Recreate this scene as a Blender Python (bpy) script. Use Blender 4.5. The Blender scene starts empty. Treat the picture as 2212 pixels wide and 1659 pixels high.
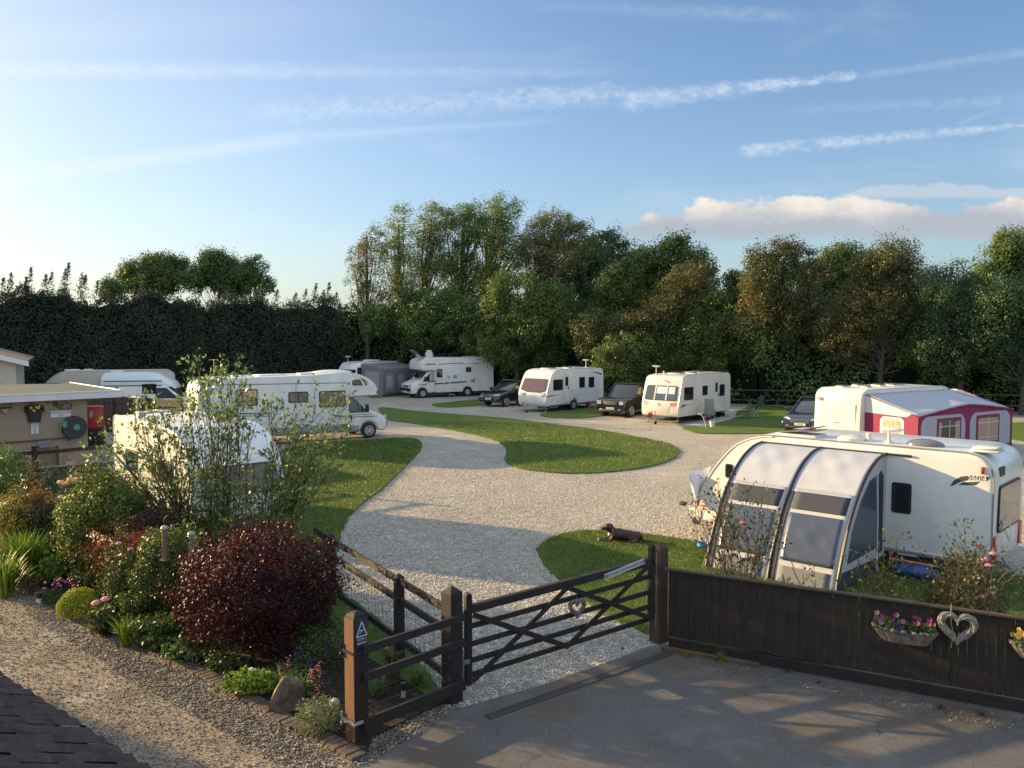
import bpy, bmesh, math, random
import numpy as np
from mathutils import Vector, Matrix
R = math.radians
sc = bpy.context.scene
col = sc.collection
# ---------------------------------------------------------------- surveying helper
# points were measured in the photograph (2212 px wide) and cast on to the ground or a depth
F, HC, VH = 1860.0, 4.95, 716.0
PITCH = math.atan((829.5 - VH) / F)
def ray(u, v):
    x = (u - 1106) / F; y = -(v - 829.5) / F
    return Vector((x, math.cos(PITCH) + y*math.sin(PITCH), -math.sin(PITCH) + y*math.cos(PITCH)))
def G(u, v, z=0.0):
    d = ray(u, v); t = (z - HC) / d.z
    return Vector((d.x*t, d.y*t, z))
def at(u, v, Y):
    d = ray(u, v); t = Y / d.y
    return Vector((d.x*t, Y, HC + d.z*t))
# ---------------------------------------------------------------- materials
MATS = {}
def nd(nt, typ, **kw):
    n = nt.nodes.new(typ)
    for k, v in kw.items():
        setattr(n, k, v)
    return n
def mat(name, color, rough=0.6, metal=0.0, spec=0.5, coat=0.0, var=0.0, vscale=3.0, bump=0.0, bscale=40.0,
        color2=None, trans=0.0, alpha=1.0, emit=0.0, stretch=None, streak=0.0):
    if name in MATS: return MATS[name]
    m = bpy.data.materials.new(name); m.use_nodes = True
    nt = m.node_tree; b = nt.nodes['Principled BSDF']
    b.inputs['Base Color'].default_value = (*color, 1)
    b.inputs['Roughness'].default_value = rough
    b.inputs['Metallic'].default_value = metal
    b.inputs['Specular IOR Level'].default_value = spec
    b.inputs['Coat Weight'].default_value = coat
    b.inputs['Coat Roughness'].default_value = 0.08
    if trans: b.inputs['Transmission Weight'].default_value = trans
    if alpha < 1: b.inputs['Alpha'].default_value = alpha
    if emit:
        b.inputs['Emission Color'].default_value = (*color, 1); b.inputs['Emission Strength'].default_value = emit
    tc = nd(nt, 'ShaderNodeTexCoord'); mp = nd(nt, 'ShaderNodeMapping')
    nt.links.new(tc.outputs['Object'], mp.inputs['Vector'])
    if stretch: mp.inputs['Scale'].default_value = stretch
    if var or color2:
        n = nd(nt, 'ShaderNodeTexNoise'); n.inputs['Scale'].default_value = vscale; n.inputs['Detail'].default_value = 6
        n.inputs['Roughness'].default_value = 0.65
        nt.links.new(mp.outputs[0], n.inputs['Vector'])
        rp = nd(nt, 'ShaderNodeValToRGB'); rp.color_ramp.elements[0].position = .35; rp.color_ramp.elements[1].position = .68
        c2 = color2 or tuple(c*(1-var) for c in color); c1 = color if color2 else tuple(min(1, c*(1+var*.5)) for c in color)
        rp.color_ramp.elements[0].color = (*c2, 1); rp.color_ramp.elements[1].color = (*c1, 1)
        nt.links.new(n.outputs['Fac'], rp.inputs[0]); nt.links.new(rp.outputs[0], b.inputs['Base Color'])
    if bump:
        n2 = nd(nt, 'ShaderNodeTexNoise'); n2.inputs['Scale'].default_value = bscale; n2.inputs['Detail'].default_value = 5
        nt.links.new(mp.outputs[0], n2.inputs['Vector'])
        bp = nd(nt, 'ShaderNodeBump'); bp.inputs['Strength'].default_value = bump; bp.inputs['Distance'].default_value = .02
        nt.links.new(n2.outputs['Fac'], bp.inputs['Height']); nt.links.new(bp.outputs[0], b.inputs['Normal'])
    MATS[name] = m
    return m
def leafmat(name, c1, c2, c3=None, scale=.6, trans=.35, rough=.5, spec=.35):
    """leaf colours: c1/c2 patches of the plant's own foliage, c3 a share of odd leaves"""
    if name in MATS: return MATS[name]
    m = bpy.data.materials.new(name); m.use_nodes = True
    nt = m.node_tree; b = nt.nodes['Principled BSDF']; out = nt.nodes['Material Output']
    b.inputs['Roughness'].default_value = rough; b.inputs['Specular IOR Level'].default_value = spec
    tc = nd(nt, 'ShaderNodeTexCoord'); n = nd(nt, 'ShaderNodeTexNoise'); n.inputs['Scale'].default_value = scale
    n.inputs['Detail'].default_value = 3
    nt.links.new(tc.outputs['Object'], n.inputs['Vector'])
    geo = nd(nt, 'ShaderNodeNewGeometry')
    ma = nd(nt, 'ShaderNodeMath', operation='MULTIPLY_ADD'); ma.inputs[1].default_value = .45; ma.inputs[2].default_value = -.22
    nt.links.new(geo.outputs['Random Per Island'], ma.inputs[0])
    ad = nd(nt, 'ShaderNodeMath', operation='ADD'); nt.links.new(n.outputs['Fac'], ad.inputs[0]); nt.links.new(ma.outputs[0], ad.inputs[1])
    rp = nd(nt, 'ShaderNodeValToRGB'); e = rp.color_ramp.elements
    e[0].position = .36; e[0].color = (*c1, 1); e[1].position = .62; e[1].color = (*c2, 1)
    if c3:
        x = e.new(.80); x.color = (*c3, 1)
    nt.links.new(ad.outputs[0], rp.inputs[0])
    nt.links.new(rp.outputs[0], b.inputs['Base Color'])
    tr = nd(nt, 'ShaderNodeBsdfTranslucent'); nt.links.new(rp.outputs[0], tr.inputs['Color'])
    mx = nd(nt, 'ShaderNodeMixShader'); mx.inputs[0].default_value = trans
    nt.links.new(b.outputs[0], mx.inputs[1]); nt.links.new(tr.outputs[0], mx.inputs[2]); nt.links.new(mx.outputs[0], out.inputs['Surface'])
    MATS[name] = m
    return m
# ---------------------------------------------------------------- mesh building
class MB:
    def __init__(s): s.v = []; s.f = []
    def add(s, vs, fs, M=None):
        o = len(s.v)
        if M is not None: vs = [M @ Vector(p) for p in vs]
        s.v += [tuple(p) for p in vs]; s.f += [tuple(i+o for i in f) for f in fs]; return s
    def box(s, c, d, rz=0, M=None, ry=0, rx=0):
        x, y, z = d[0]/2, d[1]/2, d[2]/2
        vs = [(-x,-y,-z),(x,-y,-z),(x,y,-z),(-x,y,-z),(-x,-y,z),(x,-y,z),(x,y,z),(-x,y,z)]
        fs = [(0,3,2,1),(4,5,6,7),(0,1,5,4),(1,2,6,5),(2,3,7,6),(3,0,4,7)]
        T = Matrix.Translation(c) @ Matrix.Rotation(rz,4,'Z') @ Matrix.Rotation(ry,4,'Y') @ Matrix.Rotation(rx,4,'X')
        if M is not None: T = M @ T
        return s.add(vs, fs, T)
    def beam(s, a, b, w, h):
        a, b = Vector(a), Vector(b); d = b - a; L = d.length; d.normalize()
        up = Vector((0,0,1)) if abs(d.z) < .95 else Vector((0,1,0))
        sd = d.cross(up).normalized(); up = sd.cross(d)
        T = Matrix((( d.x, sd.x, up.x, (a.x+b.x)/2),(d.y, sd.y, up.y, (a.y+b.y)/2),(d.z, sd.z, up.z, (a.z+b.z)/2),(0,0,0,1)))
        return s.box((0,0,0), (L, w, h), M=T)
    def tube(s, pts, r, n=8, cap=True):
        pts = [Vector(p) for p in pts]; k = len(pts)
        rs = r if isinstance(r, (list, tuple)) else [r]*k
        vs = []; fs = []; prev = None
        for i, p in enumerate(pts):
            d = (pts[min(i+1,k-1)] - pts[max(i-1,0)])
            if d.length < 1e-6: d = Vector((0,0,1))
            d.normalize()
            if prev is None:
                a = d.orthogonal().normalized()
            else:
                a = (prev - d*prev.dot(d))
                a = a.normalized() if a.length > 1e-6 else d.orthogonal().normalized()
            prev = a; b = d.cross(a)
            for j in range(n):
                t = 2*math.pi*j/n
                vs.append(p + (a*math.cos(t) + b*math.sin(t))*rs[i])
        for i in range(k-1):
            for j in range(n):
                fs.append((i*n+j, i*n+(j+1)%n, (i+1)*n+(j+1)%n, (i+1)*n+j))
        if cap:
            fs.append(tuple(range(n-1,-1,-1))); fs.append(tuple((k-1)*n+j for j in range(n)))
        return s.add(vs, fs)
    def cyl(s, c, r, h, axis='Z', n=20, r2=None):
        c = Vector(c); a = {'X':Vector((1,0,0)),'Y':Vector((0,1,0)),'Z':Vector((0,0,1))}[axis]
        return s.tube([c - a*h/2, c + a*h/2], [r, r if r2 is None else r2], n)
    def ring(s, c, r, rt, axis='Y', n=24, m=8, sq=1.0):
        c = Vector(c); vs = []; fs = []
        A = {'X':(Vector((0,1,0)),Vector((0,0,1)),Vector((1,0,0))),'Y':(Vector((1,0,0)),Vector((0,0,1)),Vector((0,1,0))),'Z':(Vector((1,0,0)),Vector((0,1,0)),Vector((0,0,1)))}[axis]
        for i in range(n):
            t = 2*math.pi*i/n; d = A[0]*math.cos(t)+A[1]*math.sin(t)
            for j in range(m):
                q = 2*math.pi*j/m
                vs.append(c + d*(r+rt*math.cos(q)) + A[2]*rt*sq*math.sin(q))
        for i in range(n):
            for j in range(m):
                fs.append((i*m+j, ((i+1)%n)*m+j, ((i+1)%n)*m+(j+1)%m, i*m+(j+1)%m))
        return s.add(vs, fs)
    def lathe(s, prof, c=(0,0,0), n=16, M=None):
        vs = []; fs = []; k = len(prof)
        for r, z in prof:
            for j in range(n):
                t = 2*math.pi*j/n; vs.append((c[0]+r*math.cos(t), c[1]+r*math.sin(t), c[2]+z))
        for i in range(k-1):
            for j in range(n):
                fs.append((i*n+j, i*n+(j+1)%n, (i+1)*n+(j+1)%n, (i+1)*n+j))
        fs.append(tuple(range(n-1,-1,-1))); fs.append(tuple((k-1)*n+j for j in range(n)))
        return s.add(vs, fs, M)
    def ell(s, c, r, n=16, m=10, noise=0, seed=0):
        rg = random.Random(seed); vs = []; fs = []
        for i in range(m+1):
            a = math.pi*i/m
            for j in range(n):
                t = 2*math.pi*j/n; k = 1 + (rg.uniform(-noise, noise) if noise and 0 < i < m else 0)
                vs.append((c[0]+r[0]*math.sin(a)*math.cos(t)*k, c[1]+r[1]*math.sin(a)*math.sin(t)*k, c[2]-r[2]*math.cos(a)*k))
        for i in range(m):
            for j in range(n):
                fs.append((i*n+j, i*n+(j+1)%n, (i+1)*n+(j+1)%n, (i+1)*n+j))
        return s.add(vs, fs)
    def prism(s, poly, O, U, V, N, h, h0=0.0):
        """poly of 2D points in the plane O,U,V; thickness from h0 to h along N"""
        O, U, V, N = Vector(O), Vector(U), Vector(V), Vector(N); k = len(poly)
        vs = [O+U*x+V*y+N*h0 for x, y in poly] + [O+U*x+V*y+N*h for x, y in poly]
        fs = [tuple(range(k-1,-1,-1)), tuple(range(k, 2*k))] + [(i, (i+1)%k, k+(i+1)%k, k+i) for i in range(k)]
        return s.add(vs, fs)
    def loft(s, secs, cap=True):
        n = len(secs[0]); vs = [p for q in secs for p in q]; fs = []
        for i in range(len(secs)-1):
            for j in range(n):
                fs.append((i*n+j, i*n+(j+1)%n, (i+1)*n+(j+1)%n, (i+1)*n+j))
        if cap:
            fs.append(tuple(range(n-1,-1,-1))); fs.append(tuple((len(secs)-1)*n+j for j in range(n)))
        return s.add(vs, fs)
    def build(s, name, m, parent=None, bevel=0, seg=2, smooth=35, bang=40, loc=None, rz=None, nofix=False):
        me = bpy.data.meshes.new(name)
        bm = bmesh.new(); vv = [bm.verts.new(p) for p in s.v]
        for f in s.f:
            if len(set(f)) < 3: continue
            try: bm.faces.new([vv[i] for i in f])
            except ValueError: pass
        if not nofix:
            bmesh.ops.remove_doubles(bm, verts=bm.verts, dist=1e-5)
            bmesh.ops.recalc_face_normals(bm, faces=bm.faces)
        if bevel:
            bm.normal_update()
            es = [e for e in bm.edges if len(e.link_faces) == 2 and e.calc_face_angle(0) > R(bang)]
            bmesh.ops.bevel(bm, geom=es, offset=bevel, segments=seg, profile=.5, affect='EDGES', clamp_overlap=True)
        bm.to_mesh(me); bm.free()
        if smooth:
            me.polygons.foreach_set('use_smooth', [True]*len(me.polygons)); me.set_sharp_from_angle(angle=R(smooth))
        me.materials.append(m)
        o = bpy.data.objects.new(name, me); col.objects.link(o)
        if parent is not None: o.parent = parent
        if loc is not None: o.location = loc
        if rz is not None: o.rotation_euler = (0,0,rz)
        return o
def tag(o, label=None, cat=None, group=None, kind=None):
    if label: o['label'] = label
    if cat: o['category'] = cat
    if group: o['group'] = group
    if kind: o['kind'] = kind
    return o
def thing(name, label, cat, loc=(0,0,0), rz=0, group=None):
    o = bpy.data.objects.new(name, None); col.objects.link(o); o.empty_display_size = .3
    o.location = loc; o.rotation_euler = (0,0,rz)
    return tag(o, label, cat, group)
def copy_tree(o, parent=None, loc=None, rz=None, label=None):
    c = o.copy(); col.objects.link(c); c.parent = parent
    for ch in list(o.children): copy_tree(ch, c)
    if loc is not None: c.location = loc
    if rz is not None: c.rotation_euler = (0,0,rz)
    if label: c['label'] = label
    return c
def rr(x0, z0, x1, z1, r=.06, n=4):
    """rounded rectangle"""
    pts = []
    for cx, cz, a in ((x1-r,z1-r,0),(x0+r,z1-r,90),(x0+r,z0+r,180),(x1-r,z0+r,270)):
        for i in range(n+1):
            t = R(a+90*i/n); pts.append((cx+r*math.cos(t), cz+r*math.sin(t)))
    return pts
def rpoly(pts, r=.05, n=3):
    """round the corners of any polygon"""
    out = []; k = len(pts)
    for i in range(k):
        p = Vector(pts[i]); a = Vector(pts[i-1]); b = Vector(pts[(i+1)%k])
        da = (a-p); db = (b-p); q = min(r, da.length*.45, db.length*.45)
        A = p+da.normalized()*q; B = p+db.normalized()*q
        for j in range(n+1):
            t = j/n; out.append(tuple(A*(1-t)**2 + p*2*t*(1-t) + B*t*t))
    return out
def smooth_line(pts, n=4, closed=False):
    """Catmull-Rom through points (any dimension)"""
    P = [np.array(p, float) for p in pts]; k = len(P); out = []
    rng = range(k) if closed else range(k-1)
    for i in rng:
        if closed: a, b, c, d = P[i-1], P[i], P[(i+1)%k], P[(i+2)%k]
        else: a, b, c, d = P[max(i-1,0)], P[i], P[i+1], P[min(i+2,k-1)]
        for j in range(n):
            t = j/n
            out.append(tuple(.5*((2*b)+(-a+c)*t+(2*a-5*b+4*c-d)*t*t+(-a+3*b-3*c+d)*t**3)))
    if not closed: out.append(tuple(P[-1]))
    return out
def text_obj(txt, size, m, parent, O, U, V, name='lettering', thick=.001, align='CENTER', bold=0.0):
    cu = bpy.data.curves.new('t', 'FONT'); cu.body = txt; cu.size = size; cu.align_x = align; cu.align_y = 'CENTER'
    cu.extrude = thick; cu.offset = bold; cu.space_line = .95
    to = bpy.data.objects.new('t', cu); col.objects.link(to)
    bpy.context.view_layer.update()
    me = bpy.data.meshes.new_from_object(to.evaluated_get(bpy.context.evaluated_depsgraph_get()))
    bpy.data.objects.remove(to); bpy.data.curves.remove(cu)
    U = Vector(U).normalized(); V = Vector(V).normalized(); N = U.cross(V); O = Vector(O)
    me.transform(Matrix(((U.x,V.x,N.x,O.x),(U.y,V.y,N.y,O.y),(U.z,V.z,N.z,O.z),(0,0,0,1))))
    me.materials.clear(); me.materials.append(m)
    o = bpy.data.objects.new(name, me); col.objects.link(o)
    if parent is not None: o.parent = parent
    return o
# ---------------------------------------------------------------- foliage
def leaf_mesh(name, P, size, m, parent=None, N=None, aspect=.6, seed=1, droop=0.0, jit=.9, shape='leaf', D=None):
    """one small folded blade per point; P (k,3), size scalar or (k,), N preferred normals, D preferred long axis"""
    rg = np.random.default_rng(seed); P = np.asarray(P, float); k = len(P)
    nrm = rg.normal(size=(k,3))
    if N is not None: nrm = nrm*jit + np.asarray(N)
    nrm /= np.linalg.norm(nrm, axis=1)[:,None] + 1e-9
    d = rg.normal(size=(k,3)) if D is None else np.asarray(D) + rg.normal(size=(k,3))*.25
    d[:,2] -= droop
    d -= nrm*(d*nrm).sum(1)[:,None]; d /= np.linalg.norm(d, axis=1)[:,None] + 1e-9
    s = np.cross(nrm, d)
    L = (size*rg.uniform(.65, 1.3, k))[:,None] if np.isscalar(size) else (np.asarray(size)*rg.uniform(.65,1.3,k))[:,None]
    W = L*aspect
    base = P - d*L*.5; tip = P + d*L*.5; mid = P - d*L*.06 - nrm*L*.07
    V = np.stack([base, mid + s*W*.5 + nrm*L*.12, tip, mid - s*W*.5 + nrm*L*.12], axis=1).reshape(-1,3)
    me = bpy.data.meshes.new(name)
    me.vertices.add(4*k); me.vertices.foreach_set('co', V.ravel().astype(np.float32))
    me.loops.add(4*k); me.loops.foreach_set('vertex_index', np.arange(4*k, dtype=np.int32))
    me.polygons.add(k); me.polygons.foreach_set('loop_start', np.arange(0, 4*k, 4, dtype=np.int32))
    me.polygons.foreach_set('loop_total', np.full(k, 4, dtype=np.int32)) if False else None
    me.update(calc_edges=True); me.validate()
    me.materials.append(m)
    o = bpy.data.objects.new(name, me); col.objects.link(o)
    if parent is not None: o.parent = parent
    return o
def blob_points(rg, c, r, n, shell=.55, lump=.18, freq=2.2, seed=0):
    """points filling the outer part of a lumpy ellipsoid, with outward normals"""
    ph = np.random.default_rng(seed+77).uniform(0, 6.28, 9)
    d = rg.normal(size=(n,3)); d /= np.linalg.norm(d, axis=1)[:,None]
    f = 1 + lump*(np.sin(freq*2*d[:,0]+ph[0])*np.sin(freq*2*d[:,1]+ph[1]) + np.sin(freq*3.1*d[:,2]+ph[2])*.6 + np.sin(freq*4.3*(d[:,0]+d[:,1]-d[:,2])+ph[3])*.5)
    rad = (shell**3 + (1-shell**3)*rg.random(n))**(1/3.)
    p = d*(f*rad)[:,None]*np.asarray(r)[None,:] + np.asarray(c)[None,:]
    nn = d/np.asarray(r)[None,:]; nn /= np.linalg.norm(nn, axis=1)[:,None]
    return p, nn
EXPO = 1.33; SKYS = .085; CLOUD = 4.4; SKYTINT = (.72,.80,.98); HZMIX = .30; GLOWMIX = .62; AUREOLE = .9; FILLVEIL = .85; VC = (.86,1.0,1.2); SUNE = 5.0
# ================================================================ camera, light, sky
cam = bpy.data.cameras.new('camera'); co = bpy.data.objects.new('camera', cam); col.objects.link(co)
cam.lens = F/2212*36; cam.sensor_width = 36; cam.clip_end = 5000; cam.clip_start = .05
co.location = (0, 0, HC); co.rotation_euler = (math.pi/2 - PITCH, 0, 0); sc.camera = co
SUN_EL, SUN_AZ = R(13), R(65.5)          # to the left of the view, low evening sun
sd = Vector((-math.sin(SUN_AZ)*math.cos(SUN_EL), math.cos(SUN_AZ)*math.cos(SUN_EL), math.sin(SUN_EL)))
sl = bpy.data.lights.new('sun', 'SUN'); sl.energy = SUNE; sl.angle = R(.55); sl.color = (1, .70, .34)
so = bpy.data.objects.new('sun', sl); col.objects.link(so); so.rotation_euler = sd.to_track_quat('Z', 'Y').to_euler()
so.location = (-30, 20, 30)
sc.view_settings.view_transform = 'Standard'; sc.view_settings.look = 'None'; sc.view_settings.exposure = EXPO; sc.view_settings.gamma = 1
w = bpy.data.worlds.new('World'); sc.world = w; w.use_nodes = True; nt = w.node_tree
bg = nt.nodes['Background']; bg.inputs['Strength'].default_value = SKYS
sky = nd(nt, 'ShaderNodeTexSky'); sky.sky_type = 'NISHITA'; sky.sun_disc = False
sky.sun_elevation = SUN_EL; sky.sun_rotation = -SUN_AZ; sky.air_density = 1.1; sky.dust_density = .9; sky.ozone_density = 2.2; sky.altitude = 20
def M2(op, a, b=None, c=None, clamp=False):
    n = nt.nodes.new('ShaderNodeMath'); n.operation = op; n.use_clamp = clamp
    for i, x in enumerate((a, b, c)):
        if x is None: continue
        if isinstance(x, (int, float)): n.inputs[i].default_value = x
        else: nt.links.new(x, n.inputs[i])
    return n.outputs[0]
tc = nd(nt, 'ShaderNodeTexCoord'); sx = nd(nt, 'ShaderNodeSeparateXYZ'); nt.links.new(tc.outputs['Generated'], sx.inputs[0])
ysafe = M2('MAXIMUM', sx.outputs['Y'], .02)
px = M2('DIVIDE', sx.outputs['X'], ysafe); pz = M2('DIVIDE', sx.outputs['Z'], ysafe)
front = M2('GREATER_THAN', sx.outputs['Y'], .05)
cv = nd(nt, 'ShaderNodeCombineXYZ'); nt.links.new(px, cv.inputs[0]); nt.links.new(pz, cv.inputs[1])
def noise(scale, sxy=(1,1), detail=5, rough=.6, off=0):
    mp = nd(nt, 'ShaderNodeMapping'); mp.inputs['Scale'].default_value = (sxy[0], sxy[1], 1); mp.inputs['Location'].default_value = (off, off*.7, off)
    nt.links.new(cv.outputs[0], mp.inputs[0])
    n = nd(nt, 'ShaderNodeTexNoise'); n.inputs['Scale'].default_value = scale; n.inputs['Detail'].default_value = detail; n.inputs['Roughness'].default_value = rough
    nt.links.new(mp.outputs[0], n.inputs['Vector']); return n.outputs['Fac']
def SS(x, a, b):
    n = nd(nt, 'ShaderNodeMapRange', interpolation_type='SMOOTHSTEP'); n.inputs['From Min'].default_value = a; n.inputs['From Max'].default_value = b
    nt.links.new(x, n.inputs['Value']); return n.outputs[0]
def dirp(u, v):
    d = ray(u, v); return d.x/d.y, d.z/d.y
rag = noise(60, (1, 1.6), 4, .7, 3); fine = noise(22, (2.2, 3), 4, .7, 9)
def trail(p, q, w1, w2, op1, op2, tex=.6, soft=.15, bow=0.0):
    (x1, y1), (x2, y2) = dirp(*p), dirp(*q); L = math.hypot(x2-x1, y2-y1); dx, dy = (x2-x1)/L, (y2-y1)/L
    t = M2('MULTIPLY_ADD', px, dx/L, M2('MULTIPLY_ADD', pz, dy/L, -(x1*dx+y1*dy)/L))
    e = M2('MULTIPLY_ADD', px, -dy, M2('MULTIPLY_ADD', pz, dx, (x1*dy-y1*dx) - .5*(w1+w2)*.5*tex*2.4/F))
    e = M2('MULTIPLY_ADD', rag, (w1+w2)*.5*tex*2.4/F, e)
    k = SS(M2('ABSOLUTE', M2('DIVIDE', e, M2('MULTIPLY_ADD', t, (w2-w1)/F, w1/F))), 1.25, 0)
    ends = SS(M2('ABSOLUTE', M2('MULTIPLY_ADD', t, 2, -1)), 1.0, 1-2*soft)
    o = M2('MULTIPLY', M2('MULTIPLY_ADD', t, op2-op1, op1), M2('MULTIPLY_ADD', finem, tex, 1-tex))
    return M2('MULTIPLY', M2('MULTIPLY', k, ends), o)
finem = SS(fine, .3, .7)
acc = None
for a in [((-200,150),(1450,158),27,13,.62,.14,.55,.15), ((510,248),(1400,199),30,27,.42,.50,.9,.10), ((1325,221),(1870,161),26,8,.62,.75,.85,.08),
          ((-120,404),(720,288),24,22,.75,.35,.25,.12), ((540,304),(1260,256),18,9,.36,.12,.4,.2), ((1585,328),(2300,262),17,8,.72,.55,.9,.05),
          ((1640,240),(2300,214),13,16,.05,.28,.9,.2), ((1820,170),(2320,98),8,16,.25,.16,.6,.15), ((1050,8),(1800,38),16,20,.05,.24,.6,.2),
          ((1960,-20),(1660,130),22,22,.13,.05,.5,.25), ((2050,275),(2240,205),8,8,.14,.2,.8,.2), ((-100,90),(900,20),50,40,.22,.03,.5,.2), ((250,430),(900,540),40,25,.2,.02,.5,.2)]:
    m_ = trail(*a); acc = m_ if acc is None else M2('MAXIMUM', acc, m_)
cirrus = M2('MULTIPLY', SS(noise(2.2, (1, 4.5), 4, .6, 5), .48, .8), .30)
acc = M2('MULTIPLY', M2('MAXIMUM', acc, cirrus), front, clamp=True)
# long cumulus bank low on the right
def bank(u0, u1, vb, vt, seed, sc_=13.0, op=1.0, dens=.45):
    x0, yb = dirp(u0, vb); x1, _ = dirp(u1, vb); _, yt = dirp((u0+u1)/2, vt)
    t = M2('DIVIDE', M2('SUBTRACT', px, x0), x1-x0); h = M2('DIVIDE', M2('SUBTRACT', pz, yb), yt-yb)
    n1 = noise(sc_, (1, 1.7), 5, .6, seed); n2 = noise(sc_*.35, (1, .2), 1, .5, seed+4)
    env = M2('MULTIPLY', SS(t, -.06, .17), SS(t, 1.02, .9))
    top = M2('MULTIPLY', env, M2('MULTIPLY_ADD', n2, 1.5, -.02))
    top = M2('MULTIPLY_ADD', n1, 1.5, M2('SUBTRACT', top, .72))
    up = SS(M2('SUBTRACT', top, h), -.02, .17)
    lo = SS(M2('MULTIPLY_ADD', n1, .6, h), .14, .46)
    k = M2('MULTIPLY', M2('MULTIPLY', up, lo), M2('MULTIPLY', SS(t, -.02, .08), op))
    shade = SS(M2('MULTIPLY_ADD', n1, 1.5, M2('MULTIPLY_ADD', t, -.42, h)), .80, 1.70)
    return M2('MULTIPLY', k, front, clamp=True), shade
b1, s1 = bank(1300, 2420, 512, 418, 2.0)
b2, s2 = bank(1800, 2330, 428, 388, 7.0, 11, .4)
def mixc(f, a, b):
    n = nd(nt, 'ShaderNodeMix', data_type='RGBA'); nt.links.new(f, n.inputs[0])
    for i, x in ((6, a), (7, b)):
        if isinstance(x, tuple): n.inputs[i].default_value = (*x, 1)
        else: nt.links.new(x, n.inputs[i])
    return n.outputs[2]
CW = CLOUD
# scattering glow of thin cloud towards the sun
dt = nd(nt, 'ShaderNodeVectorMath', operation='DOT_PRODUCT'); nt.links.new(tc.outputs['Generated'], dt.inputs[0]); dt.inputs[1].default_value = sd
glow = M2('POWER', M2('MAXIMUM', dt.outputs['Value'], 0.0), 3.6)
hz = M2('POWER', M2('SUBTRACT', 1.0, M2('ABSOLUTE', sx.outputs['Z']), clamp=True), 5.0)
c = sky.outputs[0]
gain = nd(nt, 'ShaderNodeVectorMath', operation='MULTIPLY'); nt.links.new(c, gain.inputs[0]); gain.inputs[1].default_value = SKYTINT; c = gain.outputs[0]
c = mixc(M2('MULTIPLY', hz, HZMIX, clamp=True), c, (CW*.58, CW*.80, CW*1.0))
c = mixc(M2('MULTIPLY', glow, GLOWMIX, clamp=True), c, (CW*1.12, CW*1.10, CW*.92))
c = mixc(M2('MULTIPLY', M2('POWER', M2('MAXIMUM', dt.outputs['Value'], 0.0), 24.0), AUREOLE, clamp=True), c, (CW*3.2, CW*2.9, CW*2.2))  # extra glow round the unseen sun, added to raise ambient light
c = mixc(M2('MULTIPLY', acc, .8), c, (CW*1.0, CW*1.05, CW*1.12))
# added pale sky overhead and behind the camera, out of view, to raise fill light
fill_veil = M2('MAXIMUM', SS(sx.outputs['Z'], .44, .80), SS(sx.outputs['Y'], .25, -.35))
c = mixc(M2('MULTIPLY', fill_veil, FILLVEIL), c, (CW*VC[0], CW*VC[1], CW*VC[2]))
c = mixc(b1, c, mixc(s1, (CW*.50, CW*.55, CW*.62), (CW*1.04, CW*.95, CW*.84)))
c = mixc(b2, c, (CW*.85, CW*.82, CW*.82))
nt.links.new(c, bg.inputs['Color'])

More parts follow.
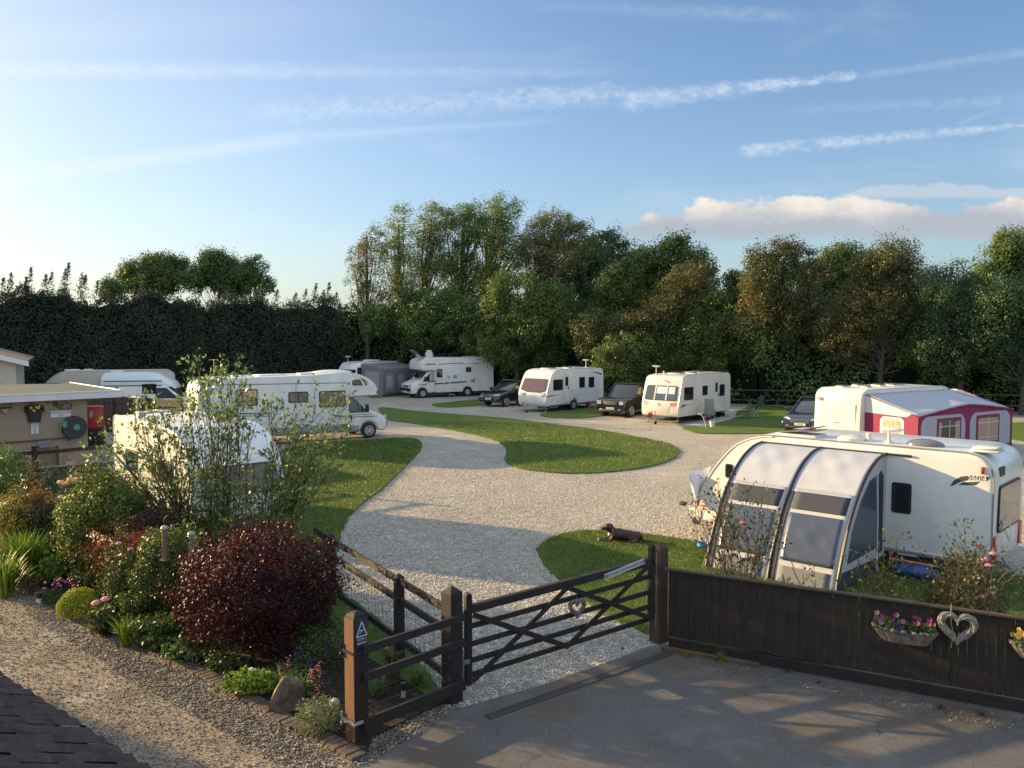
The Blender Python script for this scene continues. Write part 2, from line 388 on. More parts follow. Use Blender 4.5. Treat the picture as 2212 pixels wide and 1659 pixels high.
# ================================================================ ground materials
def ground_mat(name, layers, stones=None, bump=.5, rough=.9, cracks=False, patches=None, tracks=None):
    """layers: (colour dark, colour light, scale); stones: (scale, strength)"""
    m = bpy.data.materials.new(name); m.use_nodes = True; t = m.node_tree; b = t.nodes['Principled BSDF']
    b.inputs['Roughness'].default_value = rough; b.inputs['Specular IOR Level'].default_value = .2
    tcn = nd(t, 'ShaderNodeTexCoord'); obj = tcn.outputs['Object']
    def N(scale, d=6, r=.6, w=None):
        n = nd(t, 'ShaderNodeTexNoise'); n.inputs['Scale'].default_value = scale; n.inputs['Detail'].default_value = d; n.inputs['Roughness'].default_value = r
        t.links.new(obj, n.inputs['Vector']); return n.outputs['Fac']
    def ramp(f, a, b2, p0=.35, p1=.65):
        n = nd(t, 'ShaderNodeValToRGB'); e = n.color_ramp.elements; e[0].position = p0; e[1].position = p1
        e[0].color = (*a, 1); e[1].color = (*b2, 1); t.links.new(f, n.inputs[0]); return n.outputs[0]
    def mix(f, a, c2, mode='MIX'):
        n = nd(t, 'ShaderNodeMix', data_type='RGBA'); n.blend_type = mode
        if isinstance(f, float): n.inputs[0].default_value = f
        else: t.links.new(f, n.inputs[0])
        for i, x in ((6, a), (7, c2)):
            if isinstance(x, tuple): n.inputs[i].default_value = (*x, 1)
            else: t.links.new(x, n.inputs[i])
        return n.outputs[2]
    a, bb, s_ = layers[0]; c = ramp(N(s_), a, bb)
    for a, bb, s_, f in layers[1:]:
        c = mix(f, c, ramp(N(s_, 8, .7), a, bb), 'MIX')
    h = N(90, 6, .7)
    if stones:
        for s_, st, dk in stones:
            v = nd(t, 'ShaderNodeTexVoronoi'); v.inputs['Scale'].default_value = s_; t.links.new(obj, v.inputs['Vector'])
            hs = nd(t, 'ShaderNodeSeparateColor'); t.links.new(v.outputs['Color'], hs.inputs[0])
            g = ramp(hs.outputs[0], (dk,)*3, (1.28,)*3, .0, 1.0)
            c = mix(st, c, mix(1.0, c, g, 'MULTIPLY'))
            e = ramp(v.outputs['Distance'], (1,)*3, (.42,)*3, .35, .85)
            c = mix(st, c, mix(1.0, c, e, 'MULTIPLY'))
            mm = nd(t, 'ShaderNodeMath', operation='SUBTRACT'); t.links.new(h, mm.inputs[0]); t.links.new(v.outputs['Distance'], mm.inputs[1]); h = mm.outputs[0]
    if patches:
        for colr, s_, p0, p1, am in patches:
            f = ramp(N(s_, 7, .65), (0,)*3, (1,)*3, p0, p1)
            mu = nd(t, 'ShaderNodeMath', operation='MULTIPLY'); t.links.new(f, mu.inputs[0]); mu.inputs[1].default_value = am
            c = mix(mu.outputs[0], c, colr)
    if tracks:
        for (cx_, cy_, s_, am) in tracks:
            mp = nd(t, 'ShaderNodeMapping'); mp.inputs['Location'].default_value = (-cx_, -cy_, 0); t.links.new(obj, mp.inputs['Vector'])
            wv = nd(t, 'ShaderNodeTexWave', wave_type='RINGS', rings_direction='Z'); wv.inputs['Scale'].default_value = s_; wv.inputs['Distortion'].default_value = 3.5; wv.inputs['Detail'].default_value = 3; wv.inputs['Detail Scale'].default_value = .35; t.links.new(mp.outputs[0], wv.inputs['Vector'])
            f = mix(1.0, ramp(wv.outputs['Fac'], (0,)*3, (1,)*3, .80, .97), ramp(N(.16, 3), (0,)*3, (1,)*3, .42, .58), 'MULTIPLY')
            mu = nd(t, 'ShaderNodeMath', operation='MULTIPLY'); t.links.new(f, mu.inputs[0]); mu.inputs[1].default_value = am
            c = mix(mu.outputs[0], c, (.27,.24,.19))
    if cracks:
        wv = nd(t, 'ShaderNodeTexNoise'); wv.inputs['Scale'].default_value = 2.5; t.links.new(obj, wv.inputs['Vector'])
        ad = nd(t, 'ShaderNodeMixRGB'); ad.inputs[0].default_value = .22; t.links.new(obj, ad.inputs[1]); t.links.new(wv.outputs['Color'], ad.inputs[2])
        tot = None
        for s_, wd in ((1.0, .0045), (3.4, .006), (8.0, .012)):
            v = nd(t, 'ShaderNodeTexVoronoi', feature='DISTANCE_TO_EDGE'); v.inputs['Scale'].default_value = s_; t.links.new(ad.outputs[0], v.inputs['Vector'])
            k = ramp(v.outputs['Distance'], (1,)*3, (0,)*3, .0, wd)
            gate = ramp(N(.5 if s_ < 2 else .75, 3), (0,)*3, (.85,)*3, .52 if s_ < 5 else .56, .64)
            q = mix(1.0, k, gate, 'MULTIPLY')
            tot = q if tot is None else mix(1.0, tot, q, 'LIGHTEN')
        c = mix(tot, c, (.012, .012, .012))
    t.links.new(c, b.inputs['Base Color'])
    bp = nd(t, 'ShaderNodeBump'); bp.inputs['Strength'].default_value = bump; bp.inputs['Distance'].default_value = .03
    t.links.new(h, bp.inputs['Height']); t.links.new(bp.outputs[0], b.inputs['Normal'])
    return m
m_grass = ground_mat('lawn_grass', [((.060,.105,.018),(.095,.150,.026),1.2), ((.045,.085,.014),(.14,.19,.035),34,.5)], bump=.7, patches=[((.19,.185,.06),.55,.52,.74,.5), ((.03,.065,.012),1.9,.56,.78,.55), ((.15,.15,.05),6,.6,.8,.5)])
m_field = ground_mat('field_grass', [((.035,.07,.015),(.07,.12,.025),.3), ((.03,.06,.012),(.1,.15,.03),12,.4)])
m_gravel = ground_mat('pale_gravel', [((.46,.415,.335),(.65,.60,.50),.5), ((.36,.325,.27),(.78,.73,.63),26,.45)], stones=[(26,.75,.5),(55,.5,.6)], bump=.55,
                      patches=[((.30,.265,.21),.40,.50,.70,.50), ((.25,.22,.175),1.7,.58,.78,.45), ((.74,.69,.59),.75,.56,.76,.45)], tracks=[(4,31,.55,.55), (-3,46,.5,.4)])
m_asph = ground_mat('worn_asphalt', [((.090,.086,.083),(.135,.128,.122),.8), ((.055,.052,.050),(.19,.18,.17),55,.6)], bump=.25, cracks=True,
                    patches=[((.16,.155,.15),.42,.54,.57,.5), ((.125,.082,.045),.7,.50,.70,.8), ((.035,.035,.025),1.6,.60,.74,.6)])
m_lane = ground_mat('sandy_lane', [((.26,.205,.145),(.38,.31,.225),.9), ((.18,.145,.11),(.44,.38,.30),40,.5)], stones=[(34,.6,.35)], bump=.6,
                    patches=[((.10,.085,.068),1.1,.48,.62,.75), ((.14,.10,.05),2.4,.62,.75,.5), ((.42,.37,.29),.9,.58,.66,.6)])
m_soil = ground_mat('dark_soil', [((.022,.016,.012),(.05,.038,.028),2), ((.015,.011,.008),(.09,.075,.06),30,.5)], stones=[(30,.5,.3)], bump=.9)
m_drift = ground_mat('stone_drift', [((.22,.19,.15),(.36,.32,.27),2)], stones=[(34,.9,.3),(60,.5,.45)], bump=1.0)
def sheet(name, poly, z, m, edge=None, kind='structure', wob=0, seed=0, skirt=.0):
    """flat ground sheet from a world polygon; 'skirt' gives it a cut edge going down"""
    mb = MB(); rg = random.Random(seed); P = [(p[0]+rg.uniform(-wob, wob), p[1]+rg.uniform(-wob, wob)) for p in poly]; k = len(P)
    mb.add([(x, y, z) for x, y in P], [tuple(range(k))])
    if skirt: 
        mb.add([(x, y, z) for x, y in P]+[(x, y, z-skirt) for x, y in P], [(i, (i+1)%k, k+(i+1)%k, k+i) for i in range(k)])
    me = bpy.data.meshes.new(name); bm = bmesh.new(); vv = [bm.verts.new(p) for p in mb.v]
    for f in mb.f: bm.faces.new([vv[i] for i in f])
    bmesh.ops.remove_doubles(bm, verts=bm.verts, dist=1e-5); bmesh.ops.triangulate(bm, faces=[f for f in bm.faces if len(f.verts) > 4])
    for f in bm.faces:
        f.normal_update()
        if abs(f.normal.z) > .5 and f.normal.z < 0: f.normal_flip()
    bm.to_mesh(me); bm.free(); me.materials.append(m)
    o = bpy.data.objects.new(name, me); col.objects.link(o); o['kind'] = kind
    return o
def outline(pts, n=3, wob=.0, seed=0, closed=True):
    Q = smooth_line([(G(u, v).x, G(u, v).y) for u, v in pts], n, closed)
    rg = random.Random(seed); out = []
    for i, p in enumerate(Q if closed else Q[:-1]):
        q = Q[(i+1) % len(Q)]; d = math.dist(p, q); k = max(1, min(12, int(d/.18)))
        for j in range(k):
            t = j/k; out.append((p[0]*(1-t)+q[0]*t + rg.uniform(-wob, wob), p[1]*(1-t)+q[1]*t + rg.uniform(-wob, wob)))
    return out
sheet('field', [(-900,-60),(900,-60),(900,1500),(-900,1500)], -.03, m_field)
sheet('gravel_court', [(-1.6,9.5),(3.2,12.6),(9,11.5),(30,20),(34,60),(6,74),(-20,74),(-42,62),(-30,24),(-12,16),(-4.5,12)], 0, m_gravel)
# yard and lane in the foreground
yard = [G(748,1640), G(820,1575), G(890,1540), G(1000,1528), G(1090,1503), G(1180,1478), G(1270,1446), G(1345,1418), G(1402,1397), G(1432,1392), (2.6,13.35), (30,3), (30,-12), (-4,-12), (-3.2,7.5)]
sheet('asphalt_yard', [(p[0], p[1]) for p in yard], .004, m_asph, wob=.0)
edge = [(0,1243),(22,1256),(65,1281),(144,1332),(230,1375),(323,1414),(413,1457),(521,1515),(593,1558),(683,1601),(760,1645)]
E3 = [G(u, v) for u, v in edge]
lane = [(p.x, p.y) for p in E3] + [(-1.5,8.9), (-1.0,7.6), (-2.5,-12), (-60,-12), (-60,34), (-22,24.5)]
sheet('lane', lane, .009, m_lane)
# drifts of stones on the lane by the edging and by the yard
sheet('stone_drift', outline([(225,1400),(330,1440),(430,1490),(540,1545),(640,1600),(720,1650),(660,1659),(560,1620),(450,1560),(330,1500),(240,1450)], 2, .03, 4), .013, m_drift, wob=.03)
sheet('stone_drift', outline([(800,1575),(880,1535),(960,1520),(940,1545),(870,1600),(800,1640),(760,1655),(775,1610)], 2, .03, 5), .012, m_drift)
# planting bed between lane and lawn
bed = [(p.x+.15, p.y+.12) for p in E3][::-1] + [(-13,19), (-18,26), (-15.5,31.5), (-11,27), (-9,20.4), (-6.2,18.2), (-4.4,16.2), (-3.05,14.9), (-0.85,11.25), (-1.7,10.2)]
sheet('flower_bed', bed, .035, m_soil, skirt=.06)
# lawns
LZ = .045
lawnC = [(818,882),(860,884),(900,889),(1000,897),(1100,905),(1200,918),(1300,931),(1380,946),(1430,956),(1460,968),(1466,979),(1452,993),(1415,1006),(1360,1016),(1300,1022),(1240,1024),(1180,1021),(1130,1015),(1102,1006),(1090,992),(1095,977),(1088,963),(1058,949),(1000,935),(930,922),(870,912),(838,907)]
lawnL = [(640,966),(720,957),(835,949),(880,948),(905,953),(911,962),(905,978),(880,1005),(850,1035),(810,1070),(775,1095),(750,1125),(736,1158),(729,1185),(725,1215),(728,1250),(742,1285),(780,1314),(822,1348),(856,1382),(893,1420),(926,1462),(955,1505)]
pl = outline(lawnL, 3, .03, 1, False)
pl = pl + [(-1.05,11.25), (-2.3,12.9), (-3.3,14.8), (-4.9,16.4), (-6.6,18.3), (-7.0,19.4), (-9.4,22.2), (-11,26.5)]
lawnD = [(1158,1192),(1166,1180),(1185,1168),(1215,1156),(1260,1149),(1330,1150),(1400,1158),(1480,1170),(1530,1180)]
pd = outline(lawnD, 3, .03, 2, False) + [(4.3,19.4),(6,19.2),(9.5,17.5),(14,14.5),(22,10),(20,6),(2.62,13.42)] + outline([(1405,1375),(1370,1358),(1320,1340),(1285,1322),(1262,1300),(1228,1272),(1195,1243),(1168,1215)], 3, .03, 3, False)
strips = [('lawn', outline(lawnC, 3, .03, 7)), ('lawn', pl), ('lawn', pd)]
strips.append(('lawn', outline([(933,873.5),(945,879),(975,880.5),(1030,877),(1062,871),(1062,862),(1021,864.5),(980,868.5)], 2, .025, 8)))
strips.append(('lawn', outline([(1168,895.3),(1177,901),(1205,903.8),(1255,903.8),(1293,899.5),(1340,892),(1300,881),(1241,886.3),(1199,891.1)], 2, .025, 9)))
strips.append(('lawn', outline([(788,850.5),(802,860),(830,858.5),(852,856),(852,848),(800,848)], 2, .025, 10)))
strips.append(('lawn', outline([(1473,924.3),(1491,933),(1522,937.6),(1624,937.5),(1720,936),(1790,934),(1800,905),(1740,885),(1640,876),(1600,886),(1587,898),(1522,915)], 2, .025, 11)))
strips.append(('lawn', [(21.6,34),(23,38),(22,44),(40,52),(46,30),(30,26)]))
m_edge = m_grass
for i, (nme, P_) in enumerate(strips):
    sheet(nme, P_, LZ, m_grass, skirt=.075)
# paving slabs beside the cream caravan and tyre-worn slab strip under the left coachbuilt motorhome
m_slab = mat('concrete_slab', (.36,.35,.33), .85, var=.3, bump=.3)
mb = MB(); a = G(1587,899); b = G(1500,922)
mb.box(((a.x+b.x)/2, (a.y+b.y)/2, .03), ((a-b).length, .9, .05), rz=math.atan2(a.y-b.y, a.x-b.x)); 
tag(mb.build('paving_slabs', m_slab, bevel=.01), 'pale concrete slab path beside the cream caravan and its folding chair', 'path')
# real grass blades on the lawns near the camera: uncountable
def inside(P, poly):
    x, y = P[:,0], P[:,1]; r = np.zeros(len(P), bool); j = len(poly)-1
    for i in range(len(poly)):
        xi, yi = poly[i]; xj, yj = poly[j]
        c_ = ((yi > y) != (yj > y)) & (x < (xj-xi)*(y-yi)/(yj-yi+1e-12)+xi); r ^= c_; j = i
    return r
def blades(name, poly, bbox, n, size, m, seed, zb=LZ, ymax=None):
    rg = np.random.default_rng(seed); P = np.column_stack([rg.uniform(bbox[0], bbox[1], n), rg.uniform(bbox[2], bbox[3], n)])
    P = P[inside(P, poly)]; keep = rg.random(len(P)) < np.clip((16/np.maximum(P[:,1], 1))**1.6, .06, 1); P = P[keep]
    s_ = size*np.clip(P[:,1]/15, .8, 2.2)
    P3 = np.column_stack([P, np.full(len(P), zb)+s_*.35])
    D = np.tile([0,0,1.0], (len(P),1)) + rg.normal(size=(len(P),3))*.35
    o = leaf_mesh(name, P3, s_, m, N=rg.normal(size=(len(P),3))*[1,1,.2], aspect=.16, seed=seed, D=D)
    return tag(o, kind='stuff')
m_blade = leafmat('grass_blades', (.065,.115,.018), (.12,.175,.026), (.21,.21,.07), scale=.8, trans=.3)
tag(blades('grass', pd, (-1,14,9,21), 210000, .05, m_blade, 3), 'short green grass blades of the lawn around the dog', 'grass')
tag(blades('grass', pl, (-12,0,10.5,44), 330000, .05, m_blade, 4), 'short green grass blades of the lawn left of the gravel', 'grass')
tag(blades('grass', strips[0][1], (-10,14,22,46), 260000, .05, m_blade, 5), 'short green grass blades of the island lawn', 'grass')
# brick edging: soldier course of brown bricks along the lane
m_brick = mat('edging_brick', (.12,.082,.06), .85, var=.45, vscale=5, bump=.5, color2=(.055,.042,.035))
mb = MB(); rg = random.Random(5)
Q = smooth_line([(p.x, p.y) for p in E3], 12)
acc_d = 0; step = .112
for i in range(len(Q)-1):
    p, q = Vector(Q[i]), Vector(Q[i+1]); L = (q-p).length; d = (q-p)/L
    while acc_d < L:
        c_ = p + d*acc_d; nrm = Vector((-d.y, d.x)); c_ = c_ + nrm*rg.uniform(.085, .105)
        mb.box((c_.x, c_.y, .012+rg.uniform(0,.012)), (.098, .215, .07), rz=math.atan2(d.y, d.x)+rg.uniform(-.03,.03), ry=rg.uniform(-.02,.02)); acc_d += step
    acc_d -= L
tag(mb.build('brick_edging', m_brick, bevel=.006, seg=1), 'row of brown edging bricks between sandy lane and flower bed', 'edging')
# slot drain across the gateway
a, b = G(1052,1551), G(1448,1411); d = (b-a).normalized(); L = (b-a).length; n_ = Vector((-d.y, d.x, 0))
dr = thing('drain_channel', 'long grated drainage channel set in the tarmac before the gate', 'drain', a, math.atan2(d.y, d.x))
mb = MB(); mb.box((L/2, 0, .007), (L, .14, .008)); mb.build('trough', mat('drain_dark', (.02,.02,.02), .8), dr, smooth=0)
mb = MB()
for k in range(int(L/.03)): mb.box((.015+k*.03, 0, .016), (.014, .12, .01))
mb.box((L/2, .066, .016), (L, .012, .012)); mb.box((L/2, -.066, .016), (L, .012, .012))
mb.build('grating', mat('drain_metal', (.12,.115,.105), .6, metal=.5), dr, smooth=0)
# ================================================================ vehicles
def Z(x0, y0, s): return lambda x, y: ((x0+x/s)/1.4467, (y0+y/s)/1.4467)
zA, zB, zC, zD, zE, zF = Z(0,1000,3.16), Z(500,1050,2.949), Z(1000,1050,3.687), Z(1450,1100,2.458), Z(2400,1150,2.765), Z(2050,1300,1.9235)
zH1, zH2, zH3, zN, zL = Z(1200,1100,7.373), Z(2000,1150,7.373), Z(1600,1140,7.373), Z(2650,1350,3.016), Z(0,1250,8.193)
m_white = mat('caravan_white', (.76,.76,.74), .34, coat=.25, color2=(.64,.63,.59), vscale=1.1, stretch=(1,1,.45))
m_cream = mat('caravan_cream', (.74,.70,.62), .36, coat=.25, color2=(.62,.58,.49), vscale=1.1, stretch=(1,1,.45))
m_grey = mat('grey_trim', (.30,.31,.33), .45)
m_skirt = mat('grey_skirt', (.22,.24,.26), .45)
m_alu = mat('aluminium_trim', (.55,.55,.56), .35, metal=.8)
m_chrome = mat('chrome', (.75,.76,.78), .15, metal=1)
m_black = mat('black_plastic', (.018,.018,.02), .5)
m_rub = mat('tyre_rubber', (.022,.022,.023), .85)
m_glass = mat('dark_glass', (.018,.02,.022), .06, spec=.8, coat=.6)
m_glassb = mat('blue_glass', (.06,.075,.09), .05, spec=.8, coat=.6)
m_glassv = mat('tinted_screen', (.10,.065,.08), .18, spec=.6, coat=.3)
m_blind = mat('white_blind', (.62,.64,.72), .8)
m_red = mat('lamp_red', (.45,.02,.02), .2, coat=.6)
m_orange = mat('lamp_orange', (.7,.16,.03), .25, coat=.5)
m_lamp = mat('headlamp', (.62,.66,.68), .12, metal=.4, coat=.8)
m_plate = mat('plate_white', (.72,.72,.68), .5)
m_ink = mat('ink_black', (.02,.02,.025), .6)
m_green = mat('decal_green', (.03,.085,.08), .4)
m_navy = mat('decal_navy', (.03,.045,.07), .4)
m_seam = mat('panel_seam', (.33,.33,.33), .6)
def place(corner, ang, L, W, sx, sy):
    c, s = math.cos(ang), math.sin(ang)
    ox, oy = sx*L/2, sy*W/2
    return (corner[0] - (ox*c - oy*s), corner[1] - (ox*s + oy*c), 0)
def loc_ray(rt, u, v):
    M = (Matrix.Translation(rt.location) @ Matrix.Rotation(rt.rotation_euler.z, 4, 'Z')).inverted()
    o = M @ Vector((0,0,HC)); d = M.to_3x3() @ ray(u, v); return o, d
def on_y(rt, y0, uv):
    o, d = loc_ray(rt, *uv); t = (y0-o.y)/d.y; p = o+d*t; return (p.x, p.z)
def on_x(rt, x0, uv):
    o, d = loc_ray(rt, *uv); t = (x0-o.x)/d.x; p = o+d*t; return (p.y, p.z)
def on_z(rt, z0, uv):
    o, d = loc_ray(rt, *uv); t = (z0-o.z)/d.z; p = o+d*t; return (p.x, p.y)
def win_poly(parent, poly, O, U, V, N, name='window', fr=.045, fm=None, pm=None, th=.014, r=.06):
    """a window: rounded frame with its pane as child"""
    mb = MB(); P = rpoly(poly, r); mb.prism(P, O, U, V, N, th, -.01)
    f = mb.build(name, fm or m_black, parent, smooth=0)
    cx = sum(p[0] for p in poly)/len(poly); cz = sum(p[1] for p in poly)/len(poly)
    w_ = max(p[0] for p in poly)-min(p[0] for p in poly); h_ = max(p[1] for p in poly)-min(p[1] for p in poly)
    kx, kz = 1-2*fr/w_, 1-2*fr/h_
    mb = MB(); mb.prism([(cx+(x-cx)*kx, cz+(z-cz)*kz) for x, z in P], O, U, V, N, th+.008, 0)
    mb.build('pane', pm or m_glass, f, smooth=0); return f
def side_win(rt, s, W, a, b, **k):
    """window between two zoomed picture corners on the side plane"""
    y0 = s*W/2; (x0, z1), (x1, z0) = on_y(rt, y0, a), on_y(rt, y0, b)
    x0, x1 = sorted((x0, x1)); z0, z1 = sorted((z0, z1))
    return win_poly(rt, [(x0,z0),(x1,z0),(x1,z1),(x0,z1)], (0,y0,0), (1,0,0), (0,0,1), (0,s,0), **k)
def side_decal(rt, s, W, polys, m, name='decal', th=.004):
    y0 = s*W/2; mb = MB()
    for P in polys: mb.prism([on_y(rt, y0, p) for p in P], (0,y0,0), (1,0,0), (0,0,1), (0,s,0), th, -.003)
    return mb.build(name, m, rt, smooth=0)
def wheel(rt, x, y, r=.33, w=.2, s=1, rim=None, spokes=0):
    mb = MB(); mb.tube([(x,y-w/2,r),(x,y-w/2+.03,r),(x,y+w/2-.03,r),(x,y+w/2,r)], [r*.93,r,r,r*.93], 28)
    t = mb.build('wheel', m_rub, rt)
    yo = y+s*(w/2+.002); mb = MB(); rr_ = r*.62
    if spokes:
        mb.ring((x,yo,r), rr_*.93, .022, 'Y', 28, 6)
        for k in range(spokes):
            a = 2*math.pi*k/spokes; mb.beam((x,yo,r), (x+rr_*.93*math.cos(a), yo, r+rr_*.93*math.sin(a)), .03, r*.17)
        mb.cyl((x,yo,r), r*.13, .05, 'Y'); mb.build('rim', rim or m_alu, t)
    else:
        mb.cyl((x,yo,r), rr_, .03, 'Y', 28); mb.cyl((x,yo+s*.018,r), rr_*.4, .03, 'Y', 16)
        for k in range(10):
            a = 2*math.pi*k/10; mb.cyl((x+rr_*.68*math.cos(a), yo+s*.012, r+rr_*.68*math.sin(a)), r*.06, .014, 'Y', 8)
        mb.build('rim', rim or mat('steel_rim', (.33,.34,.35), .45, metal=.3), t)
    return t
def arch(xc, r, z0, n=12):
    """points of a wheel arch, front to rear, at the bottom edge z0"""
    zc = .34; h = max(0.0, z0-zc); a0 = math.asin(min(.9, h/r)) if z0 > zc else -math.asin(min(.9, (zc-z0)/r))
    return [(xc + r*math.cos(a0+(math.pi-2*a0)*i/n), zc + r*math.sin(a0+(math.pi-2*a0)*i/n)) for i in range(n+1)]
def body_from_profile(rt, name, prof, W, m, bevel=.05, arches=(), z0=.38, seg=3, bang=50):
    """prof: closed outline from rear bottom going UP over the roof to front bottom (x,z); arches cut into the bottom"""
    P = list(prof); low = []
    for xc, r in sorted(arches, reverse=True): low += arch(xc, r, z0)
    mb = MB(); mb.prism(P + low, (0,-W/2,0), (1,0,0), (0,0,1), (0,1,0), W)
    return mb.build(name, m, rt, bevel=bevel, seg=seg, bang=bang, smooth=32)
def caravan_prof(L, front, rear, z0=.38):
    f = [(L/2+dx, z) for dx, z in front]; r = [(-L/2+dx, z) for dx, z in rear]
    return smooth_line(r, 3) + smooth_line(f[::-1], 3)
FRONT_MOD = [(-.13,.38),(-.02,.55),(0,.9),(-.07,1.25),(-.33,1.85),(-.55,2.25),(-.85,2.50),(-1.4,2.60)]
REAR_MOD = [(.06,.38),(.0,.6),(0,1.2),(.02,2.2),(.10,2.48),(.35,2.60)]
def rooflight(rt, x, y, z, lx, ly, h=.09, m=None, rz=0, dome=True):
    mb = MB(); mb.box((x,y,z+h*.25), (lx,ly,h*.6), rz); 
    o = mb.build('roof_light', m or m_cream, rt, bevel=.02)
    if dome: mb = MB(); mb.box((x,y,z+h*.75), (lx*.86,ly*.86,h*.7), rz); mb.build('dome', mat('smoked_dome', (.12,.125,.13), .15, coat=.5), o, bevel=.04, seg=3)
    return o
def tv_aerial(rt, x, y, z, h=.35):
    mb = MB(); mb.cyl((x,y,z+h/2), .022, h, n=10); mb.cyl((x,y,z+.03), .06, .05, n=12); mb.lathe([(.02,h-.02),(.2,h+.03),(.24,h+.06),(.18,h+.09),(.02,h+.10)], (x,y,z), 20)
    return mb.build('roof_aerial', m_cream, rt)
def hitch(rt, L, reach=1.15, cover=None):
    x = L/2; mb = MB()
    for s in (-1,1): mb.beam((x-.6,s*.62,.36), (x+reach-.25,s*.05,.40), .05, .09)
    mb.beam((x+reach-.45,0,.40),(x+reach,0,.43),.07,.08); mb.build('drawbar', mat('galvanised', (.35,.36,.37), .5, metal=.6), rt)
    mb = MB(); mb.box((x+reach-.02,0,.46),(.2,.09,.1)); mb.beam((x+reach-.25,.0,.48),(x+reach-.42,0,.72),.035,.04)
    mb.build('coupling', m_black, rt, bevel=.015)
    mb = MB(); mb.cyl((x+reach-.45,.14,.42), .028, .62, n=10); mb.beam((x+reach-.45,.14,.74),(x+reach-.58,.14,.74),.02,.02); mb.box((x+reach-.47,.14,.13),(.12,.05,.14))
    o = mb.build('jockey_stand', m_grey, rt); mb = MB(); mb.cyl((x+reach-.50,.14,.1), .10, .06, 'Y', 20); mb.build('jockey_wheel', m_rub, o)
def steadies(rt, L, W):
    mb = MB()
    for sx_ in (-1,1):
        for sy_ in (-1,1):
            mb.beam((sx_*(L/2-.45), sy_*(W/2-.25), .40), (sx_*(L/2-.2), sy_*(W/2-.25), .03), .035, .035); mb.box((sx_*(L/2-.2), sy_*(W/2-.25), .02), (.14,.1,.03))
    mb.build('corner_steady', m_grey, rt)
def underside(rt, L, W, z=.37):
    mb = MB(); mb.box((0,0,z-.03), (L*.9, W*.86, .05)); mb.box((0,0,z-.1), (L*.8,.1,.12)); mb.cyl((0,0,.3), .035, W*.8, 'Y')
    mb.build('chassis', m_black, rt, smooth=0)
def skirt_rail(rt, s, W, x0, x1, z, h=.07, m=None):
    mb = MB(); mb.box(((x0+x1)/2, s*(W/2+.006), z), (x1-x0, .03, h)); return mb.build('skirt_rail', m or m_alu, rt, bevel=.01)
def front_frame(prof, xa, xb):
    pass
def slope_plane(L, z_lo, x_lo, z_hi, x_hi):
    """sloping front plane: origin at the lower centre, U to the viewer's right, V up the slope, N outward (front = +x)"""
    O = Vector((L/2+x_lo, 0, z_lo)); V = (Vector((L/2+x_hi, 0, z_hi)) - O); H_ = V.length; V.normalize(); U = Vector((0,1,0)); N = U.cross(V)
    if N.x < 0: N = -N
    return O, U, V, N, H_
def edge_trim(rt, prof, W, s, m=None, r=.018, name='edge_trim', i0=0, i1=None):
    mb = MB(); P = prof[i0:i1]; mb.tube([(x, s*(W/2-.012), z) for x, z in P], r, 6); return mb.build(name, m or m_alu, rt)
def door(rt, s, W, a, b, wa=None, wb=None, hz=None):
    y0 = s*W/2; (x0, z1), (x1, z0) = on_y(rt, y0, a), on_y(rt, y0, b); x0, x1 = sorted((x0,x1)); z0, z1 = sorted((z0,z1))
    mb = MB(); mb.prism(rr(x0-.02,z0-.02,x1+.02,z1+.02,.09), (0,y0,0), (1,0,0), (0,0,1), (0,s,0), .004, -.01); d = mb.build('door', m_seam, rt, smooth=0)
    mb = MB(); mb.prism(rr(x0,z0,x1,z1,.08), (0,y0,0), (1,0,0), (0,0,1), (0,s,0), .012, -.01); mb.build('door_panel', rt_mat(rt), d, smooth=0)
    if wa: 
        w_ = side_win(rt, s, W, wa, wb, name='door_window', fr=.03, th=.022); w_.parent = d
    mb = MB(); mb.box((x0+.08, y0+s*.03, (z0+z1)/2+.05), (.06,.035,.16)); mb.build('handle', m_black, d, bevel=.01)
    return d
def rt_mat(rt): return m_cream if rt.get('_cream') else m_white

m_ventw = mat('vent_grille', (.42,.42,.41), .6)
def side_fit(rt, s, W, L, xs, z_seam=None):
    """fridge vents, lock, seam and rail that break up the side panel"""
    y0 = s*(W/2+.004)
    for x in xs:
        for z in (1.22, .72):
            mb = MB(); mb.box((x, y0, z), (.34,.014,.20))
            v = mb.build('fridge_vent', rt_mat(rt), rt, bevel=.004, seg=1); mb = MB()
            for k in range(4): mb.box((x, y0+s*.008, z-.066+.044*k), (.29,.008,.014))
            mb.build('louvres', m_seam, v, smooth=0)
    mb = MB(); mb.box((-.6 if L > 5.5 and s < 0 else 0, y0, .98), (L*.93,.006,.010)); mb.build('panel_joint', m_seam, rt, smooth=0)
    for x in (-L*.32, L*.31): mb = MB(); mb.cyl((x, y0, .66), .035, .03, 'Y', 12); mb.build('filler_cap', m_grey, rt)
# ---- white twin-window caravan, centre
L, W = 5.85, 2.3; ang = math.atan2(-.74,-.67)
t = thing('touring_caravan', 'white caravan with wide tinted front window between dark people carrier and black off-roader', 'caravan', place((2.08,52.12), ang, L, W, 1, 1), ang, 'touring caravans parked on the site')
P1 = caravan_prof(L, FRONT_MOD, REAR_MOD)
wx, _ = on_y(t, W/2, zH3(1435, 990))
body_from_profile(t, 'body', P1, W, m_white, .06, [(wx,.40)])
for a, b in (((950,345),(1170,580)), ((1550,285),(1675,520)), ((1768,285),(1890,515))): side_win(t, 1, W, zH3(*a), zH3(*b), fr=.03)
door(t, 1, W, zH3(1200,235), zH3(1308,862), zH3(1228,278), zH3(1290,483))
O, U, V, N, H_ = slope_plane(L, 1.22, -.045, 2.05, -.43)
f = win_poly(t, [(-1.0,.12),(-.55,0),(.55,0),(1.0,.12),(.93,H_-.02),(-.93,H_-.02)], O, U, V, N, 'front_window', pm=m_glassv, th=.05, r=.1)
mb = MB()
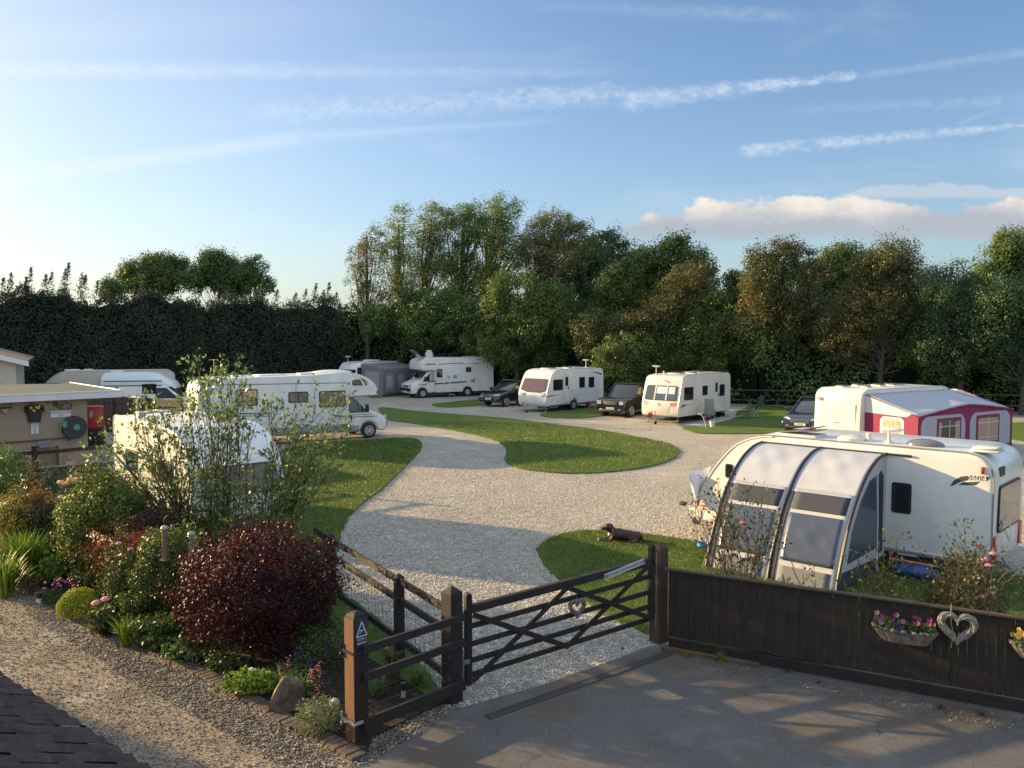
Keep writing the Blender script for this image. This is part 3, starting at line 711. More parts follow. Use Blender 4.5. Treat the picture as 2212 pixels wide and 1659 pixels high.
for x in (-.36,.36): mb.prism([(x-.02,.03),(x+.02,.03),(x+.02,H_-.06),(x-.02,H_-.06)], O, U, V, N, .066, .05)
mb.build('divider', m_black, f, smooth=0)
for s_ in (-1,1): mb = MB(); mb.prism(rpoly([(s_*.62,-.05),(s_*.95,.0),(s_*1.0,-.16),(s_*.72,-.26)],.04), O, U, V, N, .035, -.05); mb.build('marker_lamp', m_lamp, t, smooth=0)
skirt_rail(t, 1, W, wx+.45, L/2-.25, .44); skirt_rail(t, 1, W, -L/2+.1, wx-.45, .44)
for s_ in (-1,1): wheel(t, wx, s_*(W/2-.13), .32, .18, s_)
side_decal(t, 1, W, [[zH3(805,735),zH3(960,690),zH3(1120,688),zH3(960,705),zH3(805,760)],[zH3(1800,160),zH3(1960,165),zH3(2070,200),zH3(2070,235),zH3(1960,190)]], m_navy)
underside(t, L, W); hitch(t, L); steadies(t, L, W); edge_trim(t, P1, W, 1); side_fit(t, 1, W, L, (.45,))
for x, y, lx, ly in ((1.2,-.1,.75,.75),(-.3,.3,.45,.45),(-1.3,0,.8,.55)): rooflight(t, x, y, 2.60, lx, ly)
tv_aerial(t, -2.4, .1, 2.6, .42)
# ---- cream caravan, right of centre
L2, W2 = 5.85, 2.3; ang = math.atan2(-.75,-.66)
t = thing('touring_caravan', 'cream caravan with three-part front window and red coupling cover beside black off-roader', 'caravan', place((8.84,45.59), ang, L2, W2, 1, 1), ang, 'touring caravans parked on the site')
t['_cream'] = 1
FR2 = [(-.10,.38),(-.01,.55),(0,.95),(-.07,1.25),(-.27,1.95),(-.42,2.35),(-.62,2.53),(-1.2,2.60)]
P2 = caravan_prof(L2, FR2, REAR_MOD)
wx, _ = on_y(t, W2/2, zH2(1600, 1050))
body_from_profile(t, 'body', P2, W2, m_cream, .05, [(wx,.40)])
for a, b in (((1018,450),(1225,728)), ((1440,412),(1555,618)), ((1835,380),(1945,635))): side_win(t, 1, W2, zH2(*a), zH2(*b), fr=.03)
door(t, 1, W2, zH2(1712,285), zH2(1810,990), zH2(1735,335), zH2(1782,552))
O, U, V, N, H_ = slope_plane(L2, 1.24, -.06, 2.02, -.30)
f = win_poly(t, [(-1.0,0),(1.0,0),(.94,H_),(-.94,H_)], O, U, V, N, 'front_window', fr=.05, pm=m_glassb, th=.045, r=.1)
mb = MB()
for x in (-.36,.36): mb.prism([(x-.035,.0),(x+.035,.0),(x+.035,H_),(x-.035,H_)], O, U, V, N, .07, .03)
mb.build('divider', m_cream, f, smooth=0)
mb = MB(); mb.prism(rr(-.28,.36,.30,H_-.07,.02), O, U, V, N, .062, .03); mb.prism(rr(.45,.36,.84,H_-.07,.02), O, U, V, N, .062, .03); mb.build('blind', m_blind, f, smooth=0)
mb = MB(); O2 = Vector((L2/2-.005,0,.62)); mb.prism(rpoly([(-.85,.52),(.72,.52),(.55,-.02),(-.85,-.02)],.05), O2, U, (0,0,1), (1,0,0), .02, -.05); o = mb.build('locker_lid', m_cream, t, bevel=.008)
mb = MB(); mb.ring((L2/2+.02,-.05,1.02), .07, .018, 'X'); mb.build('badge', m_grey, o)
mb = MB()
for s_ in (-1,1):
    mb.prism([(s_*.66,1.10),(s_*1.02,1.16),(s_*1.02,1.10),(s_*.68,1.03)], (L2/2-.02,0,0), U, (0,0,1), (1,0,0), .035); mb.prism([(s_*.72,1.0),(s_*.99,1.03),(s_*.98,.98),(s_*.75,.94)], (L2/2-.01,0,0), U, (0,0,1), (1,0,0), .025)
mb.build('marker_lamp', m_orange, t, smooth=0)
# pelican-like swoosh badge on front and side
mb = MB(); Om = Vector((L2/2-.42,0,2.20)); V2 = Vector((-.35,0,.94)).normalized(); N2 = Vector((.94,0,.35)).normalized()
mb.prism([(.42,-.08),(.36,.02),(.12,.10),(-.02,.08),(.15,.05),(.32,-.03)], Om+N2*.06, U, V2, N2, .02, -.1); mb.build('decal', mat('decal_red', (.35,.03,.05), .4), t, smooth=0)
side_decal(t, 1, W2, [[zH2(945,940),zH2(955,880),zH2(1010,835),zH2(1060,850),zH2(1010,870),zH2(1060,905),zH2(990,890)], [zH2(1010,840),zH2(1095,845),zH2(1095,862),zH2(1020,860)]], m_navy)
for s_ in (-1,1): wheel(t, wx, s_*(W2/2-.13), .32, .18, s_)
side_fit(t, 1, W2, L2, (1.05,)); underside(t, L2, W2); hitch(t, L2); steadies(t, L2, W2); edge_trim(t, P2, W2, 1)
mb = MB(); mb.ell((L2/2+.95,.0,.5), (.26,.10,.17), 12, 8); mb.build('coupling_cover', m_red, t)
for x, y, lx, ly in ((1.0,-.1,.75,.75),(.1,.35,.5,.5),(-1.2,0,.8,.6)): rooflight(t, x, y, 2.60, lx, ly)
tv_aerial(t, 2.1, -.75, 2.57, .42)
mb = MB(); mb.cyl((1.8,-.45,2.68), .04, .2, n=10); mb.build('flue', m_cream, t)
# ---- caravan of the purple awning, rear end to us
ang = math.atan2(.52,.85); Lp, Wp = 6.4, 2.25; cx, cy = 13.96, 34.37
t = thing('touring_caravan', 'cream caravan seen from its sunlit rear with the magenta awning along its side', 'caravan', place((cx,cy), ang, Lp, Wp, -1, -1), ang, 'touring caravans parked on the site'); t['_cream'] = 1
pur = t
P3 = caravan_prof(Lp, [(-.1,.38),(0,.6),(0,1.2),(-.2,2.1),(-.5,2.5),(-1.0,2.6)], [(.05,.38),(0,.6),(0,1.2),(.04,2.15),(.14,2.45),(.45,2.6)])
body_from_profile(t, 'body', P3, Wp, m_cream, .07, [(-.2,.4)])
xr = -Lp/2
mb = MB()
mb.prism(rr(-.9,.95,.9,2.0,.05), (xr-.004,0,0), (0,1,0), (0,0,1), (-1,0,0), .006, -.01); p = mb.build('rear_panel', mat('rear_panel_rim', (.55,.53,.47), .4), t, smooth=0)  # darker cream rim left showing round the panel skin
mb = MB(); mb.prism(rr(-.885,.965,.885,1.985,.045), (xr-.004,0,0), (0,1,0), (0,0,1), (-1,0,0), .012, -.01); mb.build('panel_skin', m_cream, p, smooth=0)
for s_ in (-1,1):
    mb = MB(); mb.ell((xr-.02, s_*.82, .80), (.05,.21,.11), 16, 8); mb.build('tail_lamp', m_red, t)
mb = MB(); mb.prism(rr(-.3,.70,.3,.84,.01), (xr-.006,0,0), (0,1,0), (0,0,1), (-1,0,0), .02, -.01); mb.build('number_plate', mat('plate_yellow', (.68,.60,.40), .5), t, smooth=0)
mb = MB(); mb.prism(rr(-.14,1.2,.14,1.235,.01), (xr-.006,0,0), (0,1,0), (0,0,1), (-1,0,0), .024, -.01); mb.build('brake_lamp', m_red, t, smooth=0)
mb = MB(); mb.ring((xr-.02, .84, 2.15), .06, .03, 'X'); mb.build('marker_lamp', m_orange, t)
for x, y, lx, ly in ((-2.2,.5,.5,.4),(-1.6,-.2,.35,.35),(-.9,.75,.4,.3),(-.2,.2,.45,.45),(.7,.1,.9,.6)): rooflight(t, x, y, 2.60, lx, ly)
for s_ in (-1,1): wheel(t, -.2, s_*(Wp/2-.13), .32, .18, s_)
underside(t, Lp, Wp); hitch(t, Lp); steadies(t, Lp, Wp); edge_trim(t, P3, Wp, -1)
# ---- near caravan, right foreground
ang = math.atan2(.68,-.73); Ln, Wn = 6.5, 2.3
t = thing('touring_caravan', 'large white caravan lettered 560/4 behind the brown board fence', 'caravan', place((9.2,16.3), ang, Ln, Wn, -1, 1), ang, 'touring caravans parked on the site'); near = t
FRN = [(-.10,.38),(-.01,.5),(0,.72),(-.09,1.0),(-.35,1.5),(-.72,2.0),(-1.1,2.36),(-1.6,2.56),(-2.1,2.60)]
RRN = [(.16,.38),(.05,.42),(0,.6),(0,1.2),(.0,2.1),(.06,2.36),(.22,2.53),(.5,2.60)]
PN = caravan_prof(Ln, FRN, RRN)
body_from_profile(t, 'body', PN, Wn, m_white, .07, [(-.1,.4)], seg=4)
edge_trim(t, PN, Wn, 1, mat('awning_rail', (.30,.29,.27), .5, metal=.3), .016)
edge_trim(t, [(x*.99, z*.988) for x, z in PN], Wn+.02, 1, mat('cream_trim', (.70,.66,.55), .4), .02, 'front_trim', len(PN)//2)
side_win(t, 1, Wn, zN(415,468), zN(594,778), fr=.05)
side_win(t, 1, Wn, zF(418,285), zF(462,375), fr=.03)
mb = MB(); y0 = Wn/2
def npts(l): return [on_y(t, y0, zN(*p)) for p in l]
mb.prism(npts([(960,510),(1000,455),(1065,420),(1130,413),(1345,420),(1320,458),(1140,452),(1060,468),(985,508)]), (0,y0,0), (1,0,0), (0,0,1), (0,1,0), .004, -.003)
mb.prism(npts([(1040,500),(1080,475),(1245,467),(1205,500)]), (0,y0,0), (1,0,0), (0,0,1), (0,1,0), .004, -.003)
o = mb.build('decal', mat('decal_slate', (.055,.07,.07), .45), t, smooth=0)
x_, z_ = on_y(t, y0, zN(1218,436)); text_obj('560/4', .145, m_plate, o, (x_, y0+.006, z_), (-1,0,0), (0,0,1))
mb = MB(); (x0, z1), (x1, z0) = on_y(t, y0, zN(462,1005)), on_y(t, y0, zN(665,1180))
mb.prism(rr(min(x0,x1)-.012, min(z0,z1)-.012, max(x0,x1)+.012, max(z0,z1)+.012, .06), (0,y0,0), (1,0,0), (0,0,1), (0,1,0), .003, -.003); h = mb.build('service_hatch', m_seam, t, smooth=0)
mb = MB(); mb.prism(rr(min(x0,x1), min(z0,z1), max(x0,x1), max(z0,z1), .05), (0,y0,0), (1,0,0), (0,0,1), (0,1,0), .008, -.003); mb.build('hatch_lid', m_white, h, smooth=0)
x_, z_ = on_y(t, y0, zN(1275,362)); mb = MB(); mb.box((x_, y0+.03, z_), (.05,.07,.14)); mb.build('marker_lamp', m_red, t, bevel=.012)
for q in (zN(1232,1070), zF(281,538)):
    x_, z_ = on_y(t, y0, q); mb = MB(); mb.box((x_, y0+.005, z_), (.12,.02,.05)); mb.build('side_reflector', m_orange, t, bevel=.006)
x_, z_ = on_y(t, y0, zF(250,580)); mb = MB(); mb.prism(rr(x_-.09,z_-.09,x_+.09,z_+.09,.02), (0,y0,0), (1,0,0), (0,0,1), (0,1,0), .02, -.003); mb.build('power_inlet', mat('inlet_cream', (.68,.62,.46), .5), t, smooth=0)
skirt_rail(t, 1, Wn, -Ln/2+.15, Ln/2-.45, .46, .09)
xr = -Ln/2
wf = win_poly(t, [(-.85,1.02),(.85,1.02),(.80,1.95),(-.80,1.95)], (xr,0,0), (0,1,0), (0,0,1), (-1,0,0), 'rear_window', th=.03, pm=m_glassb, r=.12)
mb = MB(); mb.prism(rr(.35,2.12,.72,2.30,.03), (xr+.045,0,0), (0,1,0), (0,0,1), (-1,0,0), .05, -.02); mb.build('rear_vent', m_black, t, smooth=0)
for s_ in (-1,1):
    mb = MB(); mb.prism(rpoly([(s_*.82,.55),(s_*1.08,.48),(s_*1.08,1.0),(s_*.88,1.0)],.04), (xr,0,0), (0,1,0), (0,0,1), (-1,0,0), .03, -.02); mb.build('tail_lamp', m_red, t, bevel=.01)
mb = MB()
for k in range(4):
    mb.tube(smooth_line([(xr-.04, .62-.02*k, 1.28), (xr-.13, .60, 1.02-.02*k), (xr-.16, .45, .92-.03*k), (xr-.13, .28+.02*k, 1.02), (xr-.06, .25, 1.3)], 5), .008, 5)
mb.build('hanging_cable', mat('cable_cream', (.66,.62,.50), .5), t)
mb = MB(); mb.prism(rr(-.35,.62,.35,.74,.01), (xr,0,0), (0,1,0), (0,0,1), (-1,0,0), .02, -.02); mb.build('number_plate', mat('plate_yellow', (.68,.60,.40), .5), t, smooth=0)
hitch(t, Ln, 1.05); underside(t, Ln, Wn); steadies(t, Ln, Wn)
for s_ in (-1,1): wheel(t, -.1, s_*(Wn/2-.13), .32, .18, s_)
def roofxy(q, z=2.6):
    x_, y_ = on_z(near, z, q); return x_, max(-.75, min(.72, y_))
x_, y_ = roofxy(zF(760,140)); o = rooflight(t, x_, y_, 2.6, .95, .6, .10, dome=False)
mb = MB(); mb.box((x_-.05, y_, 2.72), (.9,.56,.03), ry=.10); mb.box((x_-.2, y_-.05, 2.77), (.5,.5,.03), ry=.22); mb.build('lid', mat('smoked_lid', (.16,.13,.14), .12, coat=.6), o, bevel=.012)
x_, y_ = roofxy(zF(1110,160)); mb = MB(); mb.lathe([(.30,0),(.30,.05),(.22,.09),(0.01,.10)], (x_, y_, 2.60), 24); mb.build('roof_dish', m_cream, t)
x_, y_ = roofxy(zF(1213,212)); mb = MB(); mb.lathe([(.09,0),(.06,.05),(.03,.07),(.025,.26)], (x_,y_,2.6), 12); mb.ell((x_-.08,y_+.05,2.90), (.24,.13,.045), 20, 8); mb.build('roof_aerial', m_cream, t)
x_, y_ = roofxy(zF(1088,200)); mb = MB(); mb.lathe([(.05,0),(.05,.12),(.065,.12),(.065,.18),(.01,.19)], (x_,y_,2.6), 14); mb.build('flue', m_cream, t)
x_, y_ = roofxy(zF(1475,220)); mb = MB(); mb.ell((x_,y_-.1,2.61), (.38,.22,.13), 24, 10); mb.build('roof_vent', mat('smoked_dome', (.12,.125,.13), .15, coat=.5), t)
x_, y_ = roofxy(zF(1920,240)); o = rooflight(t, x_, y_, 2.6, .5, .45, .09, m_cream, dome=False); mb = MB(); mb.box((x_,y_,2.68),(.46,.42,.05), ry=.05); mb.build('lid', m_white, o, bevel=.02)
# ---- caravan in the left foreground, behind the shrubs
ang = math.atan2(-.75,.66); Ls, Ws = 5.9, 2.3; fl = (-7.45,19.95)
t = thing('touring_caravan', 'white caravan with sunlit side half hidden by the tall sparse shrub', 'caravan', place(fl, ang, Ls, Ws, 1, -1), ang, 'touring caravans parked on the site')
FRS = [(-.16,.36),(-.05,.5),(0,.8),(-.01,1.2),(-.10,1.6),(-.32,2.0),(-.75,2.35),(-1.3,2.53),(-1.9,2.58)]
PS = caravan_prof(Ls, FRS, [(.05,.38),(0,.6),(0,1.2),(.0,2.2),(.05,2.48),(.22,2.58)])
body_from_profile(t, 'body', PS, Ws, m_white, .06, [(-.2,.4)], seg=4); edge_trim(t, PS, Ws, -1, m_white, .03)
O, U, V, N, H_ = slope_plane(Ls, 1.0, .0, 1.72, -.10)
f = win_poly(t, [(-.98,0),(.98,0),(.95,H_),(-.95,H_)], O, U, V, N, 'front_window', pm=m_glassv, th=.05, r=.1)
mb = MB(); 
for x in (-.34,.34): mb.prism([(x-.02,0),(x+.02,0),(x+.02,H_),(x-.02,H_)], O, U, V, N, .065, .04)
mb.build('divider', m_black, f, smooth=0)
mb = MB(); mb.prism(rpoly([(-.8,.9),(.8,.9),(.7,.5),(-.7,.5)],.05), (Ls/2-.01,0,0), (0,1,0), (0,0,1), (1,0,0), .02, -.05); mb.build('locker_lid', m_white, t, bevel=.008)
win_poly(t, [(.6,1.15),(1.7,1.15),(1.7,1.75),(.6,1.75)], (0,-Ws/2,0), (1,0,0), (0,0,1), (0,-1,0)); win_poly(t, [(-1.9,1.15),(-.9,1.15),(-.9,1.75),(-1.9,1.75)], (0,-Ws/2,0), (1,0,0), (0,0,1), (0,-1,0))
x_, z_ = on_y(t, -Ws/2, zA(1092,982)); mb = MB(); mb.ell((x_,-Ws/2-.02,z_), (.05,.03,.035), 12, 8); mb.build('marker_lamp', m_red, t)
for s_ in (-1,1): wheel(t, -.2, s_*(Ws/2-.13), .32, .18, s_)
hitch(t, Ls, .9); underside(t, Ls, Ws); steadies(t, Ls, Ws)
for q, lx in ((zA(1575,905),.6), (zA(1900,935),.5), (zA(1420,920),.4)):
    x_, y_ = on_z(t, 2.58, q); rooflight(t, x_, y_, 2.58, lx, .45, .09, m_white, dome=False)
x_, y_ = on_z(t, 2.58, zA(1350,880)); mb = MB(); mb.cyl((x_,y_,2.75), .025, .34, n=10); mb.ell((x_,y_,2.95), (.3,.16,.03), 16, 6); mb.build('roof_aerial', m_cream, t)
# ---- far left caravan
ang = math.atan2(-.42,-.91); Lf, Wf = 7.2, 2.3
pf = at(*zA(395,600), 49.0)
t = thing('touring_caravan', 'old beige caravan under the tall dark hedge behind the flat-roofed block', 'caravan', place((pf.x, 49.0), ang, Lf, Wf, 1, 1), ang, 'touring caravans parked on the site'); t['_cream'] = 1
PF = caravan_prof(Lf, [(-.1,.38),(0,.6),(0,1.3),(-.25,1.95),(-.7,2.4),(-1.3,2.6),(-1.9,2.64)], REAR_MOD)
m_beige = mat('faded_beige', (.50,.45,.37), .5, var=.12)
body_from_profile(t, 'body', PF, Wf, m_beige, .06, [(-.2,.4)]); edge_trim(t, PF, Wf, 1, m_grey)
O, U, V, N, H_ = slope_plane(Lf, 1.3, .0, 1.95, -.25)
win_poly(t, [(-.95,0),(.95,0),(.92,H_),(-.92,H_)], O, U, V, N, 'front_window', th=.05, pm=m_glassb)
for a, b in (((570,500),(600,600)),): pass
win_poly(t, [(-2.4,1.2),(-1.5,1.2),(-1.5,1.75),(-2.4,1.75)], (0,Wf/2,0), (1,0,0), (0,0,1), (0,1,0)); win_poly(t, [(.7,1.2),(1.9,1.2),(1.9,1.75),(.7,1.75)], (0,Wf/2,0), (1,0,0), (0,0,1), (0,1,0))
for s_ in (-1,1): wheel(t, -.2, s_*(Wf/2-.13), .32, .18, s_)
for q, lx in ((zA(765,450),.8), (zA(900,455),.5)):
    x_, y_ = on_z(t, 2.62, q); y_ = max(-.8, min(.8, y_)); rooflight(t, max(-3,min(3,x_)), y_, 2.62, lx, .4, .14, m_white, dome=False)
hitch(t, Lf); underside(t, Lf, Wf)
# ---- far grey caravan with drive-away awning, behind the coachbuilt motorhomes
ang = math.atan2(-.80,-.60); La, Wa = 4.9, 2.2
pA = at(*zC(395,600), 65.5)
t = thing('touring_caravan', 'small grey-white caravan with dark front window next to the grey awning', 'caravan', place((pA.x, 65.5), ang, La, Wa, 1, 1), ang, 'touring caravans parked on the site')
PA = caravan_prof(La, FRONT_MOD, REAR_MOD); body_from_profile(t, 'body', PA, Wa, m_white, .06, [(-.2,.4)]); edge_trim(t, PA, Wa, 1)
O, U, V, N, H_ = slope_plane(La, 1.22, -.045, 2.0, -.40)
win_poly(t, [(-.95,0),(.95,0),(.9,H_),(-.9,H_)], O, U, V, N, 'front_window', th=.05)
side_win(t, 1, Wa, zC(430,365), zC(558,455), fr=.03)
for s_ in (-1,1): wheel(t, -.2, s_*(Wa/2-.13), .32, .18, s_)
hitch(t, La); underside(t, La, Wa)
x_, y_ = on_z(t, 2.6, zC(600,265)); rooflight(t, -.2, .2, 2.60, 1.1, .7, .24, m_white, dome=False); tv_aerial(t, 1.8, -.3, 2.55, .4)
# its awning (a separate thing)
m_awg = mat('awning_grey', (.20,.185,.20), .85, var=.15, bump=.2, bscale=8); m_awd = mat('awning_dark', (.05,.05,.06), .85); m_pvc = mat('awning_window', (.30,.32,.36), .25, coat=.3)
aw = thing('grey_awning', 'grey fabric awning with arched windows on the side of the small far caravan', 'awning', t.location, ang)
aw.location = t.location
H0, H1, dp = 2.5, 2.15, 2.3; xa0, xa1 = -2.3, 1.7
mb = MB(); mb.prism([(Wa/2,H0-.03),(Wa/2+dp,H1),(Wa/2+dp,H1-.04),(Wa/2,H0-.09)], (xa0,0,0), (0,1,0), (0,0,1), (1,0,0), xa1-xa0); mb.build('roof', m_awg, aw, smooth=0)
mb = MB(); mb.prism([(xa0,.25),(xa1,.25),(xa1,H1-.045),(xa0,H1-.045)], (0,Wa/2+dp,0), (1,0,0), (0,0,1), (0,1,0), .02, -.02); mb.build('front_wall', m_awg, aw, smooth=0)
mb = MB(); mb.prism([(xa0,0),(xa1,0),(xa1,.25),(xa0,.25)], (0,Wa/2+dp,0), (1,0,0), (0,0,1), (0,1,0), .03, -.01); mb.build('mud_wall', m_awd, aw, smooth=0)
for xe in (xa0, xa1):
    mb = MB(); mb.prism([(Wa/2,0),(Wa/2+dp-.03,0),(Wa/2+dp-.03,H1-.05),(Wa/2,H0-.1)], (xe-.01,0,0), (0,1,0), (0,0,1), (1,0,0), .02); mb.build('side_wall', m_awg, aw, smooth=0)
def arched(x0, x1, z0, z1, r=.5): return [(x0,z0),(x1,z0)] + [(x1-r+r*math.cos(R(a)), z1-r+r*math.sin(R(a))) for a in range(0,91,15)] + [(x0+r+r*math.cos(R(a)), z1-r+r*math.sin(R(a))) for a in range(90,181,15)]
for i, (x0, x1) in enumerate(((-2.2,-1.0),(-.88,.3),(.42,1.6))):
    mb = MB(); mb.prism(arched(x0,x1,.3,1.95,.35), (0,Wa/2+dp,0), (1,0,0), (0,0,1), (0,1,0), .035); wp = mb.build('window_panel', m_awd, aw, smooth=0)
    mb = MB(); mb.prism(arched(x0+.06,x1-.06,.34,1.89,.32), (0,Wa/2+dp,0), (1,0,0), (0,0,1), (0,1,0), .045); mb.build('panel_cloth', m_awg, wp, smooth=0)
    mb = MB(); mb.prism(rr(x0+.3,.7,x1-.3,1.6,.1), (0,Wa/2+dp,0), (1,0,0), (0,0,1), (0,1,0), .055); mb.build('pane', m_pvc, wp, smooth=0)
mb = MB(); mb.prism([(Wa/2+.5,.5),(Wa/2+dp-.4,.5),(Wa/2+dp-.4,1.85),(Wa/2+.5,1.95)], (xa1+.012,0,0), (0,1,0), (0,0,1), (1,0,0), .015); mb.build('side_window', m_pvc, aw, smooth=0)

# ================================================================ motorhomes
def cab(rt, xf, W, m, x_join, nose=1.75, s_vis=(-1,1)):
    """van cab reaching forward to xf; returns helper planes"""
    Wc = W; P = [(x_join,.36),(x_join,2.0),(xf-1.62,2.02),(xf-1.45,1.98),(xf-.78,1.28),(xf-.30,1.12),(xf-.06,.98),(xf,.78),(xf,.42),(xf-.10,.30)]
    return P
def grille_front(rt, xf, W, plate=True, bump_m=None, lampz=.93):
    mb = MB(); mb.box((xf+.0,0,.62), (.12,W*.93,.26)); b_ = mb.build('bumper', bump_m or m_black, rt, bevel=.05, seg=3)
    for s_ in (-1,1):
        mb = MB(); mb.prism(rpoly([(s_*.52,lampz-.12),(s_*.93,lampz-.10),(s_*.95,lampz+.10),(s_*.55,lampz+.04)],.04), (xf-.10,0,0), (0,1,0), (0,0,1), (1,0,0), .09); mb.build('headlamp', m_lamp, rt, bevel=.02)
    mb = MB(); mb.prism(rr(-.42,lampz-.12,-.03,lampz+.0,.03), (xf-.07,0,0), (0,1,0), (0,0,1), (1,0,0), .09); mb.prism(rr(.03,lampz-.12,.42,lampz+.0,.03), (xf-.07,0,0), (0,1,0), (0,0,1), (1,0,0), .09); mb.build('grille', m_black, rt, smooth=0)
    if plate:
        mb = MB(); mb.prism(rr(-.27,.40,.27,.51,.01), (xf,0,0), (0,1,0), (0,0,1), (1,0,0), .05, -.05); mb.build('number_plate', m_plate, rt, smooth=0)
def mirror(rt, x, y, z, s, m=None, big=True):
    mb = MB(); mb.beam((x,y,z-.05), (x+.02,y+s*.2,z-.08), .04, .05); mb.box((x,y+s*.26,z+.0), (.12,.20,.36 if big else .2)); return mb.build('door_mirror', m or m_black, rt, bevel=.04, seg=3)
# ---- far motorhome
ang = math.atan2(-.62,-.785); Lm, Wm = 6.9, 2.3; wf = G(*zH1(795,1120))
ang = math.atan2(-.50,-.866)
cornr = G(*zH1(650,1075), .0)
t = thing('motorhome', 'white motorhome with solar panel and dome on its roof facing left by the hedge', 'motorhome', place((cornr.x-.05, cornr.y), ang, Lm, 2.2, 1, 1), ang, 'coachbuilt motorhomes')
P = smooth_line([(-Lm/2+.1,.38),(-Lm/2,.6),(-Lm/2,2.5),(-Lm/2+.1,2.82),(-Lm/2+.4,2.95)],3)
top = smooth_line([(Lm/2-2.0,3.0),(Lm/2-1.4,2.98),(Lm/2-.95,2.80),(Lm/2-.78,2.45),(Lm/2-.82,2.12)],3) + [(Lm/2-.95,2.05),(Lm/2-1.95,2.05),(Lm/2-2.0,.38)]
xw1 = Lm/2-.95; xw2, _ = on_y(t, Wm/2, zH1(1715, 1060)); xw2 = max(min(xw2, -1.2), -2.2)
body_from_profile(t, 'body', P+top, Wm, m_white, .09, [(xw2,.43)], seg=4)
mb = MB(); mb.prism(cab(t, Lm/2, 2.05, m_white, Lm/2-2.1) + arch(xw1,.42,.34,10)[:], (0,-1.0,0), (1,0,0), (0,0,1), (0,1,0), 2.0); cb = mb.build('cab', m_white, t, bevel=.10, seg=3, bang=42)
xf = Lm/2
Ow = Vector((xf-.80,0,1.30)); Vw = Vector((-.67,0,.70)).normalized(); Nw = Vector((.70,0,.67)).normalized()
mb = MB(); mb.prism(rpoly([(-.86,.04),(.86,.04),(.78,.84),(-.78,.84)],.08), Ow, (0,1,0), Vw, Nw, .02, -.05); ws = mb.build('windscreen', m_glass, t, smooth=0)
mb = MB(); mb.prism(rpoly([(-.80,.05),(.80,.05),(.79,.28),(.4,.18),(-.1,.16),(-.5,.24),(-.79,.38)],.05), Ow, (0,1,0), Vw, Nw, .028, -.05); mb.build('inner_screen', mat('screen_cover', (.34,.42,.44), .6), ws, smooth=0)
for s_ in (-1,1):
    win_poly(t, [(xf-.98,1.22),(xf-1.85,1.22),(xf-1.85,1.90),(xf-1.56,1.90)], (0,s_*1.0,0), (1,0,0), (0,0,1), (0,s_,0), 'cab_window', fr=.03, th=.012)
    wheel(t, xw1, s_*.93, .335, .22, s_); wheel(t, xw2, s_*(Wm/2-.16), .335, .22, s_); mirror(t, xf-1.05, s_*1.0, 1.42, s_)
mb = MB(); mb.prism(rr(xf-1.80,1.24,xf-1.50,1.86,.04), (0,1.0,0), (1,0,0), (0,0,1), (0,1,0), .026, .012); mb.build('curtain', mat('net_curtain', (.35,.38,.38), .8), t, smooth=0)
grille_front(t, xf, 2.0)
side_win(t, 1, Wm, zH1(1215,395), zH1(1345,585), fr=.04); side_win(t, 1, Wm, zH1(1885,350), zH1(2010,460), fr=.04)
side_decal(t, 1, Wm, [[zH1(1165,718),zH1(1370,706),zH1(1370,740),zH1(1165,752)],[zH1(1395,702),zH1(1512,696),zH1(1512,728),zH1(1395,738)],[zH1(1533,694),zH1(1905,668),zH1(1905,700),zH1(1533,728)],
    [zH1(1995,655),zH1(2060,650),zH1(2055,610),zH1(2105,600),zH1(2075,640),zH1(2110,680),zH1(1995,690)],[zH1(1255,275),zH1(1830,245),zH1(1830,262),zH1(1255,292)],[zH1(940,300),zH1(975,270),zH1(1190,270),zH1(1190,290),zH1(975,298)]], m_green)
mb = MB(); mb.prism([(xf-.6,1.02),(xf-1.25,1.03),(xf-1.5,1.24),(xf-2.0,1.28),(xf-2.0,1.18),(xf-1.45,1.15),(xf-1.25,.97),(xf-.6,.99)], (0,1.0,0), (1,0,0), (0,0,1), (0,1,0), .004, -.002); mb.build('cab_decal', m_green, t, smooth=0)
text_obj('MOTORHOME', .13, mat('faint_letter', (.48,.50,.52), .5), t, (xf-.775, 0, 2.38), (0,1,0), (0,0,1), name='luton_lettering') if False else None
x_, z_ = on_y(t, Wm/2, zH1(1490,578)); mb = MB(); mb.box((x_, Wm/2+.01, z_), (.14,.03,.16)); mb.build('side_vent', m_grey, t, bevel=.01); mb = MB(); mb.box((x_-.55, Wm/2+.01, z_+.02), (.30,.02,.26)); mb.build('side_locker', m_grey, t, bevel=.01)
(x0, z1) = on_y(t, Wm/2, zH1(1835,235)); mb = MB(); mb.box((x0-.8, Wm/2+.05, z1-.02), (1.7,.10,.12)); mb.build('wind_out_awning', m_white, t, bevel=.03)
mb = MB(); px_ = on_z(t, 3.0, zH1(1060,150))[0]; mb.box((px_, .35, 3.28), (1.05,.9,.04), ry=-.62); mb.beam((px_+.3,0,3.0),(px_-.2,0,3.4),.03,.03); mb.build('solar_panel', mat('solar_cells', (.16,.16,.21), .2, coat=.7), t, bevel=.01)
px_ = on_z(t, 3.0, zH1(1465,150))[0]; mb = MB(); mb.lathe([(.28,0),(.30,.15),(.30,.28),(.24,.43),(.12,.51),(.01,.53)], (px_, .3, 2.95), 24); mb.build('satellite_dome', m_white, t)
mb = MB(); mb.cyl((px_+.2,.75,3.22), .025, .5, n=8); mb.lathe([(.02,0),(.22,.03),(.2,.08),(.02,.1)], (px_+.2,.75,3.46), 18); mb.build('roof_aerial', m_cream, t)
mb = MB(); mb.box((-2.3,0,2.98),(1.3,1.6,.10)); mb.build('roof_box', m_white, t, bevel=.05, seg=3)
mb = MB(); xs, _ = on_y(t, Wm/2+.3, zH1(1560,1040))
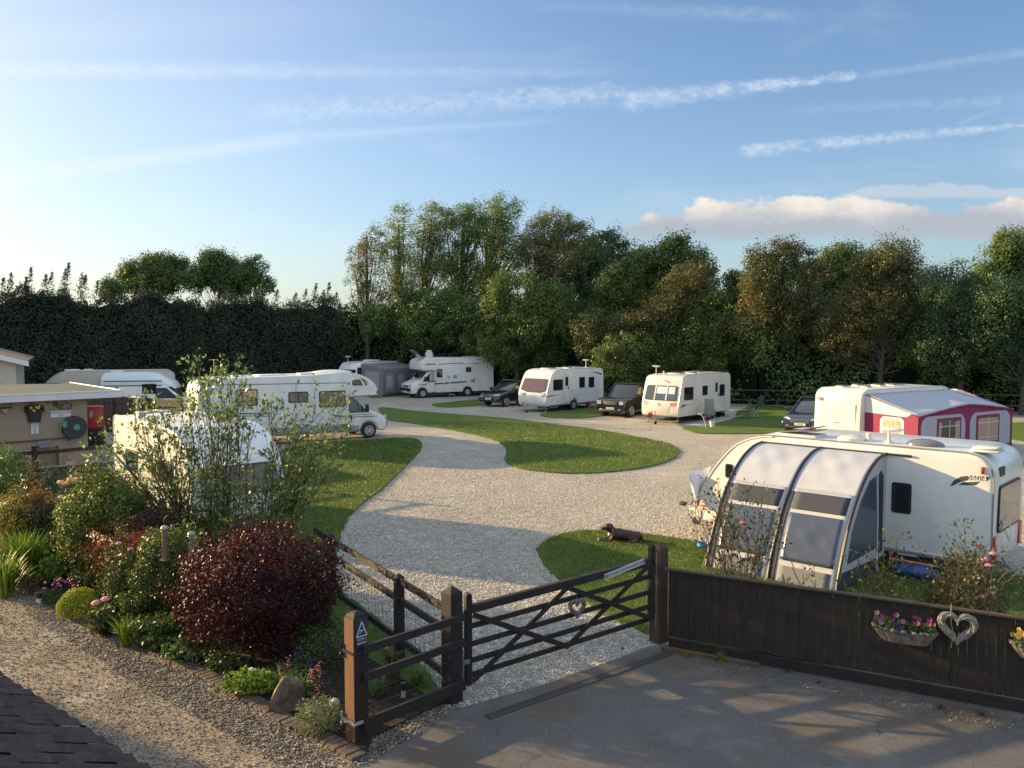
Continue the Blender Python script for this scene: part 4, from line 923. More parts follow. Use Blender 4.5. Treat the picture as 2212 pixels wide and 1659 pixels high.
for k in (-1,1):
    mb.beam((xs+k*.2,Wm/2+.15,0),(xs+k*.2,Wm/2+.25,.22),.02,.02); mb.beam((xs+k*.2,Wm/2+.5,0),(xs+k*.2,Wm/2+.3,.22),.02,.02)
mb.box((xs,Wm/2+.27,.22),(.44,.28,.03)); st = mb.build('door_step', m_alu, None); 
st.location = t.location; st.rotation_euler = t.rotation_euler; tag(st, 'folding metal step on the gravel beside the motorhome with the roof dome', 'step')
underside(t, Lm-1.2, Wm, .40)
# ---- left coachbuilt motorhome, right side to us
ang = math.atan2(.53,.848); Lb, Wb = 8.55, 2.35; nose = G(*zB(1925,940)); 
t = thing('motorhome', 'long white motorhome with overcab bulge and sunlit rear end by the left lawn', 'motorhome', (0,0,0), ang, 'coachbuilt motorhomes')
c_, s_2 = math.cos(ang), math.sin(ang)
xwf = Lb/2-.92; ox, oy = xwf, -1.0
t.location = (nose.x - (ox*c_ - oy*s_2), nose.y - (ox*s_2 + oy*c_), 0)
xf = Lb/2; RB = -Lb/2
P = smooth_line([(RB+.12,.40),(RB+.0,.7),(RB-.03,1.5),(RB+.0,2.3),(RB+.12,2.72),(RB+.42,2.92),(RB+.9,2.97)],3)
top = smooth_line([(xf-3.6,3.0),(xf-2.9,3.06),(xf-2.2,3.10),(xf-1.4,2.98),(xf-.80,2.66),(xf-.55,2.30),(xf-.62,2.08)],3) + [(xf-.75,2.0),(xf-1.95,1.98),(xf-2.0,.42)]
body_from_profile(t, 'body', P+top, Wb, m_white, .13, [(-1.75,.43),(-2.55,.43)], seg=5, z0=.42)
mb = MB(); mb.prism([(xf-2.1,.36),(xf-2.1,2.0),(xf-1.75,2.02),(xf-1.6,1.98),(xf-.98,1.38),(xf-.42,1.15),(xf-.12,.98),(xf,.75),(xf,.42),(xf-.10,.30)] + arch(xwf,.42,.34,10), (0,-1.02,0), (1,0,0), (0,0,1), (0,1,0), 2.04); mb.build('cab', m_white, t, bevel=.12, seg=3, bang=42)
Ow = Vector((xf-.98,0,1.40)); Vw = Vector((-.62,0,.60)).normalized(); Nw = Vector((.60,0,.62)).normalized()
mb = MB(); mb.prism(rpoly([(-.86,.02),(.86,.02),(.80,.80),(-.80,.80)],.08), Ow, (0,1,0), Vw, Nw, .02, -.05); mb.build('windscreen', m_glassb, t, smooth=0)
m_teal = mat('teal_glass', (.05,.13,.14), .08, spec=.8, coat=.6)
for s_ in (-1,1):
    win_poly(t, [(xf-1.05,1.22),(xf-1.20,1.50),(xf-1.66,1.92),(xf-1.92,1.92),(xf-1.86,1.22)], (0,s_*1.02,0), (1,0,0), (0,0,1), (0,s_,0), 'cab_window', fr=.03, th=.012, pm=m_teal)
    wheel(t, xwf, s_*.95, .36, .22, s_, m_alu, 8); wheel(t, -1.75, s_*(Wb/2-.16), .35, .22, s_); wheel(t, -2.55, s_*(Wb/2-.16), .35, .22, s_)
    mirror(t, xf-1.12, s_*1.05, 1.42, s_)
mb = MB(); mb.beam((xf-1.42,-1.035,1.24),(xf-1.50,-1.035,1.78),.02,.05); mb.build('window_post', m_black, t, smooth=0)
grille_front(t, xf, 2.0, lampz=.95)
mb = MB(); mb.prism([(xf-2.0,.36),(xf-1.42,.36),(xf-1.42,.62),(xf-2.0,.66)], (0,-1.02,0), (1,0,0), (0,0,1), (0,-1,0), .01, -.01); mb.build('cab_sill', m_skirt, t, smooth=0)
sk = []
for x0, x1 in ((RB+.15,-3.0),(-1.3,xf-2.02)): sk.append(((x0+x1)/2, x1-x0))
for xc, ln in sk: mb = MB(); mb.box((xc, -Wb/2-.004, .58), (ln, .02, .34)); mb.build('side_skirt', m_skirt, t, bevel=.008)
m_refl = mat('brown_reflecting_glass', (.16,.13,.10), .10, spec=.9, coat=.8, var=.5, vscale=3)
side_win(t, -1, Wb, zB(700,497), zB(902,640), fr=.05, pm=m_refl); wq = side_win(t, -1, Wb, zB(1182,518), zB(1366,610), fr=.045, pm=m_refl); side_win(t, -1, Wb, zB(1465,510), zB(1710,648), fr=.05, pm=m_refl)
x_, z_ = on_y(t, -Wb/2, zB(1273,563)); mb = MB(); mb.box((x_,-Wb/2-.02,z_),(.04,.02,.5)); mb.build('window_bar', m_black, wq, smooth=0)
win_poly(t, [on_y(t,-Wb/2,zB(*q)) for q in ((1772,455),(1772,412),(1800,402),(1845,402),(1868,455))], (0,-Wb/2,0), (1,0,0), (0,0,1), (0,-1,0), 'luton_window', fr=.035, pm=m_refl, th=.02)
side_decal(t, -1, Wb, [[zB(1815,378),zB(1870,400),zB(1905,440),zB(1912,455),zB(1895,458),zB(1880,425),zB(1850,395)],[zB(1840,378),zB(1890,405),zB(1918,430),zB(1918,438),zB(1880,410)],
    [zB(585,447),zB(1000,440),zB(1750,428),zB(1750,434),zB(1000,447),zB(585,454)], [zB(585,710),zB(1020,712),zB(1020,722),zB(585,720)], [zB(585,733),zB(1020,735),zB(1020,742),zB(585,740)], [zB(1545,715),zB(1640,730),zB(1750,738),zB(1750,745),zB(1640,745)]], m_green)
mb = MB(); mb.prism([(xf-2.0,1.05),(xf-.5,1.02),(xf-.5,.99),(xf-2.0,1.01)], (0,-1.02,0), (1,0,0), (0,0,1), (0,-1,0), .004, -.002); mb.prism([(xf-2.0,1.14),(xf-.7,1.12),(xf-.7,1.10),(xf-2.0,1.11)], (0,-1.02,0), (1,0,0), (0,0,1), (0,-1,0), .004, -.002); mb.build('cab_decal', m_green, t, smooth=0)
mb = MB(); mb.box((xf-1.78,-1.04,1.0),(.07,.03,.2)); mb.build('door_handle', m_black, t, bevel=.02)
mb = MB(); mb.box((xf-1.3,-Wb/2-.02,2.05),(1.5,.05,.06)); mb.build('luton_rail', m_white, t, bevel=.02)
mb = MB(); mb.box((xf-5.2,0,2.99),(1.3,.9,.10)); mb.box((xf-6.6,.2,2.98),(.6,.6,.10)); mb.box((xf-3.6,-.1,3.03),(.7,.6,.08)); mb.build('roof_light', m_white, t, bevel=.04)
mb = MB(); mb.ell((xf-2.3,0,3.06),(.95,.75,.12),24,10); mb.build('roof_pod', m_white, t)
# cycle rack, rear lamps and awning cassette on the rear face
xr = RB
mb = MB()
for y in (-.35,.35):
    mb.tube([(xr-.0,y,2.35),(xr-.14,y,2.38),(xr-.14,y,1.2),(xr-.02,y,1.1)], .018, 8)
    mb.tube([(xr-.14,y,1.35),(xr-.45,y,1.38)], .018, 8)
for z in (1.3,1.9,2.38): mb.tube([(xr-.14,-.5,z),(xr-.14,.5,z)], .016, 8)
mb.tube([(xr-.42,-.8,1.38),(xr-.42,.8,1.38)], .03, 8)
mb.build('cycle_rack', m_white, t)
for s_ in (-1,1):
    mb = MB(); mb.box((xr-.02, s_*1.0, .95),(.06,.14,.5)); mb.build('tail_lamp', m_red, t, bevel=.02)
    mb = MB(); mb.box((xr-.0, s_*(Wb/2-.02), 2.42),(.06,.05,.10)); mb.build('marker_lamp', m_red, t, bevel=.01)
mb = MB(); mb.prism(rr(-.7,1.3,.2,1.9,.06), (xr-.03,0,0), (0,1,0), (0,0,1), (-1,0,0), .03); mb.build('rear_window', m_glass, t, smooth=0)
ap = on_z(t, 2.97, zB(312,345)); mb = MB(); mb.cyl((RB+1.0,.3,3.35), .012, .75, n=6); mb.beam((RB+.8,.3,3.72),(RB+1.2,.3,3.72),.02,.02); mb.beam((RB+1.0,.15,3.72),(RB+1.0,.45,3.72),.02,.02); mb.build('roof_aerial', m_alu, t)
side_fit(t, -1, Wb, Lb-2.6, (.9,)); underside(t, Lb-2, Wb, .42)
# ---- high-top camper van
ang = math.atan2(.18,.984); Lv, Wv = 4.9, 1.95; nz = at(*zA(1795,760), 47.5)
t = thing('camper_van', 'white high-roof camper van with dark green stripes behind the brown fence', 'camper van', (0,0,0), ang)
c_, s_2 = math.cos(ang), math.sin(ang); ox, oy = Lv/2-.1, -Wv/2; t.location = (nz.x+.55-(ox*c_-oy*s_2), 47.5-(ox*s_2+oy*c_), 0)
xf = Lv/2; RB = -Lv/2
P = [(RB+.03,.34),(RB,.9),(RB+.05,1.95),(xf-1.45,1.98),(xf-.62,1.25),(xf-.28,1.12),(xf-.03,.95),(xf,.5),(xf-.08,.32)]
mb = MB(); mb.prism(P + arch(xf-.85,.38,.33,10) + arch(RB+1.05,.38,.33,10), (0,-Wv/2,0), (1,0,0), (0,0,1), (0,1,0), Wv); mb.build('body', m_white, t, bevel=.09, seg=3, bang=42)
def cs(x, zlo, zhi, w0, w1): return [(x,-w0/2,zlo),(x,w0/2,zlo),(x,w0/2-.04,(zlo+zhi)/2),(x,w1/2,zhi),(x,-w1/2,zhi),(x,-w0/2+.04,(zlo+zhi)/2)]
m_pale = mat('camper_roof', (.58,.68,.68), .4, coat=.3)
mb = MB(); mb.loft([cs(RB+.10,1.93,2.50,1.86,1.5), cs(RB+.28,1.93,2.68,1.88,1.4), cs(RB+2.4,1.93,2.70,1.88,1.4), cs(RB+2.9,1.93,2.62,1.88,1.35), cs(xf-1.15,1.90,2.15,1.84,1.4), cs(xf-.98,1.78,1.86,1.75,1.6)])
hr = mb.build('high_roof', m_pale, t, bevel=.04, seg=2, bang=30)
mb = MB()
for z, w_ in ((1.99,.0),(2.24,-.05)):
    mb.box((RB+1.75, -(1.88/2+.004+w_*.5), z), (3.0,.03,.05)); mb.box((RB+.06-w_*.8,0,z),(.05,1.78+w_,.05))
mb.build('stripe', m_green, t, smooth=0)
mb = MB(); mb.box((RB+.75,0,2.73),(.6,.6,.1)); mb.build('roof_vent', m_white, t, bevel=.04)
side_win(t, -1, Wv, zA(1402,632), zA(1546,728), fr=.04)
win_poly(t, [(xf-.80,1.28),(xf-1.42,1.86),(xf-1.98,1.86),(xf-1.98,1.28)], (0,-Wv/2,0), (1,0,0), (0,0,1), (0,-1,0), 'cab_window', fr=.03, pm=m_glassb)
win_poly(t, [(-.75,1.25),(.75,1.25),(.7,1.8),(-.7,1.8)], (RB+.02,0,0), (0,1,0), (0,0,1), (-1,0,0), 'rear_window', th=.03)
Ow = Vector((xf-.66,0,1.28)); Vw = Vector((-.75,0,.66)).normalized(); Nw = Vector((.66,0,.75)).normalized(); mb = MB(); mb.prism(rpoly([(-.8,.02),(.8,.02),(.75,.98),(-.75,.98)],.08), Ow, (0,1,0), Vw, Nw, .02, -.05); mb.build('windscreen', m_glassb, t, smooth=0)
for s_ in (-1,1): wheel(t, xf-.85, s_*(Wv/2-.12), .32, .19, s_); wheel(t, RB+1.05, s_*(Wv/2-.12), .32, .19, s_); mirror(t, xf-.85, s_*Wv/2, 1.35, s_, big=False)
mb = MB(); mb.box((0,-Wv/2-.01,.72),(Lv-.4,.03,.06)); mb.build('rubbing_strip', m_black, t, bevel=.01)
side_decal(t, -1, Wv, [[zA(1130,668),zA(1165,660),zA(1172,690),zA(1150,695),zA(1140,680)]], m_ink)
grille_front(t, xf-.02, 1.7, lampz=.85)

# ================================================================ cars
def car(name, label, loc, ang, L, W, H, m, boxy=False, grille_m=None, plate_txt=None, rim=None, gpair=True, lampm=None, cat='car'):
    t = thing(name, label, cat, loc, ang, 'cars parked beside the caravans')
    xf, RB = L/2, -L/2; wb = .30*L
    if boxy: P = [(RB+.03,.42),(RB,.8),(RB+.03,1.12),(xf-1.35,1.14),(xf-.18,1.08),(xf-.02,1.0),(xf,.62),(xf-.04,.36)]
    else: P = [(RB+.10,.40),(RB+.0,.62),(RB+.03,.98),(RB+.2,1.10),(xf-1.35,1.06),(xf-.75,.98),(xf-.30,.86),(xf-.06,.70),(xf,.5),(xf-.06,.28)]
    mb = MB(); mb.prism(P + arch(wb+.12,.40,.34,12) + arch(-wb,.40,.34,12), (0,-W/2,0), (1,0,0), (0,0,1), (0,1,0), W)
    mb.build('body', m, t, bevel=.10 if not boxy else .06, seg=4, bang=38)
    zb = 1.12 if boxy else 1.04; a_, b_ = (.05,.12) if boxy else (.04,.24)
    base = [(xf-1.25,zb-.06),(RB+.10,zb-.06)]; tx0, tx1 = (xf-1.85, RB+.20) if boxy else (xf-2.15, RB+.65)
    def quad(x0, x1, w, z): return [(x0,-w/2,z),(x0,w/2,z),(x1,w/2,z),(x1,-w/2,z)]
    mb = MB(); mb.loft([quad(xf-1.2,RB+.12,W-.10,zb-.08), quad(tx0,tx1,W-.12-2*b_*.55,H-.05)]); mb.build('glasshouse', m_glass, t, bevel=.04, seg=2)
    mb = MB(); mb.box(((tx0+tx1)/2,0,H-.015),(tx0-tx1+.06,W-.10-2*b_*.5,.07)); mb.build('roof', m, t, bevel=.035, seg=3)
    mb = MB(); wt = (W-.12-2*b_*.55)/2
    for s_ in (-1,1):
        for xb, xt in ((xf-1.2,tx0),(xf-2.05,tx0-.25) ,( .15*-L+.1,-.12*L+.1),(RB+.14,tx1)):
            mb.beam((xb,s_*(W/2-.05),zb-.06),(xt,s_*wt,H-.05),.05,.075)
    mb.build('pillars', m, t, bevel=.01)
    for s_ in (-1,1):
        lz = .86 if boxy else .74; z_ = .10 if boxy else .06
        mb = MB()
        if boxy: mb.prism(rr(min(s_*.60,s_*.88),lz-.10,max(s_*.60,s_*.88),lz+.10,.03), (xf-.02,0,0), (0,1,0), (0,0,1), (1,0,0), .035)
        else: mb.loft([[(xf-.05,s_*.48,lz-.05),(xf-.05,s_*.50,lz+.06),(xf-.02,s_*.50,lz+.0)],[(xf-.30,s_*(W/2-.06),lz+.0),(xf-.42,s_*(W/2-.05),lz+.14),(xf-.20,s_*(W/2-.05),lz+.06)]])
        mb.build('headlamp', lampm or m_lamp, t, bevel=.0)
        mb = MB(); mb.ell((xf-.04,s_*.62,.46),(.05,.11,.045),12,6); mb.build('fog_lamp', m_lamp, t)
        for xw in (wb+.12,-wb): wheel(t, xw, s_*(W/2-.11), .35 if not boxy else .37, .21, s_, rim or m_alu, 5)
        mirror(t, xf-1.45, s_*(W/2-.02), zb+.06, s_, m, big=False)
    mb = MB(); gz = .86 if boxy else .70
    mb.prism(rpoly([(-.42,gz-.12),(.42,gz-.12),(.50,gz+.09),(-.50,gz+.09)],.05), (xf-.05,0,0), (0,1,0), (0,0,1), (1,0,0), .05 if not boxy else .07); g = mb.build('grille', m_black, t, smooth=0)
    mb = MB()
    for k in range(3): mb.box((xf+.01 if not boxy else xf+.025, 0, gz-.075+.07*k),(.03,.86+.05*k,.022))
    mb.build('grille_bar', grille_m or m_chrome, g, bevel=.006)
    mb = MB(); mb.box((xf-.02,0,.40),(.10,W*.80,.14)); mb.build('bumper', m_black, t, bevel=.03)
    mb = MB(); mb.prism(rr(-.26,.48,.26,.59,.01), (xf-.02,0,0), (0,1,0), (0,0,1), (1,0,0), .05); pl_ = mb.build('number_plate', m_plate, t, smooth=0)
    if plate_txt: text_obj(plate_txt, .095, m_ink, pl_, (xf+.033,0,.535), (0,1,0), (0,0,1))
    return t
m_cb = mat('car_black', (.008,.008,.010), .22, coat=.8); m_cn = mat('car_navy', (.010,.016,.035), .22, coat=.8)
a1 = math.atan2(-.71,-.70)
c1 = G(*zD(170,425)); car('parked_car', 'dark people carrier with chrome grille between the far motorhome and white caravan', place((G(*zD(262,428)).x+.0, G(*zD(262,428)).y), a1, 4.7, 1.88, 1, 1), a1, 4.7, 1.88, 1.68, m_cb, plate_txt='W1 JEV')
a2 = math.atan2(-.78,-.62)
car('off_roader', 'boxy black off-roader with white plate between the two touring caravans', place((G(*zD(1232,512)).x, G(*zD(1232,512)).y), a2, 4.8, 1.92, 1, 1), a2, 4.8, 1.92, 1.88, m_cb, boxy=True, grille_m=m_grey, plate_txt='PN06 NWX', cat='off-roader')
a3 = math.atan2(-.78,-.62)
q = G(1770,944); car('parked_car', 'dark blue car with green grille badge half hidden by the awning caravan', place((q.x, q.y), a3, 4.5, 1.86, 1, 1), a3, 4.5, 1.86, 1.70, m_cn, plate_txt='KV10 JHL')
# ================================================================ timber: posts, rails, gate, board fence
def wood(name, c1, c2, rough=.75):
    if name in MATS: return MATS[name]
    m = mat(name, c1, rough, color2=c2, vscale=2.2, bump=.35, bscale=30, stretch=(9, 9, .9)); return m
m_dark = wood('dark_stained_timber', (.022,.016,.013), (.011,.008,.007))
m_rail = mat('dark_stained_rail', (.026,.019,.015), .75, color2=(.012,.009,.008), vscale=4, bump=.35, bscale=30)
m_sunlitw = wood('sunlit_timber', (.21,.095,.042), (.12,.05,.022))
m_boardw = wood('brown_fence_board', (.036,.024,.017), (.017,.011,.008))
def post(name_, p, rz, w, h, m, parent, cap='four', nm='post'):
    mb = MB(); x, y = p
    mb.box((x, y, h/2-.05), (w, w, h-.0+.1), rz)
    k = w/2; c_, s_ = math.cos(rz), math.sin(rz)
    cs_ = [(x+a*c_-b*s_, y+a*s_+b*c_, h) for a, b in ((-k,-k),(k,-k),(k,k),(-k,k))]
    mb.add(cs_ + [(x, y, h+w*.42)], [(0,1,4),(1,2,4),(2,3,4),(3,0,4)])
    return mb.build(nm, m, parent, bevel=.008, seg=1, smooth=0)
A = Vector((-1.87, 10.14, 0)); Cp = Vector((-.80, 11.25, 0)); D = Vector((2.34, 13.5, 0))
aAC = math.atan2(Cp.y-A.y, Cp.x-A.x)
fr = thing('rail_fence', 'short dark post-and-rail fence with the wire mesh and camera sign, left of the gate', 'fence')
# end post: its left face has the orange sunlight painted on as a thin slab
mb = MB(); w_ = .20; c_, s_ = math.cos(aAC), math.sin(aAC)
mb.box((A.x, A.y, .76), (w_, w_, 1.58), aAC); mb.lathe([(.135,0),(.12,.03),(.06,.055),(.01,.065)], (A.x, A.y, 1.545), 4, None); 
pA_ = mb.build('end_post', m_dark, fr, bevel=.01, seg=1, smooth=0)
lf = Vector((-c_, -s_, 0)); sdn = Vector((s_, -c_, 0))
mb = MB(); q = A + lf*(w_/2+.004); mb.box((q.x, q.y, .755), (.012, w_-.016, 1.55), aAC); mb.build('sunlit_face', m_sunlitw, pA_, smooth=0)
def wdir(p, along=0, side=0, up=0, d=Vector((c_, s_, 0)), n=sdn): return p + d*along + n*side + Vector((0,0,up))
for z in (1.13, .28):
    mb = MB(); q0 = wdir(A, -.13, .115, z); mb.beam(wdir(A,-.115,-.13,z), wdir(A,-.115,.12,z), .03, .03); mb.beam(q0, wdir(A,.02,.115,z), .03, .03)
    mb.cyl(wdir(A,-.125,-.14,z+.03), .014, .12, n=8); mb.ell(wdir(A,-.125,-.14,z-.05), (.022,)*3, 8, 6); mb.build('hinge', m_black if z > 1 else m_grey, pA_, bevel=.0)
dAC = (Cp-A).normalized()
for z, h_ in ((1.16,.10),(.82,.10),(.24,.15)):
    mb = MB(); a0 = A + dAC*.0 + sdn*.125; b0 = Cp + dAC*.12 + sdn*.125
    mb.beam((a0.x,a0.y,z),(b0.x,b0.y,z),.045,h_); mb.build('rail', m_rail, fr, bevel=.006, seg=1, smooth=0)
def wires(p, q, z0, z1, par, nz=6, step=.15, off=.0):
    mb = MB(); d = (q-p); L = d.length; d.normalize()
    for k in range(nz): z = z0+(z1-z0)*k/(nz-1); mb.tube([(p.x,p.y,z),(q.x,q.y,z)], .0022, 4, False)
    for k in range(int(L/step)): x = p + d*(step*(k+.5)); mb.tube([(x.x,x.y,z0),(x.x,x.y,z1)], .0022, 4, False)
    return mb.build('wire_mesh', mat('wire_dark', (.10,.10,.10), .5, metal=.6), par, smooth=0)
wires(A+sdn*.09, Cp+sdn*.09, .25, 1.15, fr)
# camera-warning sign on the end post
sg = thing('warning_sign', 'dark sign with white triangle and camera reading CCTV in operation on the end post', 'sign')
so_ = A + sdn*(w_/2+.001); U = Vector((c_, s_, 0)); N = sdn
m_sign = mat('sign_slate', (.03,.035,.045), .45); m_wht = mat('sign_white', (.62,.64,.68), .55)
mb = MB(); mb.prism(rr(-.085,1.20,.085,1.545,.02), so_, U, (0,0,1), N, .008, 0); mb.build('plate', m_sign, sg, smooth=0)
mb = MB()
tri = [(-.075,1.325),(.075,1.325),(0,1.50)]
for i in range(3):
    p, q = Vector(tri[i]), Vector(tri[(i+1)%3]); d = (q-p).normalized(); n2 = Vector((-d.y, d.x))*.0055
    mb.prism([tuple(p-n2-d*.004),tuple(q-n2+d*.004),tuple(q+n2+d*.004),tuple(p+n2-d*.004)], so_, U, (0,0,1), N, .0105, .007)
mb.build('triangle', m_wht, sg, smooth=0)
mb = MB(); mb.prism([(-.025,1.405),(.022,1.398),(.032,1.408),(.020,1.385),(-.018,1.382)], so_, U, (0,0,1), N, .0105, .007); mb.prism([(-.012,1.384),(-.004,1.384),(-.012,1.365),(-.036,1.358),(-.036,1.365),(-.018,1.369)], so_, U, (0,0,1), N, .0105, .007)
mb.build('camera_symbol', mat('sign_blue', (.35,.48,.62), .5), sg, smooth=0)
text_obj('CCTV in', .038, m_wht, sg, so_+N*.009+Vector((0,0,1.285)), U, (0,0,1)); text_obj('operation', .034, m_wht, sg, so_+N*.009+Vector((0,0,1.245)), U, (0,0,1))
# side fence running back from the corner post
sf = thing('rail_fence', 'dark post-and-rail fence running back between lawn and gravel from the thick corner post', 'fence')
post('c', (Cp.x, Cp.y), aAC, .21, 1.50, m_dark, sf, nm='corner_post')
dS = Vector((-.52,.85,0)).normalized(); nS = Vector((-dS.y, dS.x, 0))
for t_ in (1.72, 4.7): post('p', tuple((Cp+dS*t_)[:2]), math.atan2(dS.y,dS.x), .13, 1.28, m_dark, sf)
for z in (1.22,.93,.32):
    mb = MB(); a0, b0 = Cp + dS*.1, Cp + dS*5.6; mb.beam((a0.x,a0.y,z),(b0.x,b0.y,z),.05,.10); mb.build('rail', m_rail, sf, bevel=.006, seg=1, smooth=0)
wires(Cp+dS*.1+nS*.03, Cp+dS*5.6+nS*.03, .1, .95, sf)
# five-bar gate
g0 = Vector((-.60,11.52,0)); g1 = Vector((2.19,13.32,0)); gd = (g1-g0); GL = gd.length; gd.normalize()
gt = thing('field_gate', 'dark wooden five-bar gate with crossed braces closing the gravel drive', 'gate', g0, math.atan2(gd.y, gd.x))
SL = .185/GL
def gz(x, z): return z + x*SL
mb = MB(); mb.box((0,0,.74),(.09,.085,1.24)); mb.cyl((0,0,1.36),.045,.085,'Y',12); mb.build('stile', m_dark, gt, bevel=.008, seg=1, smooth=0)
mb = MB(); mb.box((GL,0,1.0),(.09,.085,1.16)); mb.cyl((GL,0,1.58),.045,.085,'Y',12); mb.build('stile', m_dark, gt, bevel=.008, seg=1, smooth=0)
mb = MB(); mb.beam((-.03,0,gz(0,1.17)),(GL+.03,0,gz(GL,1.17)),.085,.115); mb.build('top_rail', m_rail, gt, bevel=.01, seg=1, smooth=0)
for z in (.93,.68,.45,.25):
    mb = MB(); mb.beam((.04,0,gz(0,z)),(GL-.04,0,gz(GL,z)),.03,.075); mb.build('bar', m_rail, gt, bevel=.004, seg=1, smooth=0)
xm = GL*.5
for (xa, za, xb, zb_) in ((.05,1.10,xm,.24),(.05,.16,xm,1.12),(xm,1.12,GL-.05,.28),(xm,.24,GL-.05,1.14)):
    mb = MB(); off = -.032 if (xb-xa)*(zb_-za) > 0 else -.055
    mb.beam((xa,off,gz(xa,za)),(xb,off,gz(xb,zb_)),.024,.075); mb.build('brace', m_rail, gt, bevel=.004, seg=1, smooth=0)
mb = MB(); mb.tube([(-.07,0,.2),(-.07,0,.62)],.008,6); mb.box((-.05,-.05,.47),(.09,.02,.06)); mb.build('latch', mat('latch_metal', (.32,.32,.33), .4, metal=.7), gt, smooth=0)
mb = MB(); mb.tube([(GL+.085,-.02,.3),(GL+.085,-.02,1.5)],.007,6); mb.build('hinge_rod', m_alu, gt, smooth=0)
# sign on the gate's top rail
gs = thing('gate_sign', 'long narrow white sign with black capitals on the top rail of the gate', 'sign', gt.location, gt.rotation_euler.z)
(xa, za), (xb, zb_) = on_y(gs, -.05, (1306,1247)), on_y(gs, -.05, (1392,1212))
U = Vector((xb-xa, 0, zb_-za)); Ls_ = U.length; U.normalize(); Nn = Vector((0,-1,0)); Vv = Nn.cross(U)
Oc = Vector(((xa+xb)/2, -.048, (za+zb_)/2))
mb = MB(); mb.prism([(-Ls_/2,-.042),(Ls_/2,-.042),(Ls_/2,.046),(-Ls_/2,.046)], Oc, U, Vv, Nn, .006); mb.build('plate', mat('plastic_white_sign', (.50,.50,.51), .5, var=.2), gs, smooth=0)
text_obj('BREATHABLE GROUNDSHEETS 24/7', .048, m_ink, gs, Oc+Nn*.0075, U, Vv)
mb = MB()
for s_ in (-1,1): mb.prism([(s_*(Ls_/2-.02)-.006,-.03),(s_*(Ls_/2-.02)+.006,-.03),(s_*(Ls_/2-.02)+.006,.03),(s_*(Ls_/2-.02)-.006,.03)], Oc, U, Vv, Nn, .008, .005)
mb.build('bar_mark', m_ink, gs, smooth=0)
# heart wreaths
def heart(t, s): 
    return (s*16*math.sin(t)**3/16, s*(13*math.cos(t)-5*math.cos(2*t)-2*math.cos(3*t)-math.cos(4*t))/16)
def wreath(name, label, loc, rz, size, m, group='woven heart wreaths', rt=.03, strands=9, hang=.3):
    w_ = thing(name, label, 'wreath', loc, rz, group); rg = random.Random(int(size*1000)); mb = MB()
    for k in range(strands):
        ph = 2*math.pi*k/strands; pts = []
        for i in range(41):
            t_ = 2*math.pi*i/40; x, z = heart(t_, size); q = t_*3+ph; x2, z2 = heart(t_, size*1.0)
            d = Vector((x, z)); d = d.normalized() if d.length > 1e-6 else Vector((0,1))
            r_ = rt*(1+.25*math.sin(k*2+t_*5))
            pts.append((x+d.x*r_*math.cos(q), r_*math.sin(q), z+d.y*r_*math.cos(q)))
        mb.tube(pts, .0085, 5, False)
    mb.build('woven_frame', m, w_)
    mb = MB(); mb.tube([(0,0,size*.30),(0,.01,size*.30+hang)], .003, 5); mb.build('hanging_string', m_grey, w_); return w_
m_wick = mat('grey_willow', (.30,.27,.22), .8, var=.4, vscale=20)
x_, z_ = on_y(gt, -.08, (1246,1311)); p = gt.matrix_world if False else None
def local_to_world(rt, x, y, z):
    a_ = rt.rotation_euler.z; return Vector((rt.location.x + x*math.cos(a_)-y*math.sin(a_), rt.location.y + x*math.sin(a_)+y*math.cos(a_), rt.location.z+z))
wreath('heart_wreath', 'grey woven heart wreath hanging in the middle of the five-bar gate', local_to_world(gt, x_, -.09, z_), gt.rotation_euler.z, .125, mat('grey_twig', (.16,.15,.14), .85, var=.4, vscale=20), hang=.11, rt=.028)
# right gate post and board fence
f0, f1 = G(1445,1403), G(2212,1545); fa = math.atan2(f1.y-f0.y, f1.x-f0.x)
bf = thing('board_fence', 'brown close-board fence with capping rail right of the gate', 'fence', (f0.x, f0.y, 0), fa)
FL = 9.0; HT = 1.27
rg = random.Random(3); mb = MB(); x = -.02
while x < FL:
    w_ = rg.uniform(.100,.125); mb.box((x+w_/2, .012+rg.uniform(-.005,.005), .2+HT/2-.1), (w_-rg.choice((.002,.003,.005,.002)), .018, HT-.22), ry=rg.uniform(-.006,.006)); x += w_
mb.build('board_panel', m_boardw, bf, smooth=0)
mb = MB(); mb.box((FL/2-.03, 0, HT), (FL+.1, .09, .035), ry=0); mb.build('capping_rail', mat('cap_timber', (.085,.055,.036), .75, color2=(.045,.03,.02), vscale=3, bump=.3), bf, bevel=.006, seg=1, smooth=0)
mb = MB(); mb.box((FL/2, -.012, .115), (FL, .03, .16)); mb.build('plinth_board', m_rail, bf, bevel=.006, seg=1, smooth=0)
mb = MB(); mb.box((.65, -.07, .03), (1.5, .07, .08), rz=.02); mb.build('loose_plinth', mat('brown_plinth', (.12,.07,.045), .8, var=.4), bf, bevel=.008, seg=1, smooth=0)
for z in (.35,1.1):
    mb = MB(); mb.box((FL/2, .055, z), (FL, .06, .08)); mb.build('arris_rail', m_rail, bf, smooth=0)
dp_ = post('d', (D.x, D.y), aAC-.12, .21, 1.52, wood('gate_post_brown', (.085,.048,.032), (.04,.024,.017)), None, nm='gate_post')
tag(dp_, 'tall square brown gate post with pointed top between the gate and board fence', 'post')
def on_fence(u, v): x_, z_ = on_y(bf, 0.0, (u, v)); return x_, z_
